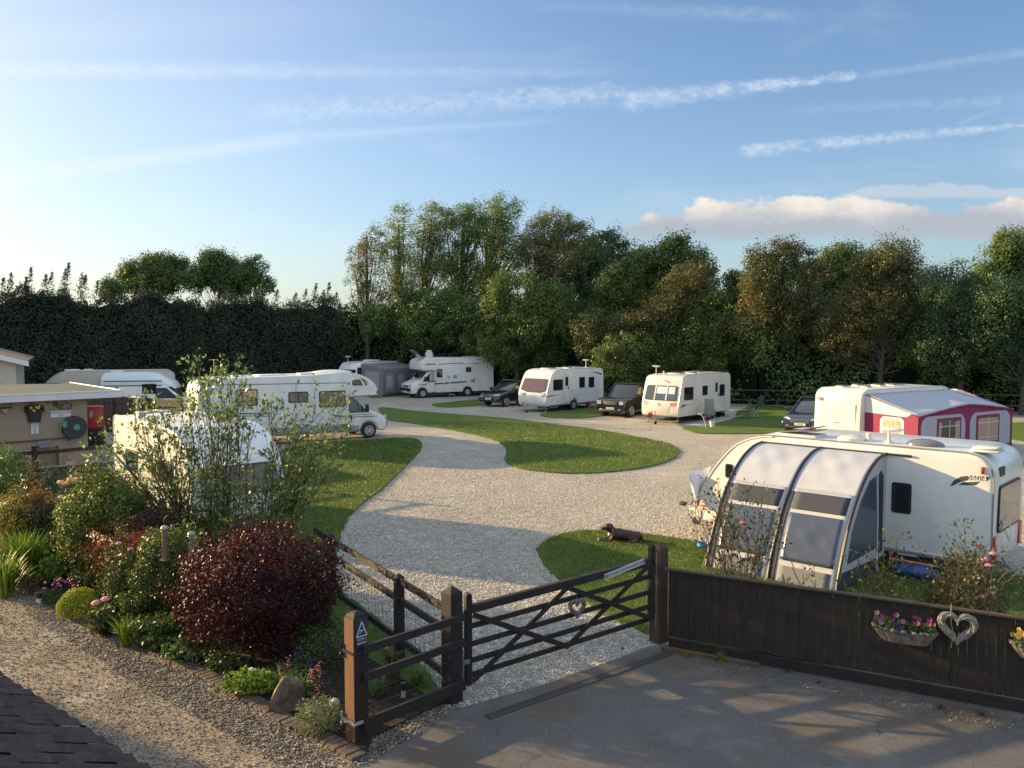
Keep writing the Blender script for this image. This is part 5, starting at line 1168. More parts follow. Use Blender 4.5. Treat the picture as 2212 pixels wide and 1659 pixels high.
# trough planters
def trough(label, x0, x1, z1, flowers, seed, soil_m):
    xc = (x0+x1)/2; W_ = (x1-x0); t = thing('trough_planter', label, 'planter', local_to_world(bf, xc, -.02, z1-.26), fa, 'trough planters on the board fence')
    secs = []; 
    for z, k, d in ((.075,.74,.13),(.11,.80,.15),(.2,.95,.20),(.25,1.0,.22),(.27,1.04,.235)):
        pts = []
        n = 36
        for i in range(n+1):
            a = math.pi + math.pi*i/n; rip = 1+.035*math.sin(i*2.1)
            ex = 2.6; cx_, sn = math.cos(a), math.sin(a)
            pts.append((W_/2*k*math.copysign(abs(cx_)**(2/ex), cx_)*rip, -d*abs(sn)**(2/ex)*rip, z+(.012*math.sin(i*2.1) if z > .24 else 0)))
        secs.append(pts + [(W_/2*k*.96,0,z),(-W_/2*k*.96,0,z)])
    mb = MB(); mb.loft(secs); mb.build('basin', mat('weathered_stoneware', (.30,.26,.20), .85, color2=(.10,.09,.085), vscale=9, bump=.5), t, smooth=25)
    mb = MB()
    for i in range(13):
        a = math.pi + math.pi*(i+.5)/13; mb.ell((W_/2*1.0*math.copysign(abs(math.cos(a))**.77, math.cos(a)), -.225*abs(math.sin(a))**.77, .265), (.034,.022,.028), 8, 6)
    mb.build('scalloped_rim', MATS['weathered_stoneware'], t)
    return t
(x0, z0), (x1, z1) = on_fence(1888,1345), on_fence(2030,1352)
tp1 = trough('stone-coloured trough full of purple petunias hanging on the board fence', x0, x1-.03, z0, None, 1, None)
(x2, z2) = on_fence(2183,1382); tp2 = trough('pale stone-coloured trough cut by the right picture edge on the fence', x2, x2+(x1-x0), z2, None, 2, None)
x_, z_ = on_fence(2058,1352); wreath('heart_wreath', 'large pale willow heart hanging beside the petunia trough on the board fence', local_to_world(bf, x_+.06, -.10, z_+.03), fa, .195, m_wick, rt=.038, strands=16, hang=.0)

# ================================================================ flat-roofed block
bd = thing('flat_roofed_building', 'tan rendered flat-roofed block with white fascia at the left edge', 'building', (-16.2, 32.7, 0), R(42))
m_rend = mat('tan_render', (.33,.265,.185), .9, var=.12, vscale=1.2, bump=.4, bscale=60)
mb = MB(); mb.box((-4.5,3.1,1.2),(9.0,6.2,2.44)); mb.build('wall', m_rend, bd, smooth=0)
mb = MB(); mb.box((-3.7,3.0,2.53),(9.7,6.9,.22)); mb.build('fascia', mat('fascia_white', (.66,.66,.66), .5, var=.08), bd, bevel=.01, smooth=0)
mb = MB(); mb.box((-3.7,3.0,2.66),(9.5,6.7,.05)); mb.build('felt_roof', mat('green_felt', (.055,.080,.078), .95, var=.3, bump=.5, bscale=90), bd, smooth=0)
mb = MB()
for (p, q) in (((-8.55,-.43),(1.15,-.43)),((1.13,-.43),(1.13,6.43))): mb.beam((*p,2.68),(*q,2.68),.06,.06)
mb.build('roof_kerb', mat('fascia_white',(.6,.6,.6)), bd, bevel=.01, smooth=0)
def wpt(x, y): return on_y(bd, 0, zL(x, y))
# white signs
def wall_sign(name, label, a, b, m, cat='sign', th=.02):
    (x0, z1), (x1, z0) = wpt(*a), wpt(*b); t = thing(name, label, cat, local_to_world(bd, (x0+x1)/2, -.004, (z0+z1)/2), bd.rotation_euler.z)
    mb = MB(); mb.box((0,-th/2,0),(abs(x1-x0), th, abs(z1-z0))); mb.build('plate', m, t, bevel=.004, seg=1, smooth=0); return t, abs(x1-x0), abs(z1-z0)
m_sw = mat('sign_panel_white', (.62,.62,.64), .5)
t, w_, h_ = wall_sign('water_sign', 'wide white sign reading drinking water only on the tan wall', (1292,290), (1812,422), m_sw)
text_obj('DRINKING WATER', w_*.105, m_ink, t, (0,-.022,h_*.2), (1,0,0), (0,0,1)); text_obj('ONLY', w_*.105, m_ink, t, (0,-.022,-h_*.25), (1,0,0), (0,0,1))
t, w_, h_ = wall_sign('notice', 'small upright white notice below the planted wall basket', (788,600), (990,862), m_sw, 'notice')
mb = MB(); rg = random.Random(2); mb.prism(rr(-.07*1,h_*.22,.07,h_*.29,.01), (0,-.02,0), (1,0,0), (0,0,1), (0,-1,0), .003)
for k in range(7): l = rg.uniform(.25,.42)*w_; mb.box((-w_*.02, -.0215, h_*(.08-.075*k)), (l*1.2, .003, .012))
mb.build('printed_lines', mat('print_grey', (.15,.15,.17), .6), t, smooth=0)
# planted wall basket
(x0, z1), (x1, z0) = wpt(668,310), wpt(1075,545); wb = thing('wall_basket', 'dark half-round wall planter with yellow and purple flowers on the tan wall', 'planter', local_to_world(bd, (x0+x1)/2, 0, z0), bd.rotation_euler.z)
bw, bh = abs(x1-x0), z1-z0; mb = MB(); secs = []
for k, z in ((.80,0),(.88,bh*.35),(.97,bh*.8),(1.0,bh)):
    secs.append([(bw/2*k*math.cos(math.pi+math.pi*i/14), bw*.42*k*math.sin(math.pi+math.pi*i/14), z) for i in range(15)])
mb.loft(secs); mb.build('basket', mat('dark_wicker', (.045,.035,.04), .9, bump=.8, bscale=60), wb)
wall_basket = wb; wbdim = (bw, bh)
# lamp
(x0, z1), (x1, z0) = wpt(25,190), wpt(205,335); t = thing('wall_lamp', 'small cone wall lamp with black cap on the tan wall', 'lamp', local_to_world(bd, (x0+x1)/2, -.12, z0), bd.rotation_euler.z)
hh = z1-z0; mb = MB(); mb.lathe([(.03,0),(.10,hh*.4),(.16,hh*.8),(.17,hh*.86)], (0,0,0), 16); mb.build('glass_shade', mat('milky_glass', (.50,.50,.45), .3, coat=.4), t)
mb = MB(); mb.lathe([(.24,hh*.86),(.24,hh*.95),(.05,hh*1.02)], (0,0,0), 16); mb.box((0,.08,hh*.9),(.05,.1,.05)); mb.build('cap', m_black, t)
# gecko-like ironwork: scroll ornament
t = thing('wall_ornament', 'rusty wrought metal lizard ornament above the wide white sign', 'ornament', bd.location, bd.rotation_euler.z)
mb = MB()
def wp3(pts, r): mb.tube(smooth_line([(wpt(x,y)[0], -.03, wpt(x,y)[1]) for x, y in pts], 5), r, 6)
wp3([(1330,60),(1400,50),(1470,110),(1560,180),(1610,120),(1700,90),(1780,75),(1825,130),(1810,210),(1740,230),(1700,190),(1750,170)], .016)
wp3([(1380,60),(1430,150),(1520,215),(1600,225)], .02); wp3([(1350,90),(1370,180)], .012); wp3([(1560,190),(1640,240),(1660,265)], .012); wp3([(1440,90),(1470,20)], .012); wp3([(1410,110),(1460,110)], .03); wp3([(1520,120),(1550,60)], .012)
mb.build('scrolls', mat('rusty_iron', (.13,.09,.055), .7, metal=.3), t)
# hose reel
(xc, zc) = wpt(1880,690); t = thing('hose_reel', 'round black wall-mounted hose reel with green hub on the tan wall', 'hose reel', local_to_world(bd, xc, -.12, zc), bd.rotation_euler.z)
mb = MB(); mb.cyl((0,0,0), .42, .22, 'Y', 28)
for k in range(4): mb.ring((0,-.08+.05*k,0), .40, .03, 'Y', 28, 6)
rl = mb.build('drum', mat('reel_dark', (.035,.04,.05), .7), t, smooth=40)
mb = MB(); mb.cyl((.05,-.125,.0), .13, .05, 'Y', 5); mb.build('hub', mat('hose_green', (.06,.30,.10), .5), rl); 
mb = MB(); mb.tube(smooth_line([(-.30,-.10,.25),(-.42,-.11,.2),(-.52,-.1,-.05),(-.58,-.08,-.28)],5), .022, 8); mb.box((-.36,-.11,.14),(.14,.06,.22)); mb.build('hose', MATS['hose_green'], t)
mb = MB(); mb.box((0,.1,0),(.2,.06,.5)); mb.build('bracket', m_black, t)
# pipe with bracket, basin and pier, bulbs under the fascia
t = thing('water_pipe', 'rusty red pipe along the tan wall above the basin', 'pipe', bd.location, bd.rotation_euler.z); mb = MB()
wl = [wpt(-300,1130), wpt(20,1098), wpt(900,1030), wpt(1710,962), wpt(1755,975), wpt(1760,1070)]
mb.tube([(x,-.05,z) for x, z in wl], .028, 8); mb.build('pipe_run', mat('rust_pipe', (.14,.06,.045), .7), t); mb = MB(); x_, z_ = wl[-1]; mb.cyl((x_,-.07,z_), .04, .09, n=10); mb.build('tap', m_grey, t)
t = thing('basin', 'grey wash basin on a rendered pier at the foot of the tan wall', 'basin', bd.location, bd.rotation_euler.z)
(x0, z1), (x1, z0) = wpt(930,1035), wpt(1320,1145); mb = MB(); xm_ = (x0+x1)/2
mb.box((xm_,-.28,z0),(abs(x1-x0),.5,.06)); mb.box((xm_,-.02,(z0+z1)/2),(abs(x1-x0),.04,z1-z0)); mb.build('sink', mat('sink_grey', (.22,.22,.21), .6), t, bevel=.01)
mb = MB(); mb.box((xm_-.35,-.22,z0/2-.02),(.10,.4,z0-.04)); mb.box((xm_+.45,-.22,z0/2-.02),(.10,.4,z0-.04)); mb.build('pier', m_rend, t, smooth=0)
(x0, z1), (x1, z0) = wpt(455,1215), wpt(830,1290); t = thing('meter_box', 'low tan rendered box with tiled top against the block wall', 'box', bd.location, bd.rotation_euler.z)
mb = MB(); mb.box(((x0+x1)/2,-.3,z0/2),(abs(x1-x0),.55,z0)); mb.build('box', m_rend, t, smooth=0); mb = MB(); mb.box(((x0+x1)/2,-.3,z0+.04),(abs(x1-x0)+.1,.65,.08)); mb.build('coping', mat('coping_grey', (.25,.23,.20), .8), t, bevel=.01, smooth=0)
ls = thing('light_string', 'string of small coloured glass bulbs under the white fascia', 'light string', bd.location, bd.rotation_euler.z)
mb = MB(); mb.tube([(-8.6,-.06,2.40),(.0,-.06,2.40)], .006, 5); mb.build('cord', m_black, ls)
cols_ = [mat('bulb_%d' % k, c, .25, coat=.5) for k, c in enumerate(((.12,.18,.22),(.35,.36,.36),(.28,.20,.17),(.10,.14,.30),(.22,.19,.16)))]
for k in range(14):
    mb = MB(); mb.ell((-.05-.62*k,-.08,2.34), (.04,.04,.055), 10, 8); mb.build('bulb', cols_[k % 5], ls)
# red cabinet beside the block
p = at(199,925,36.5); rc = thing('red_cabinet', 'red plastic cabinet with rounded lid on a dark stand beside the tan block', 'cabinet', (p.x, 36.5, 0), R(20))
zc0 = p.z; m_rc = mat('red_plastic', (.42,.03,.035), .4, coat=.2)
mb = MB(); mb.prism(rr(-.46,zc0,.46,zc0+.95,.08), (0,-.25,0), (1,0,0), (0,0,1), (0,1,0), .5); cbn = mb.build('cabinet_box', m_rc, rc, bevel=.03)
mb = MB(); mb.box((0,-.262,zc0+.62),(.12,.02,.28)); mb.build('handle', mat('label_pale', (.45,.42,.40), .5), cbn, bevel=.005)
mb = MB(); mb.box((0,.05,zc0/2),(.96,.5,zc0-.02)); mb.build('stand', m_black, rc, bevel=.01)
# bungalow behind, gable to the right
bh_ = thing('bungalow', 'pale bungalow with white verge board and dark tiled roof behind the tan block', 'building', (-24.4, 42.3, 0), R(27))
mb = MB(); mb.prism([(0,0),(0,3.55),(-3.2,4.40),(-6.4,3.55),(-6.4,0)], (0,0,0), (1,0,0), (0,0,1), (0,1,0), 8); mb.build('wall', mat('pale_render', (.50,.47,.42), .9, var=.1), bh_, smooth=0)
mb = MB(); mb.prism([(.55,3.42),(.55,3.52),(-3.2,4.58),(-6.95,3.52),(-6.95,3.42),(-3.2,4.44)], (0,-.4,0), (1,0,0), (0,0,1), (0,1,0), 8.8); mb.build('roof', mat('dark_tiles', (.09,.06,.055), .85, var=.3), bh_, smooth=0)
mb = MB(); mb.prism([(.58,3.24),(.58,3.50),(-3.2,4.56),(-6.98,3.50),(-6.98,3.24),(-3.2,4.30)], (0,-.40,0), (1,0,0), (0,0,1), (0,-1,0), .03); mb.build('verge_board', MATS['fascia_white'], bh_, smooth=0)
# brown fence beyond the block
a, b = at(214,853,42.5), at(392,873,39.0); L_ = math.hypot(b.x-a.x, b.y-a.y); an = math.atan2(b.y-a.y, b.x-a.x)
bf2 = thing('board_fence', 'brown board fence in front of the high-roof camper van', 'fence', (a.x-1.5*math.cos(an), a.y-1.5*math.sin(an), 0), an); mb = MB(); rg = random.Random(9); x = 0; ht = a.z
m_bf2 = wood('weathered_board', (.10,.065,.045), (.045,.03,.024))
while x < L_+1.5: w_ = .15; mb.box((x+w_/2, rg.uniform(-.01,.01), ht/2-(.0 if x < 4 else 0)), (w_-.012,.02,ht+rg.uniform(-.03,.03))); x += w_
mb.build('board_panel', m_bf2, bf2, smooth=0)
for k in range(4): mb = MB(); mb.box((.1+k*(L_+1.4)/3, -.05, ht/2+.06),(.12,.12,ht+.12)); mb.build('post', m_bf2, bf2, smooth=0)
mb = MB(); mb.box(((L_+1.5)/2,-.03,ht*.85),(L_+1.5,.05,.09)); mb.box(((L_+1.5)/2,-.03,ht*.3),(L_+1.5,.05,.09)); mb.build('rail', m_bf2, bf2, smooth=0)
# rail fence at far left of the bed
zK = Z(0,1000,3.16)
def quickrail(name, label, pts, hs, rails, m, pw=.12, rh=.11):
    """pts: ground positions of posts; hs post height; rails heights"""
    t = thing(name, label, 'fence')
    for p in pts: mb = MB(); mb.box((p[0],p[1],hs/2),(pw,pw,hs)); mb.build('post', m, t, smooth=0, bevel=.005, seg=1)
    for z in rails:
        mb = MB()
        for p, q in zip(pts, pts[1:]): mb.beam((p[0],p[1],z),(q[0],q[1],z),.045,rh)
        mb.build('rail', m, t, smooth=0)
    return t
p1 = at(75,990,23.5); h1 = HC-(p1.z); 
quickrail('rail_fence', 'dark post-and-rail fence crossing in front of the tan block at far left', [(-17.5,21.6),(p1.x,23.5),(p1.x+2.3,25.6),(p1.x+4.2,27.4)], p1.z+.35, (p1.z+.15,p1.z-.35), m_dark)
quickrail('rail_fence', 'thin pole fence under the leafy hedge right of the cream caravan', [(13.2,55),(18.5,54),(24.5,52),(31,50),(38,48)], 1.30, (1.22,.60), mat('grey_rail', (.055,.042,.03), .85), .08, .07)

# ================================================================ awning of the purple-trimmed caravan
ang = pur.rotation_euler.z
m_mag = mat('magenta_canvas', (.23,.022,.07), .8, bump=.15, bscale=15, var=.12); m_lg = mat('pale_grey_canvas', (.36,.37,.42), .75, bump=.25, bscale=4, var=.08); m_wc = mat('white_canvas', (.56,.56,.58), .75, bump=.3, bscale=3)
m_roofc = mat('roof_canvas', (.38,.39,.43), .6, bump=.5, bscale=2.2); m_mud = mat('mud_wall', (.10,.065,.06), .85); m_net = mat('window_plastic', (.10,.085,.07), .12, coat=.7); m_cur = mat('net_curtain_peach', (.42,.27,.20), .85, bump=.6, bscale=25)
aw = thing('caravan_awning', 'big awning with magenta and grey front wall and curtained windows', 'awning', pur.location, ang)
x0, x1 = -Lp/2+.28, -Lp/2+6.75; ya = -Wp/2-.01; dpt = 2.35; yf = ya-dpt; He = 1.72; Hr = 2.44; Hp = 2.05
def grid(name, fn, nu, nv, m, par, th=.0, smooth=60):
    mb = MB(); vs = [fn(i/nu, j/nv) for i in range(nu+1) for j in range(nv+1)]
    fs = [(i*(nv+1)+j, (i+1)*(nv+1)+j, (i+1)*(nv+1)+j+1, i*(nv+1)+j+1) for i in range(nu) for j in range(nv)]
    mb.add(vs, fs); o = mb.build(name, m, par, smooth=smooth)
    if th: md = o.modifiers.new('thickness', 'SOLIDIFY'); md.thickness = th; md.offset = 0
    return o
def eave(u): return He + (Hp-He)*(1-abs(2*u-1)**1.3)      # eaves lift to a ridge pole in the middle
def roof(u, v):
    x = x0+(x1-x0)*u; z = Hr*(1-v)+eave(u)*v; sag = -.10*math.sin(math.pi*v)*abs(math.sin(2*math.pi*u)); ins = (.8 if u > .5 else .3)*0
    return (x - (.9*(1-v) if u > .999 else 0), ya-dpt*v, z+sag)
grid('roof', roof, 24, 10, m_roofc, aw, .008)
def valance(u, v): x = x0+(x1-x0)*u; return (x, yf-.05-.02*math.sin(u*60), eave(u)+.02-.10*v)
grid('valance', valance, 48, 1, m_mag, aw, .008)
def fwall(u, v): x = x0+(x1-x0)*u; return (x, yf+.01, .28+(eave(u)-.30)*v)
grid('front_wall', fwall, 24, 8, m_mag, aw, .01)
mb = MB(); mb.box(((x0+x1)/2, yf-.015, .15),(x1-x0,.02,.30)); mb.build('mud_flap', m_mud, aw, smooth=0)
Fo = ((0,yf,0),(1,0,0),(0,0,1),(0,-1,0)); Lx = x1-x0
def fr_panel(u0, u1, inset, m, th, par, name, z0=.30, zt=None, r=.45):
    xa, xb = x0+Lx*u0, x0+Lx*u1; zt = zt or min(eave(u0), eave(u1))-.06; mb = MB(); mb.prism(arched(xa+inset, xb-inset, z0, zt, r), *Fo, th, 0); return mb.build(name, m, par, smooth=0)
for (u0,u1,wx0,wx1,mm,zt) in ((.02,.47,.19,.41,m_cur,1.70),(.52,.97,.60,.83,m_cur,1.70)):
    pn = fr_panel(u0,u1,0,m_lg,.012,aw,'grey_panel',zt=zt)
    mb = MB(); xa, xb = x0+Lx*wx0, x0+Lx*wx1; mb.prism(rr(xa-.09,.38,xb+.09,1.58,.04), *Fo, .022, 0); wf_ = mb.build('window_border', m_mag, pn, smooth=0)
    mb = MB(); mb.prism(arched(xa,xb,.46,1.50,.15), *Fo, .028, 0); mb.build('pane', m_net, wf_, smooth=0)
    mb = MB()
    if u0 < .3:
        mb.prism([(xa,.47),(xa+.28,.47),(xa+.16,.9),(xa+.22,1.40),(xa+.02,1.45)], *Fo, .034, .026); mb.prism([(xb,.47),(xb-.42,.47),(xb-.30,.9),(xb-.34,1.40),(xb-.02,1.45)], *Fo, .034, .026)
    else: mb.prism(arched(xa+.03,xb-.03,.48,1.45,.12), *Fo, .034, .026)
    mb.build('curtain', m_cur, wf_, smooth=0)
    mb = MB(); xm_ = (xa+xb)/2; mb.box((xm_,yf-.04,.98),(.03,.012,1.0)); mb.box((xm_,yf-.04,1.26),(xb-xa-.05,.012,.03)); mb.box((xm_,yf-.04,.66),(xb-xa-.05,.012,.025)); mb.build('glazing_bar', m_wc, wf_, smooth=0)
for xe, sgn in ((x0,-1),(x1,1)):
    k = 0
    mb = MB(); mb.prism([(ya,.25),(yf+.02,.25),(yf+.02,He-.02),(ya,Hr-.03)], (xe,0,0), (0,1,0), (0,0,1), (sgn,0,0), .012); sw = mb.build('side_wall', m_mag, aw, smooth=0)
    mb = MB(); mb.prism([(ya,1.72),(yf+.5,1.66),(yf+.3,1.80),(ya,Hr-.05)], (xe,0,0), (0,1,0), (0,0,1), (sgn,0,0), .018); mb.build('side_gable', m_wc, sw, smooth=0)
    if sgn < 0:
        yc = (ya+yf)/2-.05; mb = MB(); mb.prism(arched(yc-.52,yc+.52,.3,1.62,.2), (xe,0,0), (0,1,0), (0,0,1), (sgn,0,0), .02); sp_ = mb.build('white_panel', m_wc, sw, smooth=0)
        mb = MB(); mb.prism(arched(yc-.38,yc+.38,.42,1.5,.12), (xe,0,0), (0,1,0), (0,0,1), (sgn,0,0), .026); mb.build('pane', mat('bright_curtain', (.60,.46,.30), .7, bump=.6, bscale=25, color2=(.30,.22,.14), vscale=7), sp_, smooth=0)
        mb = MB(); mb.box((xe-.03,yc,.96),(.01,.03,1.05)); mb.box((xe-.03,yc,1.2),(.01,.74,.03)); mb.box((xe-.03,yc,.62),(.01,.74,.03)); mb.build('glazing_bar', m_wc, sp_, smooth=0)
# water barrel by its rear
p = G(*zE(508,612)); wr = thing('water_barrel', 'white rolling water barrel beside the rear of the awning caravan', 'water barrel', (p.x, p.y+.25, 0), ang)
mb = MB(); mb.cyl((0,0,.2), .19, .45, 'Y', 24); mb.build('drum', mat('barrel_grey', (.28,.30,.31), .5), wr, bevel=.03)
for s_ in (-1,1): mb = MB(); mb.ring((0,s_*.24,.2), .155, .045, 'Y', 24, 8); mb.build('tyre', m_white, wr)
mb = MB(); mb.tube([(0,-.27,.2),(.1,-.27,.9),(.1,.27,.9),(0,.27,.2)], .014, 6); mb.build('handle', m_alu, wr)

# ================================================================ inflatable porch awning on the near caravan
ang = near.rotation_euler.z; pa = thing('porch_awning', 'rounded grey porch awning with dark blue panels and clear windows on the 560/4 caravan', 'awning', near.location, ang)
ywall = Wn/2+.01
(xq0, _), (xq1, _) = on_y(near, Wn/2, (1647,963)), on_y(near, Wn/2, (1915,988))
xL_, xR_ = max(xq0,xq1), min(xq0,xq1)          # xL_ nearer the caravan front
curve = smooth_line([(ywall,2.42),(ywall+.45,2.36),(ywall+1.0,2.12),(ywall+1.5,1.70),(ywall+1.9,1.20),(ywall+2.2,.62),(ywall+2.42,.0)], 6)
# arc length table
cl = [0]
for p, q in zip(curve, curve[1:]): cl.append(cl[-1]+math.dist(p, q))
def cpt(t):
    s_ = t*cl[-1]
    for i in range(len(cl)-1):
        if cl[i+1] >= s_: k = (s_-cl[i])/(cl[i+1]-cl[i]+1e-9); p, q = curve[i], curve[i+1]; break
    y, z = p[0]+(q[0]-p[0])*k, p[1]+(q[1]-p[1])*k; d = Vector((q[0]-p[0], q[1]-p[1])).normalized(); return y, z, -d.y*-1 if False else d
def surf(x, t, off=0.0):
    y, z, d = cpt(min(max(t,0),1)); n = Vector((-d.y, d.x)); 
    if n.x < 0: n = -n
    return (x, y+n.x*off, z+n.y*off)
Wd = xR_-xL_
def cpanel(name, u0, u1, t0, t1, off, m, par, nu=8, nv=10, slant=0.0, crease=0.0, seed=0):
    rg = random.Random(seed); ph = [rg.uniform(0,6) for _ in range(4)]
    def fn(a, b):
        t_ = t0+(t1-t0)*b; x = xL_+Wd*(u0+(u1-u0)*a) + slant*(b-.0)
        cr = crease*(math.sin(9*a+7*b+ph[0])*math.sin(5*b+ph[1]) + .5*math.sin(17*a-13*b+ph[2]))*math.sin(math.pi*a)*math.sin(math.pi*b)
        return surf(x, t_, off+cr)
    return grid(name, fn, nu, nv, m, par, .006, smooth=70)
m_pg = mat('porch_grey', (.40,.41,.45), .65, bump=.35, bscale=3.5, var=.06); m_pn = mat('porch_navy', (.030,.036,.050), .75, bump=.3, bscale=5); m_pl = mat('porch_light', (.42,.42,.43), .6, bump=.3, bscale=6); m_pw = mat('clear_window_sheet', (.055,.07,.105), .3, coat=.25, bump=.5, bscale=4)
SP = .45   # where the roof cloth ends and the front windows begin
cpanel('roof', 0, .5, 0, SP, 0, m_pg, pa, 16, 22, crease=.014, seed=1); cpanel('roof', .5, 1, 0, SP, 0, m_pg, pa, 16, 22, crease=.014, seed=2)
for k, (u0, u1) in enumerate(((0,.5),(.5,1))):
    fp = cpanel('front_panel', u0, u1, SP, 1, 0, m_pl, pa, 8, 12, seed=3+k)
    cpanel('dark_band', u0+.06, u1-.04, SP+.02, SP+.13, .012, m_pn, fp, seed=5+k)
    cpanel('pane', u0+.065, u1-.045, SP+.155, .87, .030, m_pw, fp, 14, 14, crease=.014, seed=7+k)
    cpanel('skirt_panel', u0+.06, u1-.06, .90, .995, .012, mat('porch_base_grey', (.16,.165,.17), .8), fp, seed=9+k)
    cpanel('edge_strip', u0, u0+.045, SP+.02, 1, .014, m_pn, fp, seed=11+k)
for u in (0,.5,1):
    mb = MB(); mb.tube([surf(xL_+Wd*u, t_/30, .01) for t_ in range(31)], .032, 8); mb.build('air_beam', m_black, pa)
    mb = MB(); e = surf(xL_+Wd*u, .62, .03); mb.tube([e, (xL_+Wd*(u+.03), ywall+2.75, .02)], .006, 5); mb.build('guy_line', mat('guy_yellow', (.45,.38,.12), .6), pa)
for u, sgn in ((0,1),(1,-1)):
    xe = xL_+Wd*u; base = [(ywall,.02)] + [(p[0], max(p[1],.02)) for p in curve[::-1]]
    mb = MB(); mb.prism([(ywall,.02)]+[(y-.01, z) for y, z in [(curve[-1][0],.02)]+curve[-2::-1]], (xe,0,0), (0,1,0), (0,0,1), (sgn,0,0), .006, -.006); sw = mb.build('side_wall', m_pl, pa, smooth=0)
    mb = MB(); mb.prism([(ywall+.42,.55),(ywall+1.95,.50),(ywall+1.75,1.10),(ywall+1.35,1.62),(ywall+.9,1.98),(ywall+.55,2.05)], (xe,0,0), (0,1,0), (0,0,1), (sgn,0,0), .012); mb.build('pane', m_pw, sw, smooth=0)
    mb = MB(); mb.prism([(ywall+.14,.42),(ywall+.40,.42),(ywall+.50,2.0),(ywall+.30,2.12),(ywall+.16,2.0)], (xe,0,0), (0,1,0), (0,0,1), (sgn,0,0), .014); mb.build('navy_panel', m_pn, sw, smooth=0)
    mb = MB(); mb.prism([(ywall+.05,.0),(ywall+2.38,.0),(ywall+2.2,.38),(ywall+.05,.32)], (xe,0,0), (0,1,0), (0,0,1), (sgn,0,0), .013); mb.build('navy_skirt', m_pn, sw, smooth=0)
    mb = MB(); mb.tube([(xe+sgn*.02,ywall+.42,.02),(xe+sgn*.02,ywall+.45,1.2),(xe+sgn*.02,ywall+.52,2.1)], .014, 6); mb.build('zip', m_wht, sw)
mb = MB(); mb.tube([(xL_,ywall+.02,2.43),(xR_-.5,ywall+.02,2.43)], .022, 8); mb.build('rail_cord', m_black, pa)
# blue bag with tent poles, blue bowl, white board
pb = G(*zF(1560,985)); bb = thing('blue_bag', 'blue plastic bag on the grass under the near caravan', 'bag', (pb.x, pb.y, LZ), ang)
mb = MB(); rg = random.Random(3)
mb.ell((0,0,.13), (.48,.20,.15), 26, 14, .06, 4); mb.build('sack', mat('blue_tarpaulin', (.015,.075,.24), .4, bump=.7, bscale=12), bb, smooth=70)
bp_ = thing('tent_poles', 'bundle of orange-red tent poles lying across the blue bag', 'poles', (pb.x, pb.y, LZ), ang); mb = MB()
for k in range(4): mb.tube([(-.55-.02*k,-.10+.04*k,.27+.01*k),(.50,-.06+.04*k,.30)], .014, 6)
mb.build('pole_bundle', mat('pole_orange', (.50,.17,.10), .5), bp_)
p = G(*zF(285,800)); bo = thing('blue_bowl', 'small blue bowl on the lawn behind the gate post', 'bowl', (p.x, p.y, LZ), 0); mb = MB(); mb.lathe([(.12,0),(.15,.03),(.14,.10),(.125,.10),(.11,.04),(.01,.04)], (0,0,0), 20); mb.build('bowl', mat('bowl_blue', (.02,.17,.42), .4), bo)
cA, cB, cC = at(1486,1022,20.6), at(1537,1008,20.9), at(1506,1098,20.5)
wc = thing('white_cloth', 'white cloth cover hanging off the far nose of the near caravan', 'cover', (cA.x, cA.y, 0)); o_ = Vector((cA.x, cA.y, 0))
def clothf(u, v): p = (cA.lerp(cB, u)).lerp(cC.lerp(cC+Vector((.05,.05,.1)), u), v); return tuple(p-o_+Vector((0,.06*math.sin(7*u+5*v),.02*math.sin(9*u))))
grid('cloth', clothf, 8, 8, mat('cloth_white', (.62,.62,.68), .7), wc, .008)
# ================================================================ small things between the pitches
m_cloth = mat('chair_cloth_grey', (.27,.27,.27), .85); m_cd = mat('chair_cloth_dark', (.035,.045,.05), .85)
def folding_chair(label, p, rz, m, back=.75, recl=.18):
    t = thing('folding_chair', label, 'chair', (p.x, p.y, LZ), rz, 'camping chairs'); 
    mb = MB(); mb.box((0,0,.42),(.48,.50,.03),ry=-.06); mb.build('seat', m, t, bevel=.01)
    mb = MB(); mb.box((-.27-recl*.35,0,.42+back/2),(.03,.50,back),ry=-recl); mb.build('backrest', m, t, bevel=.01)
    for s_ in (-1,1):
        mb = MB(); mb.beam((.26,s_*.27,0),(-.22,s_*.27,.62),.022,.022); mb.build('leg', m_alu, t); mb = MB(); mb.beam((-.30,s_*.27,0),(.24,s_*.27,.62),.022,.022); mb.build('leg', m_alu, t)
        mb = MB(); mb.box((-.02,s_*.28,.64),(.5,.05,.03)); mb.build('armrest', m_black, t, bevel=.008)
    return t
p = G(*zH2(1640,1265)); folding_chair('pale grey high-backed camping chair by the cream caravan', Vector((p.x, p.y+.3)), R(70), m_cloth, .85)
zP = Z(2100,1200,3.687); p = G(*zP(940,395)); folding_chair('dark reclining camping chair on the grass near the pole fence', Vector((p.x, p.y)), R(190), m_cd, .85, .35)
p = G(*zP(815,405)); ct = thing('camp_table', 'low dark camping table beside the reclining chair', 'table', (p.x, p.y, LZ), .3); mb = MB(); mb.box((0,0,.42),(.8,.5,.03)); mb.build('table_top', m_cd, ct, bevel=.01)
for a in (-1,1): mb = MB(); mb.beam((a*.35,-.2,0),(a*.3,.2,.42),.02,.02); mb.build('leg', m_black, ct); mb = MB(); mb.beam((a*.35,.2,0),(a*.3,-.2,.42),.02,.02); mb.build('leg', m_black, ct)
p = G(*zH2(1665,1370)); bk = thing('white_bucket', 'small white bucket on the grass edge in front of the grey chair', 'bucket', (p.x,p.y,LZ)); mb = MB(); mb.lathe([(.11,0),(.15,.30),(.155,.31),(.135,.30),(.10,.05),(.01,.05)], (0,0,0), 18); mb.build('pail', m_plate, bk); mb = MB(); mb.ring((0,0,.31),.15,.01,'Z'); mb.build('rim', m_black, bk)
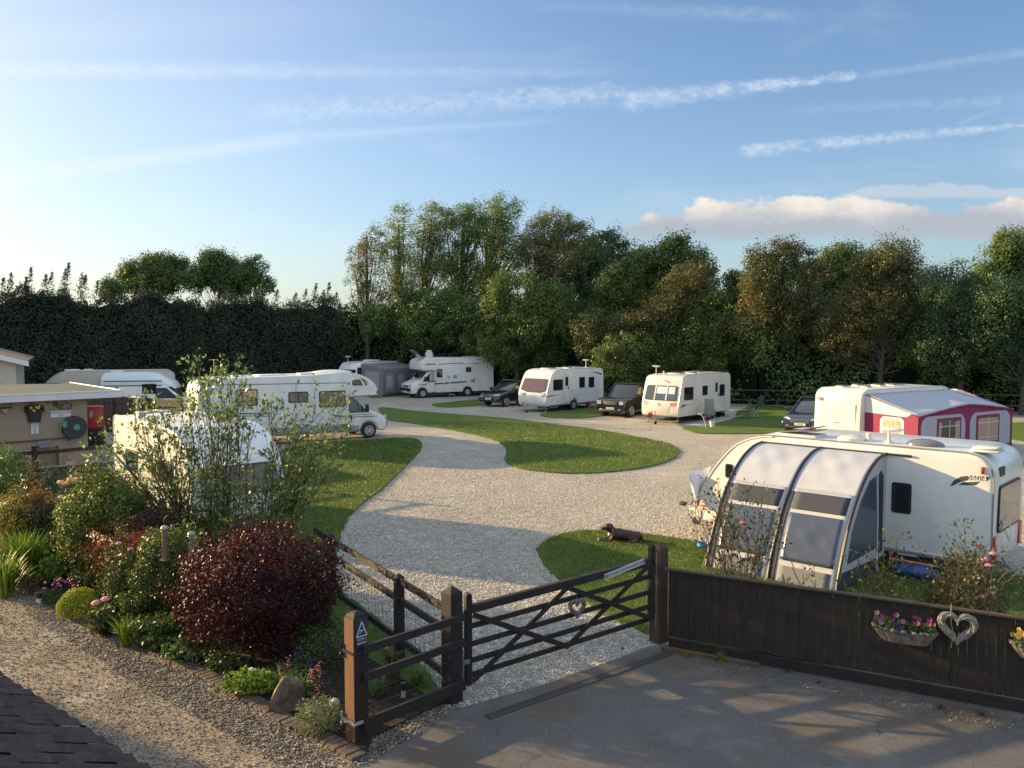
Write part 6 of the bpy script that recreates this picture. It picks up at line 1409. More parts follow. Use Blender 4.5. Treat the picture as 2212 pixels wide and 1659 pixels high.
p = G(*zH2(1520,1400)); sp = thing('standpipe', 'bent pale hose lance with red handle beside the grey camping chair', 'hose', (p.x,p.y,LZ)); mb = MB(); mb.tube(smooth_line([(0,0,0),(-.08,0,.35),(-.2,0,.62),(-.36,0,.72)],4), .02, 6); mb.ell((-.30,0,.70),(.13,.04,.05),10,6); mb.build('lance', m_cream, sp); mb = MB(); mb.box((-.05,0,.5),(.09,.06,.22)); mb.build('handle', m_red, sp, bevel=.02)
p = G(*zH3(1760,985)); jc = thing('jerry_can', 'orange plastic can on the gravel behind the white caravan wheel', 'can', (p.x,p.y,0), .5); mb = MB(); mb.box((0,0,.17),(.22,.32,.34)); mb.build('can_body', mat('can_orange', (.55,.12,.04), .45), jc, bevel=.04, seg=3); mb = MB(); mb.tube([(0,-.08,.34),(0,-.06,.41),(0,.06,.41),(0,.08,.34)],.016,6); mb.cyl((0,.12,.36),.03,.05); mb.build('grip', MATS['can_orange'], jc)
p = G(*zH3(1130,1040)); dg = thing('folded_groundsheet', 'dark folded groundsheet lying against the side of the white caravan', 'groundsheet', (p.x+.3,p.y+.4,0), .85); mb = MB(); mb.ell((0,0,.12),(.75,.25,.20),20,10,.10,5); mb.ell((.5,.05,.16),(.3,.22,.2),16,8,.1,6); mb.build('folded_sheet', m_cd, dg, smooth=70)
# doorstep of the cream caravan
p = G(*zH2(1850,1150)); ds = thing('caravan_step', 'black double step in front of the cream caravan door', 'step', (p.x,p.y+.6,LZ), .85); mb = MB(); mb.box((0,0,.2),(.5,.3,.04)); mb.box((0,-.25,.1),(.5,.25,.04)); mb.box((.22,-.1,.1),(.03,.45,.2)); mb.box((-.22,-.1,.1),(.03,.45,.2)); mb.build('treads', m_black, ds, bevel=.01)

# ================================================================ dog: one continuous body
p = G(1338,1172); dogs = thing('dog', 'dark brown dog with white chest lying on the lawn, head raised to the left', 'dog', (p.x, p.y, LZ-.01), R(-8))
mb = MB()
def limb(pts, rs): 
    mb.tube(smooth_line(pts, 4), [rs[min(int(i/4), len(rs)-1)]*(1-(i%4)/4)+rs[min(int(i/4)+1, len(rs)-1)]*((i%4)/4) for i in range((len(pts)-1)*4+1)], 12)
mb.ell((-.02,0,.22),(.25,.17,.195)); mb.ell((.18,0,.20),(.27,.155,.165)); mb.ell((.37,.0,.18),(.19,.155,.155)); mb.ell((-.14,0,.22),(.14,.125,.17))
limb([(-.08,0,.26),(-.18,-.01,.34),(-.24,-.02,.42)], [.135,.11,.10])
mb.ell((-.255,-.03,.470),(.122,.112,.108)); limb([(-.29,-.035,.450),(-.35,-.05,.425),(-.395,-.06,.410)], [.084,.074,.064]); mb.ell((-.405,-.062,.412),(.046,.056,.050))
mb.ell((-.30,-.04,.505),(.055,.06,.035))
for s_ in (-1,1):
    limb([(-.14,s_*.09,.18),(-.20,s_*.11,.07),(-.30,s_*.10,.045),(-.45,s_*.09,.032)], [.06,.045,.032,.028]); mb.ell((-.48,s_*.09,.028),(.055,.032,.026),12,8)
    mb.ell((.32,s_*.12,.12),(.15,.055,.115)); limb([(.40,s_*.14,.08),(.30,s_*.17,.045),(.18,s_*.17,.032)], [.05,.034,.026]); mb.ell((.15,s_*.17,.027),(.055,.03,.024),12,8)
    limb([(-.225,-.02+s_*.078,.515),(-.205,-.02+s_*.112,.470),(-.222,-.02+s_*.118,.415)], [.034,.030,.018])
limb([(.47,0,.15),(.58,-.02,.07),(.70,-.05,.04),(.82,-.06,.055)], [.04,.027,.02,.012])
m_dog = bpy.data.materials.new('dog_coat'); m_dog.use_nodes = True; t_ = m_dog.node_tree; b_ = t_.nodes['Principled BSDF']; b_.inputs['Roughness'].default_value = .6
tcn = nd(t_, 'ShaderNodeTexCoord')
def spot(c, r, prev, colr):
    v = nd(t_, 'ShaderNodeVectorMath', operation='DISTANCE'); t_.links.new(tcn.outputs['Object'], v.inputs[0]); v.inputs[1].default_value = c
    mr = nd(t_, 'ShaderNodeMapRange'); mr.inputs['From Min'].default_value = r*.8; mr.inputs['From Max'].default_value = r; mr.inputs['To Min'].default_value = 1; mr.inputs['To Max'].default_value = 0; t_.links.new(v.outputs['Value'], mr.inputs['Value'])
    mx = nd(t_, 'ShaderNodeMix', data_type='RGBA'); t_.links.new(mr.outputs[0], mx.inputs[0]); mx.inputs[7].default_value = (*colr, 1)
    if isinstance(prev, tuple): mx.inputs[6].default_value = (*prev, 1)
    else: t_.links.new(prev, mx.inputs[6])
    return mx.outputs[2]
nn_ = nd(t_, 'ShaderNodeTexNoise'); nn_.inputs['Scale'].default_value = 14; rp = nd(t_, 'ShaderNodeValToRGB'); rp.color_ramp.elements[0].color = (.018,.009,.006,1); rp.color_ramp.elements[1].color = (.055,.026,.016,1); t_.links.new(tcn.outputs['Object'], nn_.inputs['Vector']); t_.links.new(nn_.outputs['Fac'], rp.inputs[0])
c_ = rp.outputs[0]
for c0, r_, cc in (((-.26,-.02,.24),.075,(.50,.46,.40)), ((-.25,-.0,.30),.05,(.50,.46,.40)), ((-.52,.09,.02),.055,(.5,.48,.44)), ((-.52,-.09,.02),.055,(.5,.48,.44)), ((-.39,-.06,.41),.055,(.22,.13,.08)), ((.36,-.17,.06),.10,(.11,.055,.03))): c_ = spot(c0, r_, c_, cc)
t_.links.new(c_, b_.inputs['Base Color'])
db = mb.build('dog_body', m_dog, dogs, smooth=0, nofix=True)
md = db.modifiers.new('fuse', 'REMESH'); md.mode = 'VOXEL'; md.voxel_size = .009; md.use_smooth_shade = True
md = db.modifiers.new('soften', 'SMOOTH'); md.iterations = 6; md.factor = .5
db.scale = (.98, .96, .73)
for s_ in (-1,1): mb = MB(); mb.ell((-.355,-.045+s_*.052,.492),(.011,.011,.011),10,8); mb.build('eye', m_black, dogs).scale = (.98, .96, .73)
mb = MB(); mb.ell((-.452,-.066,.428),(.016,.026,.018),10,8); mb.build('nose', m_black, dogs).scale = (.98, .96, .73)
mb = MB(); mb.ring((-.165,-.01,.335), .120, .012, 'X', 24, 6); cl_ = mb.build('collar', mat('collar_grey', (.25,.27,.28), .5), dogs); cl_.scale = (.98, .96, .73)

# ================================================================ garden ornaments
def globe(label, u, v, r=.065, h=.28, zg=.035):
    p = G(u, v, h); t = thing('solar_globe', label, 'garden light', (p.x, p.y, zg), 0, 'crackle glass solar globes'); mb = MB(); mb.ell((0,0,h-zg),(r,r,r),20,12); mb.build('glass_ball', mat('crackle_glass', (.50,.52,.44), .15, coat=.8, bump=.9, bscale=90, var=.4, vscale=60), t)
    mb = MB(); mb.cyl((0,0,(h-zg)/2-r*.5),.008,h-zg-r,n=8); mb.lathe([(.02,h-zg-r-.03),(.03,h-zg-r+.01)],(0,0,0),10); mb.build('spike', m_alu, t); return t
globe('clear crackle-glass solar globe nearest the sunlit end post', 723, 1519); globe('clear crackle-glass solar globe above the boulder among bright leaves', 544, 1452)
p = G(95,1240,.035); gl = thing('garden_lantern', 'tall cream-shaded garden lantern on a black stake in the flower bed', 'garden light', (p.x,p.y,.035)); ztop = at(90,1192,p.y).z
mb = MB(); mb.cyl((0,0,ztop/2-.12),.012,ztop-.2,n=8); mb.build('stake', m_black, gl); mb = MB(); mb.lathe([(.045,ztop-.19),(.065,ztop-.06)],(0,0,0),14); mb.build('glass', mat('lantern_glass', (.55,.48,.28), .3, coat=.5), gl); mb = MB(); mb.lathe([(.10,ztop-.07),(.11,ztop-.05),(.06,ztop-.01),(.01,ztop)],(0,0,0),18); mb.build('cap', mat('lantern_cap', (.50,.46,.36), .5), gl)
for (u,v,lb) in ((84,1285,'short black-and-silver solar light nearest the lantern by the pink flowers'),(153,1279,'small round black solar light behind the pink thrift')):
    p = G(u,v,.25); q = thing('solar_light', lb, 'garden light', (p.x,p.y,.035), 0, 'small solar stake lights'); mb = MB(); mb.lathe([(.05,.16),(.055,.24),(.07,.245),(.07,.26),(.01,.265)],(0,0,0),14); mb.build('head', m_black, q); mb = MB(); mb.lathe([(.04,.08),(.045,.16)],(0,0,0),12); mb.cyl((0,0,.04),.008,.1,n=6); mb.build('lens', m_lamp, q)
for (u,v,lb) in ((885,1505,'small black-and-white solar light behind the wire mesh near the corner post'),(778,1545,'small black-and-white solar light behind the wire mesh near the end post')):
    p = G(u,v,.2); q = thing('solar_light', lb, 'garden light', (p.x-.1,p.y+.15,.045), 0, 'small solar stake lights'); mb = MB(); mb.lathe([(.035,.18),(.035,.26),(.045,.265),(.045,.28),(.01,.285)],(0,0,0),12); mb.cyl((0,0,.05),.008,.1,n=6); mb.build('head', m_black, q); mb = MB(); mb.lathe([(.033,.09),(.033,.18)],(0,0,0),12); mb.build('lens', m_lamp, q)
def feeder(label, u, v0, v1, Y, green):
    a, b = at(u,v0,Y), at(u,v1,Y); t = thing('bird_feeder', label, 'bird feeder', (a.x,Y,0), 0, 'tube bird feeders'); z0, z1 = b.z, a.z; mt = mat('feeder_tube', (.22,.22,.18), .25, coat=.5)
    mb = MB(); mb.cyl((0,0,(z0+z1)/2),.045,z1-z0-.05,n=14); mb.build('tube', mt if green else m_brown, t); mb = MB(); mb.lathe([(.055,-.025),(.062,-.01),(.045,.025),(.01,.04)],(0,0,z1-.02),18); mb.build('lid', mat('feeder_green', (.25,.33,.20), .5) if green else mat('feeder_tan', (.38,.34,.24), .5), t)
    mb = MB(); mb.lathe([(.02,-.03),(.08,0),(.08,.015)],(0,0,z0+.02),16); mb.build('tray', m_grey, t); mb = MB(); mb.cyl((.0,0,z0/2),.012,z0,n=8); mb.tube(smooth_line([(0,0,z1),(0,.0,z1+.12),(.06,.0,z1+.18)],4),.006,5); mb.build('pole', m_black, t)
m_brown = mat('feeder_seed', (.16,.11,.07), .7)
feeder('bird feeder with flat tan lid and brown seed above the green shrub', 355, 1137, 1212, 13.9, False); feeder('bird feeder with domed green lid nearest the dark red shrub', 413, 1150, 1200, 13.9, True)
# boulder
p = G(612,1545); bo = thing('boulder', 'angular brown boulder on the edging bricks among strap leaves', 'rock', (p.x,p.y+.12,.0), .4)
bm = bmesh.new(); bmesh.ops.create_icosphere(bm, subdivisions=3, radius=1); rg = random.Random(11); pl_n = [Vector((rg.gauss(0,1),rg.gauss(0,1),rg.gauss(0,.8))).normalized() for _ in range(9)]
for v in bm.verts:
    for n in pl_n:
        d = v.co.dot(n)
        if d > .56: v.co -= n*(d-.56)
    v.co += v.co.normalized()*rg.uniform(-.02,.02); v.co = Vector((v.co.x*.28, v.co.y*.24, v.co.z*.32+.19))
me = bpy.data.meshes.new('stone'); bm.to_mesh(me); bm.free(); me.materials.append(mat('brown_stone', (.26,.18,.12), .85, color2=(.06,.045,.04), vscale=6, bump=.6, bscale=20)); o = bpy.data.objects.new('stone', me); col.objects.link(o); o.parent = bo
# ================================================================ foliage colours (albedo of the leaves themselves)
L_willow = leafmat('leaf_willow', (0.106,0.179,0.052), (0.203,0.274,0.084), (0.309,0.262,0.095), .25)
L_rusty = leafmat('leaf_rusty', (0.075,0.109,0.034), (0.138,0.136,0.046), (0.247,0.138,0.057), .30)
L_ash = leafmat('leaf_ash', (0.066,0.108,0.029), (0.120,0.174,0.041), (0.180,0.228,0.060), .3)
L_dark = leafmat('leaf_dark', (0.049,0.087,0.039), (0.082,0.149,0.055), (0.137,0.192,0.069), .3)
L_mid = leafmat('leaf_mid', (0.067,0.124,0.036), (0.124,0.202,0.049), (0.202,0.269,0.067), .35)
L_conf = leafmat('leaf_conifer', (0.026,0.038,0.026), (0.041,0.061,0.035), (0.061,0.082,0.041), .5, trans=.12, rough=.7)
L_bush = leafmat('leaf_bush', (.055,.090,.018), (.115,.155,.030), (.22,.27,.05), 1.2, rough=.5, spec=.3)
L_bush2 = leafmat('leaf_bush_glossy', (.040,.070,.018), (.085,.120,.026), (.18,.22,.05), 1.5, rough=.45, spec=.35)
L_red = leafmat('leaf_berberis', (.022,.006,.009), (.058,.010,.014), (.15,.022,.022), 1.3, rough=.5, spec=.35)
L_acer = leafmat('leaf_acer_red', (.09,.022,.014), (.24,.06,.028), (.38,.05,.045), 2.0)
L_gold = leafmat('leaf_gold', (0.149,0.138,0.023), (0.299,0.230,0.034), (0.391,0.287,0.057), 1.8)
L_lime = leafmat('leaf_lime', (.20,.24,.015), (.34,.36,.025), (.44,.42,.04), 2.5)
L_strap = leafmat('leaf_strap', (0.096,0.180,0.018), (0.216,0.312,0.036), (0.360,0.384,0.060), 1.5)
L_twig = leafmat('leaf_sparse', (0.093,0.155,0.039), (0.171,0.265,0.062), (0.310,0.404,0.109), 1.0, rough=.4)
L_olive = leafmat('leaf_olive', (.07,.07,.025), (.12,.11,.035), (.15,.13,.06), 1.4)
L_rose = leafmat('leaf_rose', (0.036,0.066,0.022), (0.084,0.120,0.036), (0.192,0.108,0.054), 2.0, rough=.5)
L_greyg = leafmat('leaf_grey_green', (.12,.16,.08), (.22,.27,.13), (.36,.34,.10), 3.0)
m_bark = mat('bark_grey', (.12,.10,.08), .9, color2=(.05,.042,.035), vscale=5, bump=.6, bscale=12)
m_twig = mat('twig_brown', (.13,.085,.06), .85, color2=(.06,.042,.032), vscale=6)
m_core = mat('shade_core', (.010,.014,.009), 1.0, spec=.0)  # near-black core stands for the hedge's shaded depth and stops light leaking through
def frange(rg, a, b): return a + (b-a)*rg.random()
def tree_from_lobes(name, label, Y, lobes, m, seed, ncl, nleaf, lsize, base_uv=None, clr=.75, group='trees behind the hedge', lean=0.0, aspect=.5, droop=.3, D=None, trunk_r=.22, cat='tree', depth=.8, limb_every=1):
    """lobes: (u, v, half width px, half height px) of the crown's masses at distance Y"""
    rg = np.random.default_rng(seed); pr = random.Random(seed); s = F/Y
    Ls = []
    for (u, v, ru, rv) in lobes:
        c = at(u, v, Y + pr.uniform(-1, 1)*min(2.0, ru/s*.5)); Ls.append((np.array([c.x, c.y, c.z]), np.array([ru*1.14/s, max(.8, ru/s*depth), rv*1.06/s])))
    wt = np.array([r[0]*r[2] for _, r in Ls]); wt /= wt.sum()
    xm = sum(c[0]*w_ for (c, _), w_ in zip(Ls, wt)) if base_uv is None else at(base_uv, 830, Y).x
    root = thing(name, label, cat, (xm, Y, 0), 0, group); o0 = np.array([xm, Y, 0])
    CC = []
    ncl = int(ncl*1.75); nleaf = int(nleaf*2.3); lsize *= .74; clr *= .88
    if seed <= 7 or seed == 15: nleaf = int(nleaf*.62); clr *= .9
    for i in range(ncl):
        k = rg.choice(len(Ls), p=wt); c, r = Ls[k]; d = rg.normal(size=3); d /= np.linalg.norm(d); f = rg.uniform(.12, 1.0)**.5*(1.0 if rg.random() > .12 else 1.16)
        p = c + d*r*f; p[2] = max(p[2], .8); CC.append(p)
    CC = np.array(CC); P = []; N = []
    for c in CC:
        k = int(nleaf*rg.uniform(.5, 1.5)); rr_ = clr*rg.uniform(.6, 1.35)
        d = rg.normal(size=(k,3)); d /= np.linalg.norm(d, axis=1)[:,None]; q = c + d*(rr_*rg.uniform(.25,1.0,k)**.6)[:,None]*np.array([rg.uniform(.6,1.15), 1.0, rg.uniform(.5,1.45)]) + rg.normal(size=(k,3))*.07; q[:,0] += (q[:,2]-c[2])*rg.uniform(-.1,.55);  q[:,0] += lean*rg.random(k)*rr_*.8; P.append(q); N.append(d*1.0 + np.array([0,0,.35]))
    P = np.vstack(P)-o0; N = np.vstack(N); P[:,2] = np.maximum(P[:,2], .2)
    leaf_mesh('crown', P, lsize, m, root, N=N, aspect=aspect*1.25, seed=seed, droop=droop, jit=.45, D=None if D is None else np.tile(D, (len(P),1)))
    # trunk and limbs
    mb = MB(); zt = max(c[2] for c in CC); zl = np.percentile(CC[:,2], 15); cx = np.mean(CC[:,0])-xm
    tp = [(0,0,-.2), (pr.uniform(-.2,.2), pr.uniform(-.2,.2), zl*.5), (cx*.35, 0, zl), (cx*.7, pr.uniform(-.3,.3), zl+(zt-zl)*.45), (cx, 0, zl+(zt-zl)*.85)]
    tl = smooth_line(tp, 5); mb.tube(tl, [trunk_r*(1-.85*i/(len(tl)-1)) for i in range(len(tl))], 8)
    tr = mb.build('trunk', m_bark, root); mb = MB()
    for c in CC[::limb_every+1]:
        e = c-o0; h = max(zl*.5, min(e[2]*pr.uniform(.45, .75), zt*.8)); j = min(len(tl)-1, max(0, int(np.argmin([abs(p[2]-h) for p in tl])))); b_ = tl[j]
        mid = ((b_[0]*.45+e[0]*.55)+pr.uniform(-.3,.3), (b_[1]*.45+e[1]*.55), b_[2]*.5+e[2]*.5-pr.uniform(0,.5)*min(1, abs(e[0]-b_[0])))
        ln = smooth_line([b_, mid, tuple(e)], 3); r0 = trunk_r*.30*pr.uniform(.6,1)
        mb.tube(ln, [max(.012, r0*(1-.85*i/(len(ln)-1))) for i in range(len(ln))], 5, False)
    mb.build('limbs', m_bark, root); return root
TT = 'trees behind the hedge'
wind = (1.0, 0, .25)
def T(*a, **k): return tree_from_lobes('tree', *a, **k)
T('leftmost slender willow of the tall group, thin reddish-brown crown with bare stems', 71, [(775,560,30,38),(800,520,36,38),(770,610,26,40),(815,590,34,50),(790,650,34,34)], L_rusty, 1, 85, 42, .24, D=wind, aspect=.3, lean=.8, clr=.72, limb_every=2)
T('slim pale-green willow second from left in the tall group, pointed windblown top', 72, [(865,480,26,36),(850,540,36,45),(872,590,36,45),(855,645,30,30),(895,650,24,26)], L_willow, 2, 110, 46, .25, D=wind, aspect=.3, lean=.9, clr=.78, limb_every=2)
T('tall willow with forked pale trunk left of the group middle', 73, [(935,478,38,36),(920,540,42,48),(948,590,40,44),(920,650,26,24)], L_willow, 3, 135, 50, .25, D=wind, aspect=.3, lean=.9, clr=.78, base_uv=905, limb_every=2)
T('dark willow at the middle of the tall group', 74, [(1010,475,46,36),(1000,540,50,55),(1015,610,46,48),(980,660,36,34)], L_mid, 4, 170, 52, .25, D=wind, aspect=.32, lean=.8, base_uv=985, trunk_r=.32, clr=.85, limb_every=2)
T('tallest tree of the row, windblown top above all the others', 75, [(1080,456,36,32),(1065,500,46,40),(1095,540,50,45),(1070,600,50,48)], L_willow, 5, 165, 52, .25, D=wind, aspect=.32, lean=.9, base_uv=1040, trunk_r=.3, clr=.85, limb_every=2)
T('dense dark green maple filling the gap under the tall willows', 69, [(840,690,50,40),(920,700,56,46),(1000,700,60,50),(880,650,34,30),(960,655,40,36)], L_mid, 22, 170, 52, .24, clr=.85, limb_every=4)
T('broad domed olive-brown willow right of the tallest tree', 70, [(1190,492,60,34),(1240,515,46,34),(1150,540,46,44),(1215,560,62,40),(1265,560,30,36),(1180,600,44,36)], leafmat('leaf_olive_willow', (0.110,0.138,0.040), (0.212,0.184,0.059), (0.276,0.202,0.074), .25), 6, 210, 52, .25, D=wind, aspect=.32, lean=.8, base_uv=1155, trunk_r=.36, clr=.85, limb_every=2)
T('dark open-crowned tree between the domed willow and the bright green ash', 69, [(1320,525,30,26),(1305,570,42,36),(1270,620,48,44),(1330,600,34,34)], L_dark, 7, 125, 46, .24, base_uv=1290, clr=.72, limb_every=2)
T('yellow-green bushy tree in front of the tall willows', 66, [(1110,640,66,50),(1070,690,56,50),(1160,690,66,52),(1100,745,90,50),(1200,650,36,40)], leafmat('leaf_yellow_green', (0.086,0.138,0.034), (0.155,0.216,0.052), (0.241,0.293,0.078), .35), 8, 230, 54, .22, trunk_r=.2, clr=.8, limb_every=4)
T('bright green ash with rounded clumps of leaves', 66, [(1455,545,42,34),(1400,580,44,38),(1350,640,60,50),(1430,630,56,48),(1500,590,36,44),(1330,600,30,30)], L_ash, 9, 230, 56, .24, base_uv=1400, clr=.85, limb_every=3)
T('deep green ivy-clad tree under the domed willow', 67, [(1235,690,56,56),(1290,690,44,50),(1220,750,60,46),(1320,740,56,50)], L_mid, 23, 200, 52, .22, clr=.8, limb_every=4)
T('fresh green sycamore below the brown-tinged maple', 59, [(1340,770,60,46),(1430,770,66,46),(1520,750,50,50),(1600,770,56,46)], L_ash, 24, 200, 52, .2, clr=.75, limb_every=4)
T('brown-tinged field maple below and right of the bright green ash', 61, [(1490,620,46,46),(1450,690,62,56),(1520,670,40,50),(1390,720,60,50),(1300,720,50,46)], L_rusty, 10, 210, 54, .2, clr=.8, limb_every=4)
T('dark backdrop tree joining the lime-green and orange-brown crowns', 68, [(1600,630,50,40),(1560,680,50,40),(1640,660,50,40),(1610,720,70,40)], L_mid, 25, 120, 50, .24, clr=.9, limb_every=4)
T('dark backdrop tree between the two orange-brown crowns', 67, [(1780,590,40,34),(1800,640,56,44),(1840,690,60,40),(1760,700,50,40)], L_mid, 26, 130, 50, .24, clr=.9, limb_every=4)
T('dark backdrop tree between hawthorn and purplish tree', 64, [(2010,625,40,36),(2000,680,50,44),(2115,620,40,36),(2120,680,50,40)], L_mid, 27, 130, 50, .23, clr=.85, limb_every=4)
T('dark backdrop tree right of the olive-brown dome', 74, [(1270,540,40,34),(1300,620,56,44),(1370,570,40,34),(1360,640,50,40)], L_mid, 28, 120, 50, .25, clr=.9, limb_every=4)
T('small bright lime-green tree in the gap between the two brown ones', 60, [(1548,665,30,30),(1575,690,30,34),(1595,600,20,14),(1590,640,26,24)], L_ash, 11, 90, 50, .22, clr=.65, limb_every=3)
T('orange-brown tree with pointed spray tops left of the green gap', 58, [(1645,575,40,36),(1620,720,56,50),(1760,740,60,44),(1690,560,44,42),(1660,630,62,48),(1740,590,46,52),(1700,690,70,46),(1750,680,50,50)], L_rusty, 12, 260, 54, .19, clr=.78, base_uv=1680, lean=.3, limb_every=4)
T('green-topped tree peeping out behind two orange-brown crowns', 66, [(1820,560,44,30),(1860,580,34,30),(1800,610,44,36)], L_ash, 13, 100, 50, .23, clr=.8, limb_every=4)
T('large orange-brown hawthorn with forked bare base in mid hedge', 55, [(1930,560,52,36),(1880,600,50,46),(1830,720,60,50),(1960,740,60,46),(1960,610,50,48),(1900,670,66,44),(1975,680,48,50),(1850,655,40,36)], L_rusty, 14, 270, 54, .18, clr=.76, base_uv=1905, limb_every=4)
T('dark purplish tree with bare pale stems near the right edge', 53, [(2060,600,38,34),(2050,760,60,50),(2000,720,40,44),(2030,640,34,36),(2090,650,44,44),(2050,700,46,40)], L_dark, 15, 160, 50, .18, clr=.7, base_uv=2070, limb_every=1)
T('pale bright green ash rising at the far right edge', 60, [(2185,540,38,36),(2150,580,36,28),(2215,570,36,40),(2260,560,50,50)], leafmat('leaf_pale_ash', (0.088,0.143,0.033), (0.154,0.220,0.055), (0.220,0.286,0.077), .3), 16, 150, 52, .22, clr=.8, limb_every=3)
T('dark dense tree closing the right edge below the pale ash', 51, [(2165,650,50,44),(2140,720,60,60),(2220,680,60,70),(2280,660,60,80),(2200,760,70,60)], L_dark, 17, 300, 54, .18, clr=.78, limb_every=4)
G2 = 'trees beyond the conifer hedge'
T('round green tree left of three beyond the dark conifer hedge', 96, [(300,590,34,24),(352,572,40,24),(272,618,26,18),(330,610,60,30),(392,585,26,22)], L_ash, 18, 130, 60, .3, clr=1.1, group=G2, limb_every=4)
T('green tree with two domes at the middle beyond the dark conifer hedge', 94, [(462,563,26,22),(488,585,34,28),(432,604,34,22),(505,612,34,24)], leafmat('leaf_far_green', (0.065,0.111,0.039), (0.104,0.169,0.052), (0.143,0.208,0.065), .2), 19, 130, 60, .3, clr=1.1, group=G2, limb_every=4)
T('thin see-through tree right of the round trees beyond the conifer hedge', 92, [(548,585,30,28),(565,615,24,22)], L_mid, 20, 42, 46, .27, clr=.9, group=G2, limb_every=1)
T('small yellowish tree at the left end beyond the conifer hedge', 90, [(240,622,22,14)], L_ash, 21, 26, 46, .28, clr=.8, group=G2, limb_every=2)

# ---------------------------------------------------------------- long hedges
def hedge(name, label, path, hfun, thick, dens, lsize, m, seed, aspect=.5, lump=.5, cat='hedge', bottom=.0, jit=.7, core=.55):
    root = thing(name, label, cat, (path[0][0], path[0][1], 0)); o0 = np.array([path[0][0], path[0][1], 0.])
    rg = np.random.default_rng(seed); P = []; N = []; tot = 0
    segs = list(zip(path, path[1:])); lens = [math.dist(a, b) for a, b in segs]; LT = sum(lens)
    ph = rg.uniform(0, 6.3, 8); mb = MB()
    def surf_off(s_, z): return lump*(np.sin(s_*.55+ph[0])*np.sin(z*.8+ph[1]) + .6*np.sin(s_*1.4+z*.9+ph[2]) + .4*np.sin(s_*2.9-z*2.1+ph[3]))
    s0 = 0
    for (a, b), L_ in zip(segs, lens):
        d = np.array([b[0]-a[0], b[1]-a[1]])/L_; n = np.array([d[1], -d[0]])
        if n[1] > 0: n = -n
        k = int(L_*dens*7); t = rg.random(k)*(L_+1.6)-.8; hh = np.array([hfun(s0+x) for x in t]); z = rg.random(k)**.9*hh + bottom
        off = surf_off(s0+t, z) + thick - rg.exponential(.28, k); tz = z/np.maximum(hh,.1); off -= np.clip(tz-.75, 0, 1)*thick*1.6
        x = a[0]+d[0]*t+n[0]*off; y = a[1]+d[1]*t+n[1]*off; P.append(np.column_stack([x, y, z]))
        nn = np.column_stack([np.full(k, n[0]), np.full(k, n[1]), .25+np.clip(tz-.6, 0, 1)*2]); N.append(nn)
        k2 = int(L_*dens*1.8); t = rg.random(k2)*L_; hh = np.array([hfun(s0+x) for x in t]); off = rg.uniform(-thick, thick, k2); z = hh*(1-.05*rg.random(k2)) + rg.normal(size=k2)*.18
        P.append(np.column_stack([a[0]+d[0]*t+n[0]*off, a[1]+d[1]*t+n[1]*off, z])); N.append(np.tile([0,0,1.], (k2,1)))
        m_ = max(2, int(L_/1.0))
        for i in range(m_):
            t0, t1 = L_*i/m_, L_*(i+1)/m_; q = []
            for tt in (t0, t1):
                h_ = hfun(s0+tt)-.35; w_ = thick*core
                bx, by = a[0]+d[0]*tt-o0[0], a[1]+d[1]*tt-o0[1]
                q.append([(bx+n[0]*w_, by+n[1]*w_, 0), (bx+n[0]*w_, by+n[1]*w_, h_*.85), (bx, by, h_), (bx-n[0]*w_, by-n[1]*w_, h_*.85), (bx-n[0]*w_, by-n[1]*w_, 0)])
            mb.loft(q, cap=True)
        s0 += L_
    P = np.vstack(P)-o0; N = np.vstack(N); P[:,2] = np.maximum(P[:,2], .05)
    leaf_mesh('foliage', P, lsize, m, root, N=N, aspect=aspect, seed=seed, jit=jit, droop=.2)
    mb.build('shade_core', m_core, root, smooth=0); return root, P
pth = [(-66,44),(-50,50),(-36,58),(-24,64.5),(-14.5,71.5)]
def hconf(s_): return 7.9 + .35*math.sin(s_*.9) + .25*math.sin(s_*2.3+1) + .2*math.sin(s_*5.1) - .012*s_
hc, _ = hedge('conifer_hedge', 'very tall dark conifer hedge across the left background', pth, hconf, 1.3, 190, .23, L_conf, 31, aspect=.35, lump=.28, core=.35)
# feathery leaders standing out of the hedge top
rg = random.Random(4); mb_p = []; mb_n = []; mb_d = []
for (u, vt) in [(8,600),(25,590),(58,598),(68,577),(100,592),(113,588),(143,580),(150,568),(178,590),(186,594),(212,606),(232,615),(566,612),(600,625),(640,633),(662,625),(684,612),(700,626),(712,610),(728,632)]:
    f_ = u/740; Y = 57.5+f_*15; top = at(u, vt, Y); z0 = 6.8; n_ = int(50+85*(top.z-z0))
    for i in range(n_):
        z = z0+(top.z-z0)*rg.random()**.8; w_ = .05+.62*(1-(z-z0)/(top.z-z0+.01)); a_ = rg.uniform(0, 6.28); rr_ = w_*rg.uniform(.1,1)
        mb_p.append((top.x+math.cos(a_)*rr_+.14*(z-z0)-.15*(top.z-z0), Y+math.sin(a_)*rr_, z+.25*rr_)); mb_d.append((math.cos(a_)*.7+.45, math.sin(a_)*.7, .55))
P_ = np.array(mb_p)-np.array([pth[0][0], pth[0][1], 0]); leaf_mesh('leading_shoots', P_, .22, leafmat('leaf_conifer_tips', (0.035,0.051,0.032), (0.064,0.088,0.048), None, .5, trans=.25), hc, aspect=.26, seed=8, D=np.array(mb_d))
rp = [(-15.5,73),(-6,73),(2,69.5),(9,63.5),(17,59),(26,56),(36,52.5),(48,47.5),(64,40)]
def hleaf(s_): return 5.9 + .8*math.sin(s_*.23+.5) + .5*math.sin(s_*.61) + .3*math.sin(s_*1.7)
hedge('mixed_hedge', 'leafy ivy-green hedge behind the far caravans across the right background', rp, hleaf, 1.5, 80, .20, leafmat('leaf_hedge', (0.076,0.131,0.045), (0.140,0.235,0.062), (0.296,0.358,0.093), .55), 32, aspect=.6, lump=.75)

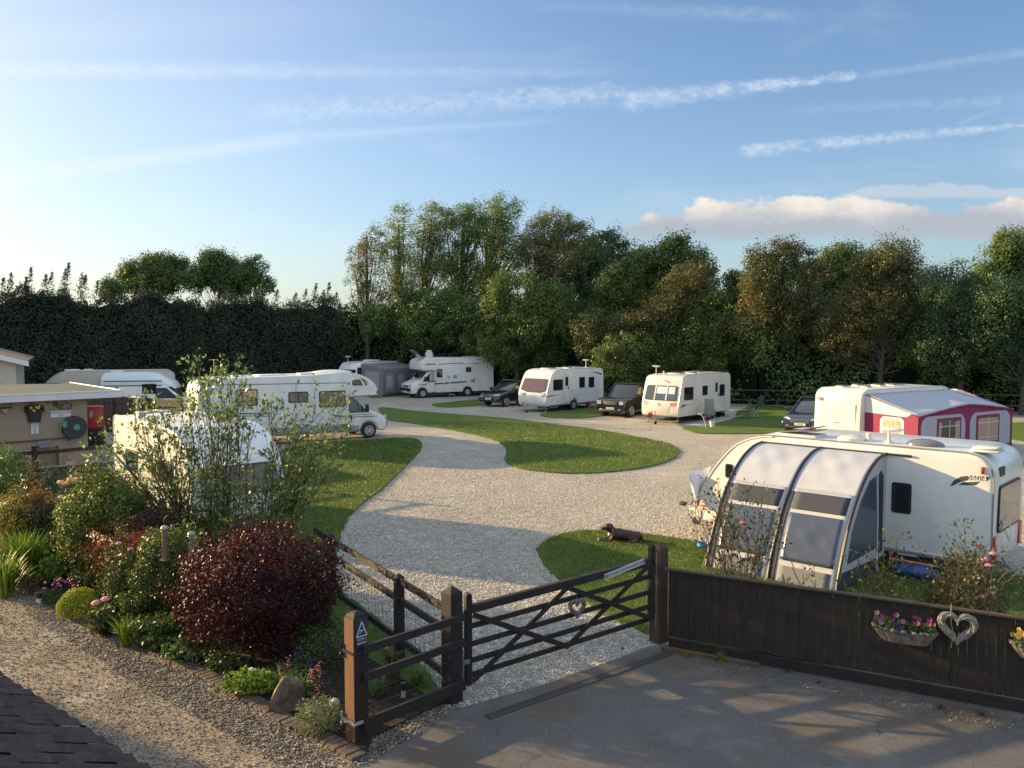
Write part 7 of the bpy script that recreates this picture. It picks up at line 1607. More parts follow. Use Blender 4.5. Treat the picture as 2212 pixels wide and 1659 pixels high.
# ================================================================ garden plants
GB = 'plants in the flower bed'
def shrub(name, label, P0, r, n, size, m, seed, shell=.5, lump=.18, freq=2.2, aspect=.55, droop=.1, group=GB, cat='shrub', zc=None, jit=.8, stems=9, core=True, rz=0, zb=.035, parts=None, stem_m=None):
    """P0 ground point; r radii; crown centre height zc"""
    zc = r[2]*.95 if zc is None else zc
    t = thing(name, label, cat, (P0[0], P0[1], zb), rz, group); rg = np.random.default_rng(seed); pr = random.Random(seed)
    p, nn = blob_points(rg, (0,0,zc), r, n, shell, lump, freq, seed); k = p[:,2] > .02; p, nn = p[k], nn[k]
    leaf_mesh('foliage', p, size, m, t, N=nn, aspect=aspect, seed=seed, jit=jit, droop=droop)
    mb = MB()
    for i in range(stems):
        a = pr.uniform(0, 6.28); q = pr.uniform(.3,.85); e = (r[0]*q*math.cos(a), r[1]*q*math.sin(a), zc+r[2]*pr.uniform(-.1,.6))
        mb.tube(smooth_line([(pr.uniform(-.08,.08), pr.uniform(-.08,.08), -.03), (e[0]*.4, e[1]*.4, e[2]*.5), e], 3), [.022,.02,.018,.015,.012,.009,.006], 5, False)
    mb.build('stems', stem_m or m_twig, t)
    return t
def blooms(t, pts, r, m, name='bloom', seed=0, petals=7, flat=.7, z_is_world=False):
    """many-petalled flower heads at local points"""
    pr = random.Random(seed)
    for (x, y, z) in pts:
        mb = MB(); 
        for ring_, k, rr_, tz in ((0, petals, r*.62, .0), (1, petals-2, r*.34, r*.28)):
            for i in range(k):
                a = 2*math.pi*(i+.5*ring_)/k + pr.uniform(-.2,.2); c = (x+math.cos(a)*rr_, y+math.sin(a)*rr_, z+tz+pr.uniform(-.1,.1)*r)
                mb.ell(c, (r*.46, r*.46, r*.30*flat*1.3), 8, 5, .12, i)
        mb.ell((x,y,z+r*.25), (r*.4,r*.4,r*.4), 8, 6); mb.build(name, m, t, smooth=60)
def localpt(t, u, v, Y): 
    w_ = at(u, v, Y); return (w_.x-t.location.x, w_.y-t.location.y, w_.z-t.location.z)
def clump(name, label, P0, n, Lh, spread, wd, m, seed, group=GB, cat='plant', zb=.035, droop=.8, stiff=.5):
    """strap leaves arching from one point"""
    t = thing(name, label, cat, (P0[0], P0[1], zb), 0, group); pr = random.Random(seed); vs = []; fs = []
    for i in range(n):
        a = pr.uniform(0, 6.28); L_ = Lh*pr.uniform(.55,1.15); out = spread*pr.uniform(.25,1.0); b0 = (pr.uniform(-.5,.5)*spread*.5, pr.uniform(-.5,.5)*spread*.5)
        px_, py_ = math.cos(a), math.sin(a); sx_, sy_ = -py_, px_; o = len(vs); K = 6
        for j in range(K):
            q = j/(K-1); x = b0[0]+px_*out*q**1.3; y = b0[1]+py_*out*q**1.3; z = L_*(q*1.25 - droop*.6*q**2.6); w_ = wd*(1-.9*q**2)*.5*(.5+q if q < .5 else 1)
            vs += [(x-sx_*w_, y-sy_*w_, max(z,.0)), (x+sx_*w_, y+sy_*w_, max(z,.0))]
        fs += [(o+2*j, o+2*j+1, o+2*j+3, o+2*j+2) for j in range(K-1)]
    mb = MB(); mb.add(vs, fs); mb.build('leaves', m, t, smooth=60, nofix=True); return t
gp = lambda u, v, z=.035: tuple(G(u, v, z))[:2]
# big dark red shrub
s_ = 1860/13.0
shrub('berberis_shrub', 'big rounded dark red shrub beside the sunlit end post', ((555-1106)/s_, 13.0), (1.24,1.02,1.0), 34000, .045, L_red, 41, shell=.5, lump=.17, freq=3.6, aspect=.6, zc=.98, stems=26, jit=.9)
# glossy green bush
s_ = 1860/16.5
shrub('evergreen_shrub', 'large glossy mid-green bush left of the red-leaved maple', ((216-1106)/s_, 16.5), (.92,.85,1.16), 15000, .07, L_bush, 42, shell=.6, lump=.14, zc=1.12, stems=14)
s_ = 1860/14.0
sb = shrub('evergreen_shrub', 'rounded small-leaved green bush just left of the big dark red shrub', ((338-1106)/s_, 14.3), (.66,.62,.82), 11000, .05, L_bush2, 43, shell=.6, lump=.15, zc=.80, stems=12)
s_ = 1860/15.2
shrub('evergreen_shrub', 'lighter leafy bush between the bird feeders and the red shrub', ((418-1106)/s_, 15.2), (.50,.5,.62), 5200, .06, L_bush, 44, shell=.45, lump=.2, zc=.95, stems=10)
s_ = 1860/15.3
shrub('maple_shrub', 'low red and copper fine-leaved maple in front of the green bush', ((262-1106)/s_, 15.3), (.72,.45,.46), 5200, .055, L_acer, 45, shell=.15, lump=.5, freq=3.2, zc=1.05, stems=14, aspect=.4, droop=.5)
s_ = 1860/15.9
shrub('maple_shrub', 'dark shaded copper maple behind the bird feeder lid', ((330-1106)/s_, 15.9), (.62,.5,.62), 5200, .055, leafmat('leaf_dark_copper', (.03,.014,.012), (.07,.026,.018), (.16,.05,.03), 2.0), 46, shell=.2, lump=.4, freq=3.0, zc=1.1, stems=12, aspect=.4)
s_ = 1860/14.7
rb = shrub('rose_bush', 'rose bush with coppery leaves and pink blooms between the two green bushes', ((262-1106)/s_, 14.6), (.42,.4,.78), 3600, .045, L_rose, 47, shell=.1, lump=.35, zc=.75, stems=14, cat='rose')
m_pink = mat('petal_pink', (.62,.22,.28), .6, var=.2, vscale=30); m_peach = mat('petal_yellow', (.72,.50,.16), .6, color2=(.70,.32,.10), vscale=12); m_mg = mat('petal_magenta', (.30,.03,.13), .6, var=.3, vscale=40); m_coral = mat('petal_coral', (.60,.14,.14), .6, var=.2)
blooms(rb, [localpt(rb,257,1174,14.25), localpt(rb,282,1186,14.2)], .05, m_pink, seed=1)
pe = shrub('peony', 'pink peony in bloom at the lane edge beside the lime-green mound', gp(222,1372), (.26,.24,.24), 700, .10, L_bush2, 48, shell=.1, zc=.25, stems=8, aspect=.35, cat='flower')
blooms(pe, [localpt(pe,207,1303,pe.location.y-.05), localpt(pe,228,1295,pe.location.y)], .075, m_pink, seed=2)
shrub('golden_mound', 'dense lime-yellow mound of fine leaves on the brick edging', gp(172,1328), (.38,.33,.33), 9000, .03, L_lime, 49, shell=.8, lump=.05, zc=.14, stems=3, cat='plant')
th = shrub('thrift_clump', 'low green cushion of thrift topped with many pink pompom flowers', gp(118,1300), (.24,.22,.16), 3200, .05, L_mid, 50, shell=.6, lump=.05, zc=.08, stems=2, aspect=.14, cat='flower')
pr = random.Random(5); pts = []
for i in range(34):
    a = pr.uniform(0,6.28); q = pr.uniform(0,.34)**1; pts.append((.06+q*math.cos(a)*1.05, .05+q*math.sin(a)*.6, pr.uniform(.26,.40)))
mb = MB()
for p in pts: mb.tube([(p[0]*.6,p[1]*.6,.08),p], .003, 4, False)
mb.build('flower_stalks', L_olive, th)
for i, p in enumerate(pts): mb = MB(); mb.ell(p, (.026,.026,.022), 8, 6, .15, i); mb.build('bloom', m_mg if i % 3 else m_pink, th)
mb_ = shrub('heather_clump', 'brown-stemmed tuft of small yellow flowers at the lane edge by the lantern', gp(62,1283), (.22,.2,.22), 900, .035, L_olive, 51, shell=.1, zc=.2, stems=14, cat='plant', aspect=.3)
clump('daylily_clump', 'bright green strap-leaved clump spilling over the edging left of the red shrub', gp(272,1392), 85, .50, .34, .030, L_strap, 52)
clump('grass_clump', 'big sunlit yellow-green clump of tall strap leaves at the left edge', ((40-1106)/110., 16.9), 320, .95, .80, .035, L_strap, 53, droop=.5)
clump('grass_clump', 'second sunlit strap-leaved clump touching the left picture edge', ((-12-1106)/118., 15.8), 170, .80, .55, .035, L_strap, 54, droop=.5)
shrub('maple_shrub', 'golden-leaved low maple at the left edge', ((52-1106)/102., 18.2), (.72,.55,.46), 6500, .06, L_gold, 55, shell=.3, lump=.3, freq=3, zc=1.10, stems=14, aspect=.5)
rb2 = shrub('rose_bush', 'tall reddish rose shoots above the golden maple', ((62-1106)/104., 17.9), (.34,.3,.75), 700, .06, leafmat('leaf_copper_rose', (.09,.04,.02), (.2,.08,.03), (.28,.1,.05), 2.0), 56, shell=.0, lump=.4, zc=1.35, stems=9, cat='rose')
shrub('dark_shrub', 'dark green bush with yellow-tipped top at the far left edge', ((8-1106)/93., 20.0), (.62,.6,1.12), 7500, .07, L_mid, 57, shell=.55, lump=.12, zc=1.15, stems=8)
shrub('dark_shrub', 'shadowy bush between the rail fence and the yellow roses', ((95-1106)/96., 19.4), (.80,.6,.95), 6500, .07, L_dark, 58, shell=.4, lump=.25, zc=.95, stems=10)
yr = shrub('rose_bush', 'rose bush with large yellow blooms left of the big green bush', ((142-1106)/107., 17.4), (.34,.34,.80), 1200, .06, L_rose, 59, shell=.0, lump=.3, zc=.98, stems=10, cat='rose')
blooms(yr, [localpt(yr,u,v,17.1) for u, v in ((131,1042),(139,1046),(152,1036),(160,1040),(148,1044),(165,1037),(133,1075))], .075, m_peach, seed=5)
shrub('low_plant', 'dark low leafy plant under the lantern at the lane edge', gp(40,1248), (.5,.4,.34), 2600, .075, L_mid, 60, shell=.2, lump=.2, zc=.26, stems=6, cat='plant')
shrub('low_plant', 'fresh green low plant just right of the lantern', gp(118,1262), (.26,.26,.30), 900, .08, L_strap, 61, shell=.1, zc=.3, stems=6, cat='plant')
shrub('olive_shrub', 'straggly olive-brown shrub with pale buds behind the green bush', ((175-1106)/95., 20.2), (1.15,.6,.75), 4200, .06, L_olive, 62, shell=.0, lump=.4, zc=1.25, stems=40, jit=1)
# the tall sparse shrub group: real branching stems with leaves at the shoot ends
def sparse(name, label, P0, tips, seed, nstem, leaf_n, size, m, zb=.035, group='tall sparse shrubs', tw=.016, sub=5, lr=.16, cat='shrub', low=.25, twm=None):
    """tips: target points (x,y,z local); stems fork several times"""
    t = thing(name, label, cat, (P0[0], P0[1], zb), 0, group); pr = random.Random(seed); mb = MB(); LP = []; LD = []
    for i in range(nstem):
        e = Vector(pr.choice(tips)) + Vector((pr.gauss(0,.16), pr.gauss(0,.22), pr.gauss(0,.16))); b0 = Vector((pr.uniform(-.22,.22), pr.uniform(-.18,.18), -.03))
        m1 = b0.lerp(e, .35) + Vector((pr.uniform(-.15,.15), pr.uniform(-.15,.15), .15)); m2 = b0.lerp(e, .7) + Vector((pr.uniform(-.14,.14), pr.uniform(-.14,.14), .1))
        ln = [Vector(p) for p in smooth_line([tuple(b0), tuple(m1), tuple(m2), tuple(e)], 4)]; K = len(ln)
        mb.tube(ln, [max(.0045, tw*(1-.8*j/(K-1))) for j in range(K)], 5, False)
        for q in range(sub*2):
            j = int(pr.uniform(low, 1)*(K-1)); s0 = ln[j]; d = (ln[min(j+1,K-1)]-ln[max(j-1,0)]).normalized()
            dv = (d + Vector((pr.gauss(0,.6), pr.gauss(0,.6), pr.gauss(.15,.4)))).normalized(); l_ = pr.uniform(.25,.75)*(1-.4*j/K); s2 = s0+dv*l_*.6+Vector((0,0,.02)); s3 = s0+dv*l_+Vector((0,0,.08*l_))
            mb.tube([s0, s2, s3], [.006,.0045,.003], 4, False)
            for k in range(pr.choice((1,2,2,3))):
                f_ = s0.lerp(s3, pr.uniform(.35,.9)); dd = (dv+Vector((pr.gauss(0,.7), pr.gauss(0,.7), pr.gauss(.2,.4)))).normalized(); g_ = f_+dd*pr.uniform(.12,.34); mb.tube([f_, g_], [.0035,.002], 3, False)
                for z_ in range(pr.randint(0, leaf_n)): LP.append(g_+Vector((pr.gauss(0,lr*.3),)*1+(pr.gauss(0,lr*.3), pr.gauss(0,lr*.3)))); LD.append(dd)
            for z_ in range(pr.randint(1, leaf_n)): LP.append(s3+Vector((pr.gauss(0,lr*.35), pr.gauss(0,lr*.35), pr.gauss(0,lr*.35)))); LD.append(dv)
        for z_ in range(leaf_n*2): LP.append(e+Vector((pr.gauss(0,lr*.7), pr.gauss(0,lr*.7), pr.gauss(0,lr*.7)))); LD.append(Vector((0,0,1)))
    mb.build('stems', twm or m_twig, t, smooth=60)
    leaf_mesh('foliage', np.array([tuple(p) for p in LP]), size, m, t, aspect=.62, seed=seed, D=np.array([tuple(p) for p in LD])); return t
Ys = 16.8
def tip_list(P0, uv, Y): return [tuple(np.array(tuple(at(u, v, Y+random.Random(u+v).uniform(-.5,.5))))-np.array([P0[0], P0[1], .035])) for u, v in uv]
P0 = ((472-1106)/110.7, 16.8)
sparse('tall_shrub', 'tallest sparse shrub whose shoots cross the motorhome behind it', P0, tip_list(P0, [(415,815),(430,800),(445,830),(520,795),(540,805),(505,830),(470,850),(455,900),(490,870),(525,880),(550,900),(400,880),(430,930),(500,950),(540,960),(480,1000)], Ys), 71, 24, 5, .085, L_twig)
P0 = ((385-1106)/108.8, 17.1)
sparse('tall_shrub', 'dense twiggy shrub in front of the sunlit caravan side', P0, tip_list(P0, [(300,885),(320,900),(345,905),(265,930),(290,950),(375,880),(400,900),(340,950),(310,990),(380,960),(290,1020),(420,950),(270,1060),(340,1040),(400,1030),(240,985)], Ys), 72, 27, 5, .082, L_twig)
P0 = ((560-1106)/111., 16.7)
sparse('tall_shrub', 'sparse shrub leaning right across the lawn with leafy shoot tips', P0, tip_list(P0, [(600,905),(590,860),(625,870),(650,890),(680,925),(710,910),(735,900),(745,880),(700,960),(740,975),(650,960),(620,940),(690,1010),(660,1030),(640,1000),(600,1000),(570,960)], Ys), 73, 26, 5, .082, L_twig)
P0 = ((480-1106)/113., 16.4)
sparse('tall_shrub', 'low bushy shoots at the foot of the tall sparse shrubs', P0, tip_list(P0, [(400,1060),(430,1090),(460,1050),(500,1080),(540,1060),(580,1090),(610,1080),(640,1100),(440,1120),(360,1100),(390,1130),(520,1110)], 16.4), 74, 26, 6, .065, L_twig, low=.1)
shrub('olive_shrub', 'brown-green thicket under the dense twiggy shrub', ((365-1106)/111., 16.75), (.85,.45,.55), 3000, .055, L_olive, 63, shell=.0, lump=.35, zc=1.05, stems=36, jit=1)
# fill of the border, plant against plant
fill = [((10,1262),(.42,.3,.24),L_mid,.07,'deep green low clump at the far left end of the brick edging'),
 ((100,1215),(.42,.35,.36),L_bush,.075,'fresh green foliage mound between the tall strap leaves and the green bush'),
 ((165,1262),(.34,.3,.34),L_bush2,.06,'small-leaved green filler behind the pink thrift'),
 ((195,1285),(.30,.26,.30),L_bush,.06,'green filler right behind the lime-yellow mound'),
 ((255,1318),(.34,.28,.40),L_rose,.05,'bronze-green foliage above the peony'),
 ((300,1352),(.34,.28,.34),L_bush,.055,'bright green filler between daylily clump and rounded bush'),
 ((345,1398),(.36,.26,.26),L_bush2,.06,'dark glossy foliage under the left flank of the red shrub'),
 ((60,1110),(.55,.45,.50),L_olive,.06,'olive-bronze foliage above the sunlit strap leaves'),
 ((110,1150),(.50,.42,.55),L_bush2,.065,'green bush filling the gap behind the sunlit strap leaves'),
 ((25,1075),(.55,.45,.60),L_gold,.06,'golden-bronze foliage along the left picture edge')]
for k, (uv, r_, mm, sz, lb) in enumerate(fill):
    shrub('border_plant', lb, gp(*uv) if uv[1] > 1200 else ((uv[0]-1106)/104., 17.7+.2*(k % 3)), r_, 2600, sz, mm, 200+k, shell=.35, lump=.28, zc=(r_[2]*.85 if uv[1] > 1200 else .95), stems=8, cat='plant')
# foreground bits
shrub('low_plant', 'patch of dark leaves below the left side of the red shrub', gp(405,1420), (.42,.3,.20), 900, .085, L_mid, 64, shell=.1, zc=.12, stems=4, cat='plant')
shrub('low_plant', 'brown-leaved low plant under the front of the red shrub', gp(490,1448), (.35,.25,.20), 900, .05, L_rose, 65, shell=.1, zc=.14, stems=6, cat='plant')
lp = shrub('low_plant', 'bright lime-green leafy plant left of the boulder', gp(540,1496), (.36,.22,.17), 620, .085, L_strap, 66, shell=.1, zc=.15, stems=5, cat='plant')
clump('daylily_clump', 'arching strap leaves falling around the boulder', gp(600,1490), 60, .42, .48, .022, L_strap, 67, droop=1.3)
clump('daylily_clump', 'thin arching leaves right behind the boulder', gp(650,1500), 42, .38, .36, .020, L_mid, 68, droop=1.2)
shrub('cushion_plant', 'grey-green and yellow cushion plant at the edging left of the end post', gp(690,1578), (.30,.24,.24), 3400, .035, L_greyg, 69, shell=.5, lump=.15, zc=.17, stems=8, cat='plant', aspect=.3)
def spikes(name, label, P0, heads, m, seed, hgt=.5):
    t = thing(name, label, 'flower', (P0[0],P0[1],.035), 0, GB); mb = MB(); pr = random.Random(seed); LP = []
    for (x, y, z) in heads: mb.tube([(x*.4,y*.4,0),(x*.8,y*.8,z*.6),(x,y,z)], .004, 4, False)
    for k in range(140): LP.append((pr.gauss(0,.14), pr.gauss(0,.12), pr.uniform(.02,.30)))
    mb.build('stalks', L_olive, t); leaf_mesh('foliage', np.array(LP), .06, L_mid, t, seed=seed, aspect=.35)
    for (x, y, z) in heads:
        mb = MB()
        for k in range(9): mb.ell((x+pr.gauss(0,.016), y+pr.gauss(0,.016), z-.10+.13*k/8), (.016,.014,.010), 6, 4)
        mb.build('bloom', m, t)
    return t
def heads(P0, uv, Y): return [tuple(np.array(tuple(at(u, v, Y)))-np.array([P0[0], P0[1], .035])) for u, v in uv]
P0 = (at(665,1500,11.3).x, 11.4); spikes('flower_spikes', 'coral-red flower spikes in the dark bed right of the boulder', P0, heads(P0, [(671,1449),(687,1436),(690,1446),(686,1486),(675,1455)], 11.3), m_coral, 1)
P0 = (at(612,1480,11.7).x, 11.8); spikes('flower_spikes', 'pinkish-red flower spikes under the red shrub behind the boulder', P0, heads(P0, [(608,1455),(623,1423),(604,1443),(612,1460)], 11.7), m_coral, 2)
P0 = (at(655,1450,12.0).x, 12.1); spikes('flower_spikes', 'deep blue salvia spikes in the shade under the red shrub', P0, heads(P0, [(668,1425),(675,1432),(640,1415),(700,1455),(650,1400),(705,1400)], 11.9), mat('petal_blue', (.04,.03,.14), .6), 3)
P0 = gp(700,1430); shrub('low_plant', 'tangle of dim green foliage between the red shrub and rail fence', P0, (.5,.4,.32), 2600, .05, L_mid, 70, shell=.0, zc=.26, stems=20, cat='plant', aspect=.25)
for i, (u, v, lb) in enumerate(((815,1500,'unkempt tuft of grass and perennials behind the end post wire'),(850,1470,'yellowing daylily foliage behind the wire mesh'),(900,1480,'green leafy tuft by the thick corner post'),(845,1440,'small upright plants with an orange flower behind the fence'))):
    clump('weed_tuft', lb, gp(u, v, .045), 90, .32, .32, .014, (L_mid, L_olive, L_mid, L_rose)[i], 80+i, group='plants behind the wire fence', zb=.045, droop=.9)
of = thing('orange_flower', 'single orange-red flower behind the rail fence', 'flower', gp(835,1440,.045)+(.045,)); q = localpt(of, 835, 1400, of.location.y); blooms(of, [q], .03, mat('petal_orange', (.65,.12,.04), .6)); mb = MB(); mb.tube([(0,0,0),q], .004, 4, False); mb.build('stalk', L_mid, of)
# weeds on lane and yard
for i, (u, v, r_, mm, lb) in enumerate(((650,1520,.05,L_gold,0),(535,1552,.07,L_gold,0),(470,1528,.06,L_gold,0),(640,1592,.05,L_gold,0),(425,1465,.06,L_gold,0),(330,1432,.07,L_olive,0),(700,1622,.05,L_lime,0),(258,1392,.06,L_gold,0),(1483,1418,.16,L_gold,1),(1500,1402,.09,L_lime,1),(1700,1452,.06,L_olive,1),(1768,1475,.06,L_olive,1),(2030,1530,.09,L_olive,1),(2120,1545,.10,L_olive,1),(1345,1403,.05,L_olive,1))):
    places = ['ochre weed on the lane below the boulder','ochre weed spreading on the lane left of the boulder','small ochre weed on the lane near the stone drift','ochre weed on the lane below the grey-green cushion plant','ochre weed by the edging under the red shrub','olive weed by the edging below the daylily clump','lime weed at the end of the brick edging','ochre weed at the edging left of the daylily clump','large ochre weed at the foot of the board fence near the gate post','green weed at the fence plinth end near the gate post','olive weed along the middle of the fence foot','olive weed farther along the fence foot with pale leaves','weed patch at the fence foot below the trough planter','weed patch at the fence foot near the right picture edge','weed beside the drain at the gate']
    clump('weed', places[i], gp(u, v, .01), 46 if r_ > .08 else 26, r_*.9, r_*1.3, .008, mm, 90+i, group='weeds on the lane and yard', zb=.01, droop=1.2)
clump('weed', 'bright green spiky weed growing at the fence foot beside the ochre weed', gp(1557,1430,.01), 34, .16, .16, .016, L_strap, 120, group='weeds on the lane and yard', zb=.01)
# roses behind the board fence
def rose(label, u, Y, uv, seed, nstem, leaf_n, blooms_uv=(), m=L_rose, bm_=None, zb=LZ, ybase=None):
    P0 = ((u-1106)/1860*Y, Y); t = sparse('rose_bush', label, P0, tip_list(P0, uv, Y), seed, nstem, leaf_n, .062, m, zb=zb, group='rose bushes behind the board fence', tw=.011, sub=4, lr=.14, cat='rose', low=.2, twm=m_twig)
    if blooms_uv: blooms(t, [localpt(t, a, b, Y-.1) for a, b in blooms_uv], .055, bm_ or m_pink, seed=seed)
    return t
rose('leggy rose bush with reddish shoots in front of the awning left panel', 1568, 13.9, [(1540,1075),(1552,1085),(1530,1110),(1545,1130),(1560,1110),(1535,1160),(1580,1090),(1555,1180),(1520,1145)], 131, 8, 3, [], leafmat('leaf_rose_copper', (.05,.06,.025), (.10,.09,.035), (.22,.08,.05), 2.0))
rose('leggy rose bush with one red bloom in front of the awning middle pole', 1600, 13.7, [(1590,1075),(1610,1090),(1640,1100),(1665,1110),(1600,1130),(1640,1140),(1670,1150),(1620,1170),(1650,1180),(1590,1180)], 132, 9, 4, [(1606,1130)], bm_=m_coral)
rose('rose bush with pink blooms in front of the near caravan rear corner', 2150, 12.3, [(2105,1200),(2120,1205),(2140,1195),(2150,1215),(2190,1230),(2205,1250),(2150,1250),(2180,1275),(2200,1290),(2140,1290),(2110,1240),(2225,1220)], 133, 14, 5, [(2128,1209),(2146,1196),(2136,1222),(2121,1290)])
rose('small half-standard rose with ochre leaves above the trough planter', 2040, 12.6, [(2030,1265),(2045,1255),(2060,1270),(2035,1285),(2055,1290),(2070,1280),(2020,1290)], 134, 14, 7, [], L_olive)
rose('single thin sapling shoot behind the fence left of the blue bag', 1738, 13.3, [(1733,1250),(1742,1245)], 135, 3, 3, [], L_greyg)
rose('single green leafy shoot on the grass right of the blue bag', 1925, 13.2, [(1918,1240),(1928,1262)], 136, 4, 4, [], L_bush)
x_, z_ = on_fence(2055,1392); w0 = local_to_world(bf, x_, -.13, z_); x2, z2 = on_fence(2052,1300)
t = thing('rose_sprig', 'bare pale rose stem rising out of the willow heart on the fence', 'rose', w0); mb = MB(); mb.tube(smooth_line([(0,0,0),(.02,0,.18),(-.01,0,.36),(0,.02,z2-z_)],4), .008, 6); mb.build('stem', mat('pale_stem', (.24,.19,.13), .8), t)
# petunias in the troughs
def petunias(tp, cols_, seed, label, W_=.86):
    t = thing('petunias', label, 'flower', (tp.location.x, tp.location.y, tp.location.z), fa, 'petunias in the trough planters'); rg = np.random.default_rng(seed); pr = random.Random(seed)
    P = np.column_stack([rg.uniform(-W_/2*.9, W_/2*.9, 900), rg.uniform(-.2,.0,900), .25+rg.random(900)*.13]); leaf_mesh('foliage', P, .042, L_mid, t, seed=seed)
    for i in range(26):
        x = pr.uniform(-W_/2*.92, W_/2*.92); y = pr.uniform(-.22,-.02); z = pr.uniform(.31,.46); mb = MB(); k = 10; n = Vector((pr.gauss(0,.4), -1, pr.uniform(.1,.9))).normalized(); a = n.orthogonal().normalized(); b = n.cross(a); c = Vector((x,y,z)); vs = [c-n*.022]
        R_ = pr.uniform(.028,.040)
        for j in range(k): th_ = 2*math.pi*j/k; vs.append(c+(a*math.cos(th_)+b*math.sin(th_))*R_*(1+.12*math.cos(5*th_)))
        mb.add(vs, [(0,1+j,1+(j+1)%k) for j in range(k)]); mb.build('bloom', cols_[i % len(cols_)], t, smooth=0, nofix=True)
    return t
petunias(tp1, [m_mg, mat('petal_plum', (.10,.012,.06), .6), m_mg, mat('petal_violet', (.14,.04,.26), .6), mat('petal_pale_edge', (.3,.12,.2), .6)], 7, 'purple and magenta petunias with dark throats filling the trough')
petunias(tp2, [mat('petal_sun', (.7,.6,.05), .6), m_peach], 8, 'yellow flowers in the trough cut by the right picture edge')
# flowers of the wall basket
t = thing('basket_flowers', 'yellow and dark purple flowers in the wall basket on the tan wall', 'flower', wall_basket.location, bd.rotation_euler.z); bw, bh = wbdim; rg = np.random.default_rng(3)
P = np.column_stack([rg.uniform(-bw*.6, bw*.6, 700), rg.uniform(-bw*.35,.05,700), bh+rg.random(700)*.22]); leaf_mesh('foliage', P, .08, L_dark, t, seed=3)
pr = random.Random(6)
for i in range(16): mb = MB(); mb.ell((pr.uniform(-bw*.58,bw*.58), pr.uniform(-bw*.4,-.05), bh+pr.uniform(.0,.25)), (.055,.03,.05), 8, 5); mb.build('bloom', m_peach if i % 2 else mat('petal_plum', (.10,.012,.06), .6), t)
# ================================================================ the house the picture is taken from, and its neighbour
m_tile = mat('old_roof_tile', (.075,.048,.038), .9, color2=(.024,.018,.016), vscale=7, bump=.7, bscale=25)
e0, e1 = at(0,1490,5.70), at(258,1659,4.64)
ed = Vector((e1.x-e0.x, e1.y-e0.y, 0)).normalized(); inn = Vector((ed.y, -ed.x, 0))
if inn.y > 0: inn = -inn
rt_ = thing('lean_to_roof', 'dark mossy tiled roof edge in the bottom left corner', 'roof', (e0.x, e0.y, 0)); zr = 2.60
mb = MB(); rg = random.Random(12); sl_ = math.radians(28)
for row in range(7):
    for k in range(-22, 16):
        a = ed*(k*.165+(row % 2)*.08) + inn*(row*.20*math.cos(sl_)) ; z = zr + row*.20*math.sin(sl_)
        wv = .157; th_ = .022; p0 = a + ed*0; tilt = rg.uniform(-.006,.006)
        pr_ = [(-wv/2,0),(-wv/4,.022),(0,.010),(wv/4,-.004),(wv/2,.010)]
        vs = []
        for x, dz in pr_:
            q = p0+ed*x; vs += [(q.x-inn.x*.02, q.y-inn.y*.02, z+dz+.02+tilt), (q.x+inn.x*.27, q.y+inn.y*.27, z+dz+.27*math.tan(sl_)+tilt), (q.x-inn.x*.02, q.y-inn.y*.02, z+dz-th_+.02)]
        fs = []
        for j in range(4): b = j*3; fs += [(b, b+3, b+4, b+1), (b, b+2, b+5, b+3)]
        mb.add(vs, fs)
mb.build('roof_tiles', m_tile, rt_, smooth=0, nofix=True)
q0 = ed*-3.6; q1 = ed*2.7; mb = MB()
mb.add([tuple(q0+inn*.05+Vector((0,0,zr-.06))), tuple(q1+inn*.05+Vector((0,0,zr-.06))), tuple(q1+inn*1.45+Vector((0,0,zr+.68))), tuple(q0+inn*1.45+Vector((0,0,zr+.68)))], [(0,1,2,3)])
mb.build('roof_underlay', m_black, rt_, smooth=0)
mb = MB(); c_ = (q0+q1)/2+inn*.95; mb.box((c_.x, c_.y, 1.24), ((q1-q0).length, 1.5, 2.48), rz=math.atan2(ed.y, ed.x)); mb.build('wall', mat('brick_wall', (.20,.10,.07), .9, var=.3, vscale=12), rt_, smooth=0)
# neighbour's house out of frame to the left: its side throws the evening shadow over the lane
ha = math.atan2(-3.5, 5.8); hx = thing('neighbour_house', 'brick house standing left of the lane outside the picture', 'house', (-28.3, 21.3, 0), ha)
mb = MB(); mb.prism([(0,0),(0,5),(-4,7.4),(-8,5),(-8,0)], (-9,0,0), (0,1,0), (0,0,1), (1,0,0), 21.5); mb.build('wall', mat('house_brick', (.22,.11,.075), .9, var=.25, vscale=9), hx, smooth=0)
mb = MB(); mb.prism([(.3,4.78),(-4,7.4),(-8.3,4.78),(-8.3,4.98),(-4,7.6),(.3,4.98)], (-9.3,0,0), (0,1,0), (0,0,1), (1,0,0), 22.1); mb.build('roof', m_tile, hx, smooth=0)
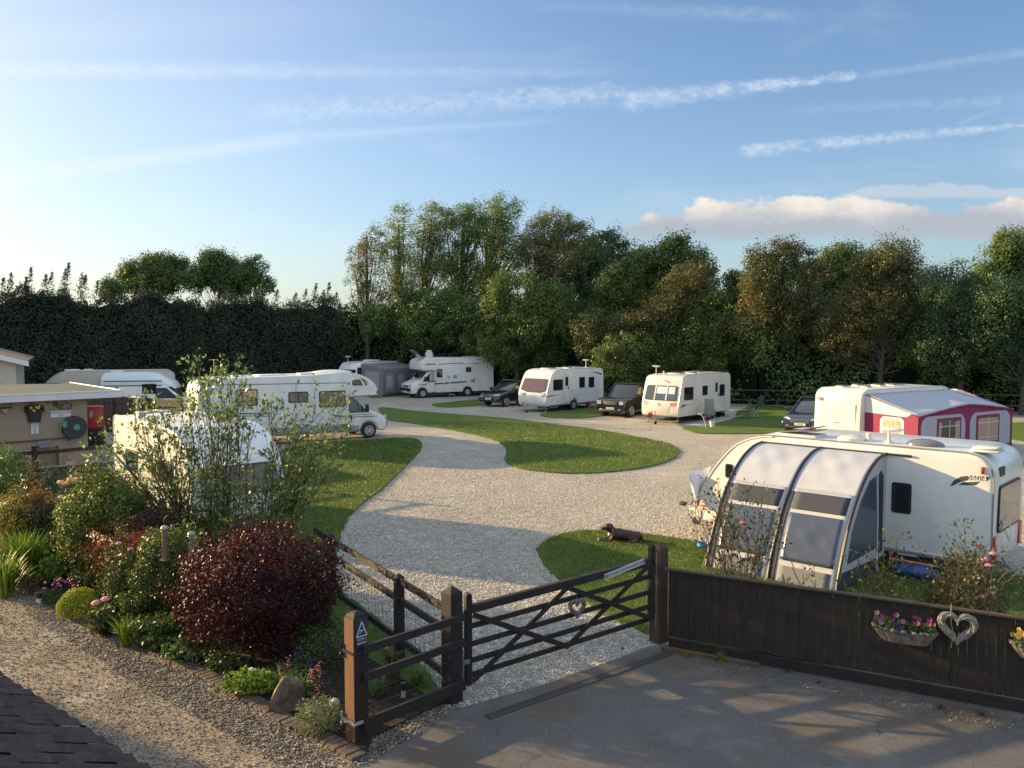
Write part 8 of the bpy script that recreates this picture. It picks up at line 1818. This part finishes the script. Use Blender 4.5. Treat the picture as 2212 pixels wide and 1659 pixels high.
# loose stones: uncountable
def pebbles(name, label, poly, bbox, n, r, m, seed, z=.008, fall=None):
    rg = np.random.default_rng(seed); P = np.column_stack([rg.uniform(bbox[0], bbox[1], n), rg.uniform(bbox[2], bbox[3], n)]); P = P[inside(P, poly)]
    if fall is not None: P = P[rg.random(len(P)) < np.clip((fall/np.maximum(P[:,1], 1))**2.2, .02, 1)]
    k = len(P); base = np.array([(1,0,0),(-1,0,0),(0,1,0),(0,-1,0),(0,0,1),(0,0,-1)], float); S = (r*rg.uniform(.5,1.35,(k,1,1)))*np.stack([rg.uniform(.7,1.3,k), rg.uniform(.6,1.1,k), rg.uniform(.45,.8,k)], 1)[:,None,:]
    V = base[None]*S; V += rg.normal(size=V.shape)*r*.12; a = rg.uniform(0,6.28,k); b = rg.normal(size=k)*.4
    ca, sa = np.cos(a)[:,None], np.sin(a)[:,None]; cb, sb_ = np.cos(b)[:,None], np.sin(b)[:,None]
    x, y, zz = V[...,0], V[...,1], V[...,2]; y, zz = y*cb-zz*sb_, y*sb_+zz*cb; x, y = x*ca-y*sa, x*sa+y*ca
    V = np.stack([x+P[:,0:1], y+P[:,1:2], zz+z+r*.25], -1).reshape(-1,3)
    T_ = np.array([(0,2,4),(2,1,4),(1,3,4),(3,0,4),(2,0,5),(1,2,5),(3,1,5),(0,3,5)]); L_ = (T_[None]+6*np.arange(k)[:,None,None]).reshape(-1)
    me = bpy.data.meshes.new(name); me.vertices.add(6*k); me.vertices.foreach_set('co', V.ravel().astype(np.float32)); me.loops.add(len(L_)); me.loops.foreach_set('vertex_index', L_.astype(np.int32))
    me.polygons.add(8*k); me.polygons.foreach_set('loop_start', np.arange(0, 24*k, 3, dtype=np.int32)); me.update(calc_edges=True); me.validate(); me.materials.append(m)
    o = bpy.data.objects.new(name, me); col.objects.link(o); return tag(o, label, 'stones', kind='stuff')
m_pb = leafmat('pebble_brown', (.15,.125,.10), (.30,.26,.21), (.48,.45,.40), 6.0, trans=0, rough=.85, spec=.2)
m_pw = leafmat('pebble_pale', (.36,.33,.28), (.60,.56,.49), (.78,.76,.72), 6.0, trans=0, rough=.8, spec=.2)
d1 = outline([(40,1275),(140,1340),(225,1385),(330,1425),(430,1470),(540,1530),(640,1585),(745,1650),(640,1675),(540,1620),(450,1565),(330,1500),(200,1420),(60,1330)], 2)
pebbles('pebbles', 'loose brown pebbles on the sandy lane below the brick edging', d1, (-11,-1,8,18), 60000, .017, m_pb, 1, .016)
pebbles('pebbles', 'loose brown pebbles scattered thinly over the lane', lane, (-11,-1.5,7.5,18), 42000, .013, m_pb, 2, .012)
pebbles('pebbles', 'loose stones at the edge of the tarmac by the end post', outline([(790,1590),(870,1540),(1000,1522),(960,1548),(870,1610),(790,1655),(750,1660)], 2), (-2.2,1,9,12), 9000, .014, m_pb, 3, .014)
crt = [(p.x, p.y) for p in (G(980,1532), G(1100,1500), G(1270,1447), G(1405,1395))] + [(4,16),(6,24),(3,34),(-6,34),(-6,20),(-3.2,14.2),(-.9,11.4)]
pebbles('gravel_stones', 'pale loose gravel stones of the drive behind the gate', crt, (-6,6,10.5,34), 330000, .017, m_pw, 4, .002, 14)
pebbles('pebbles', 'dirt and small stones along the foot of the board fence', outline([(1500,1420),(1700,1460),(1900,1505),(2250,1560),(2250,1590),(1900,1530),(1700,1480),(1500,1440)], 2), (2,8,10,14), 6000, .012, m_pb, 5, .008)
sc.cycles.max_bounces = 6; sc.cycles.transparent_max_bounces = 6
w.cycles.sampling_method = 'MANUAL'; w.cycles.sample_map_resolution = 256
sc.cycles.max_bounces = 4; sc.cycles.diffuse_bounces = 3; sc.cycles.glossy_bounces = 3; sc.cycles.transmission_bounces = 3
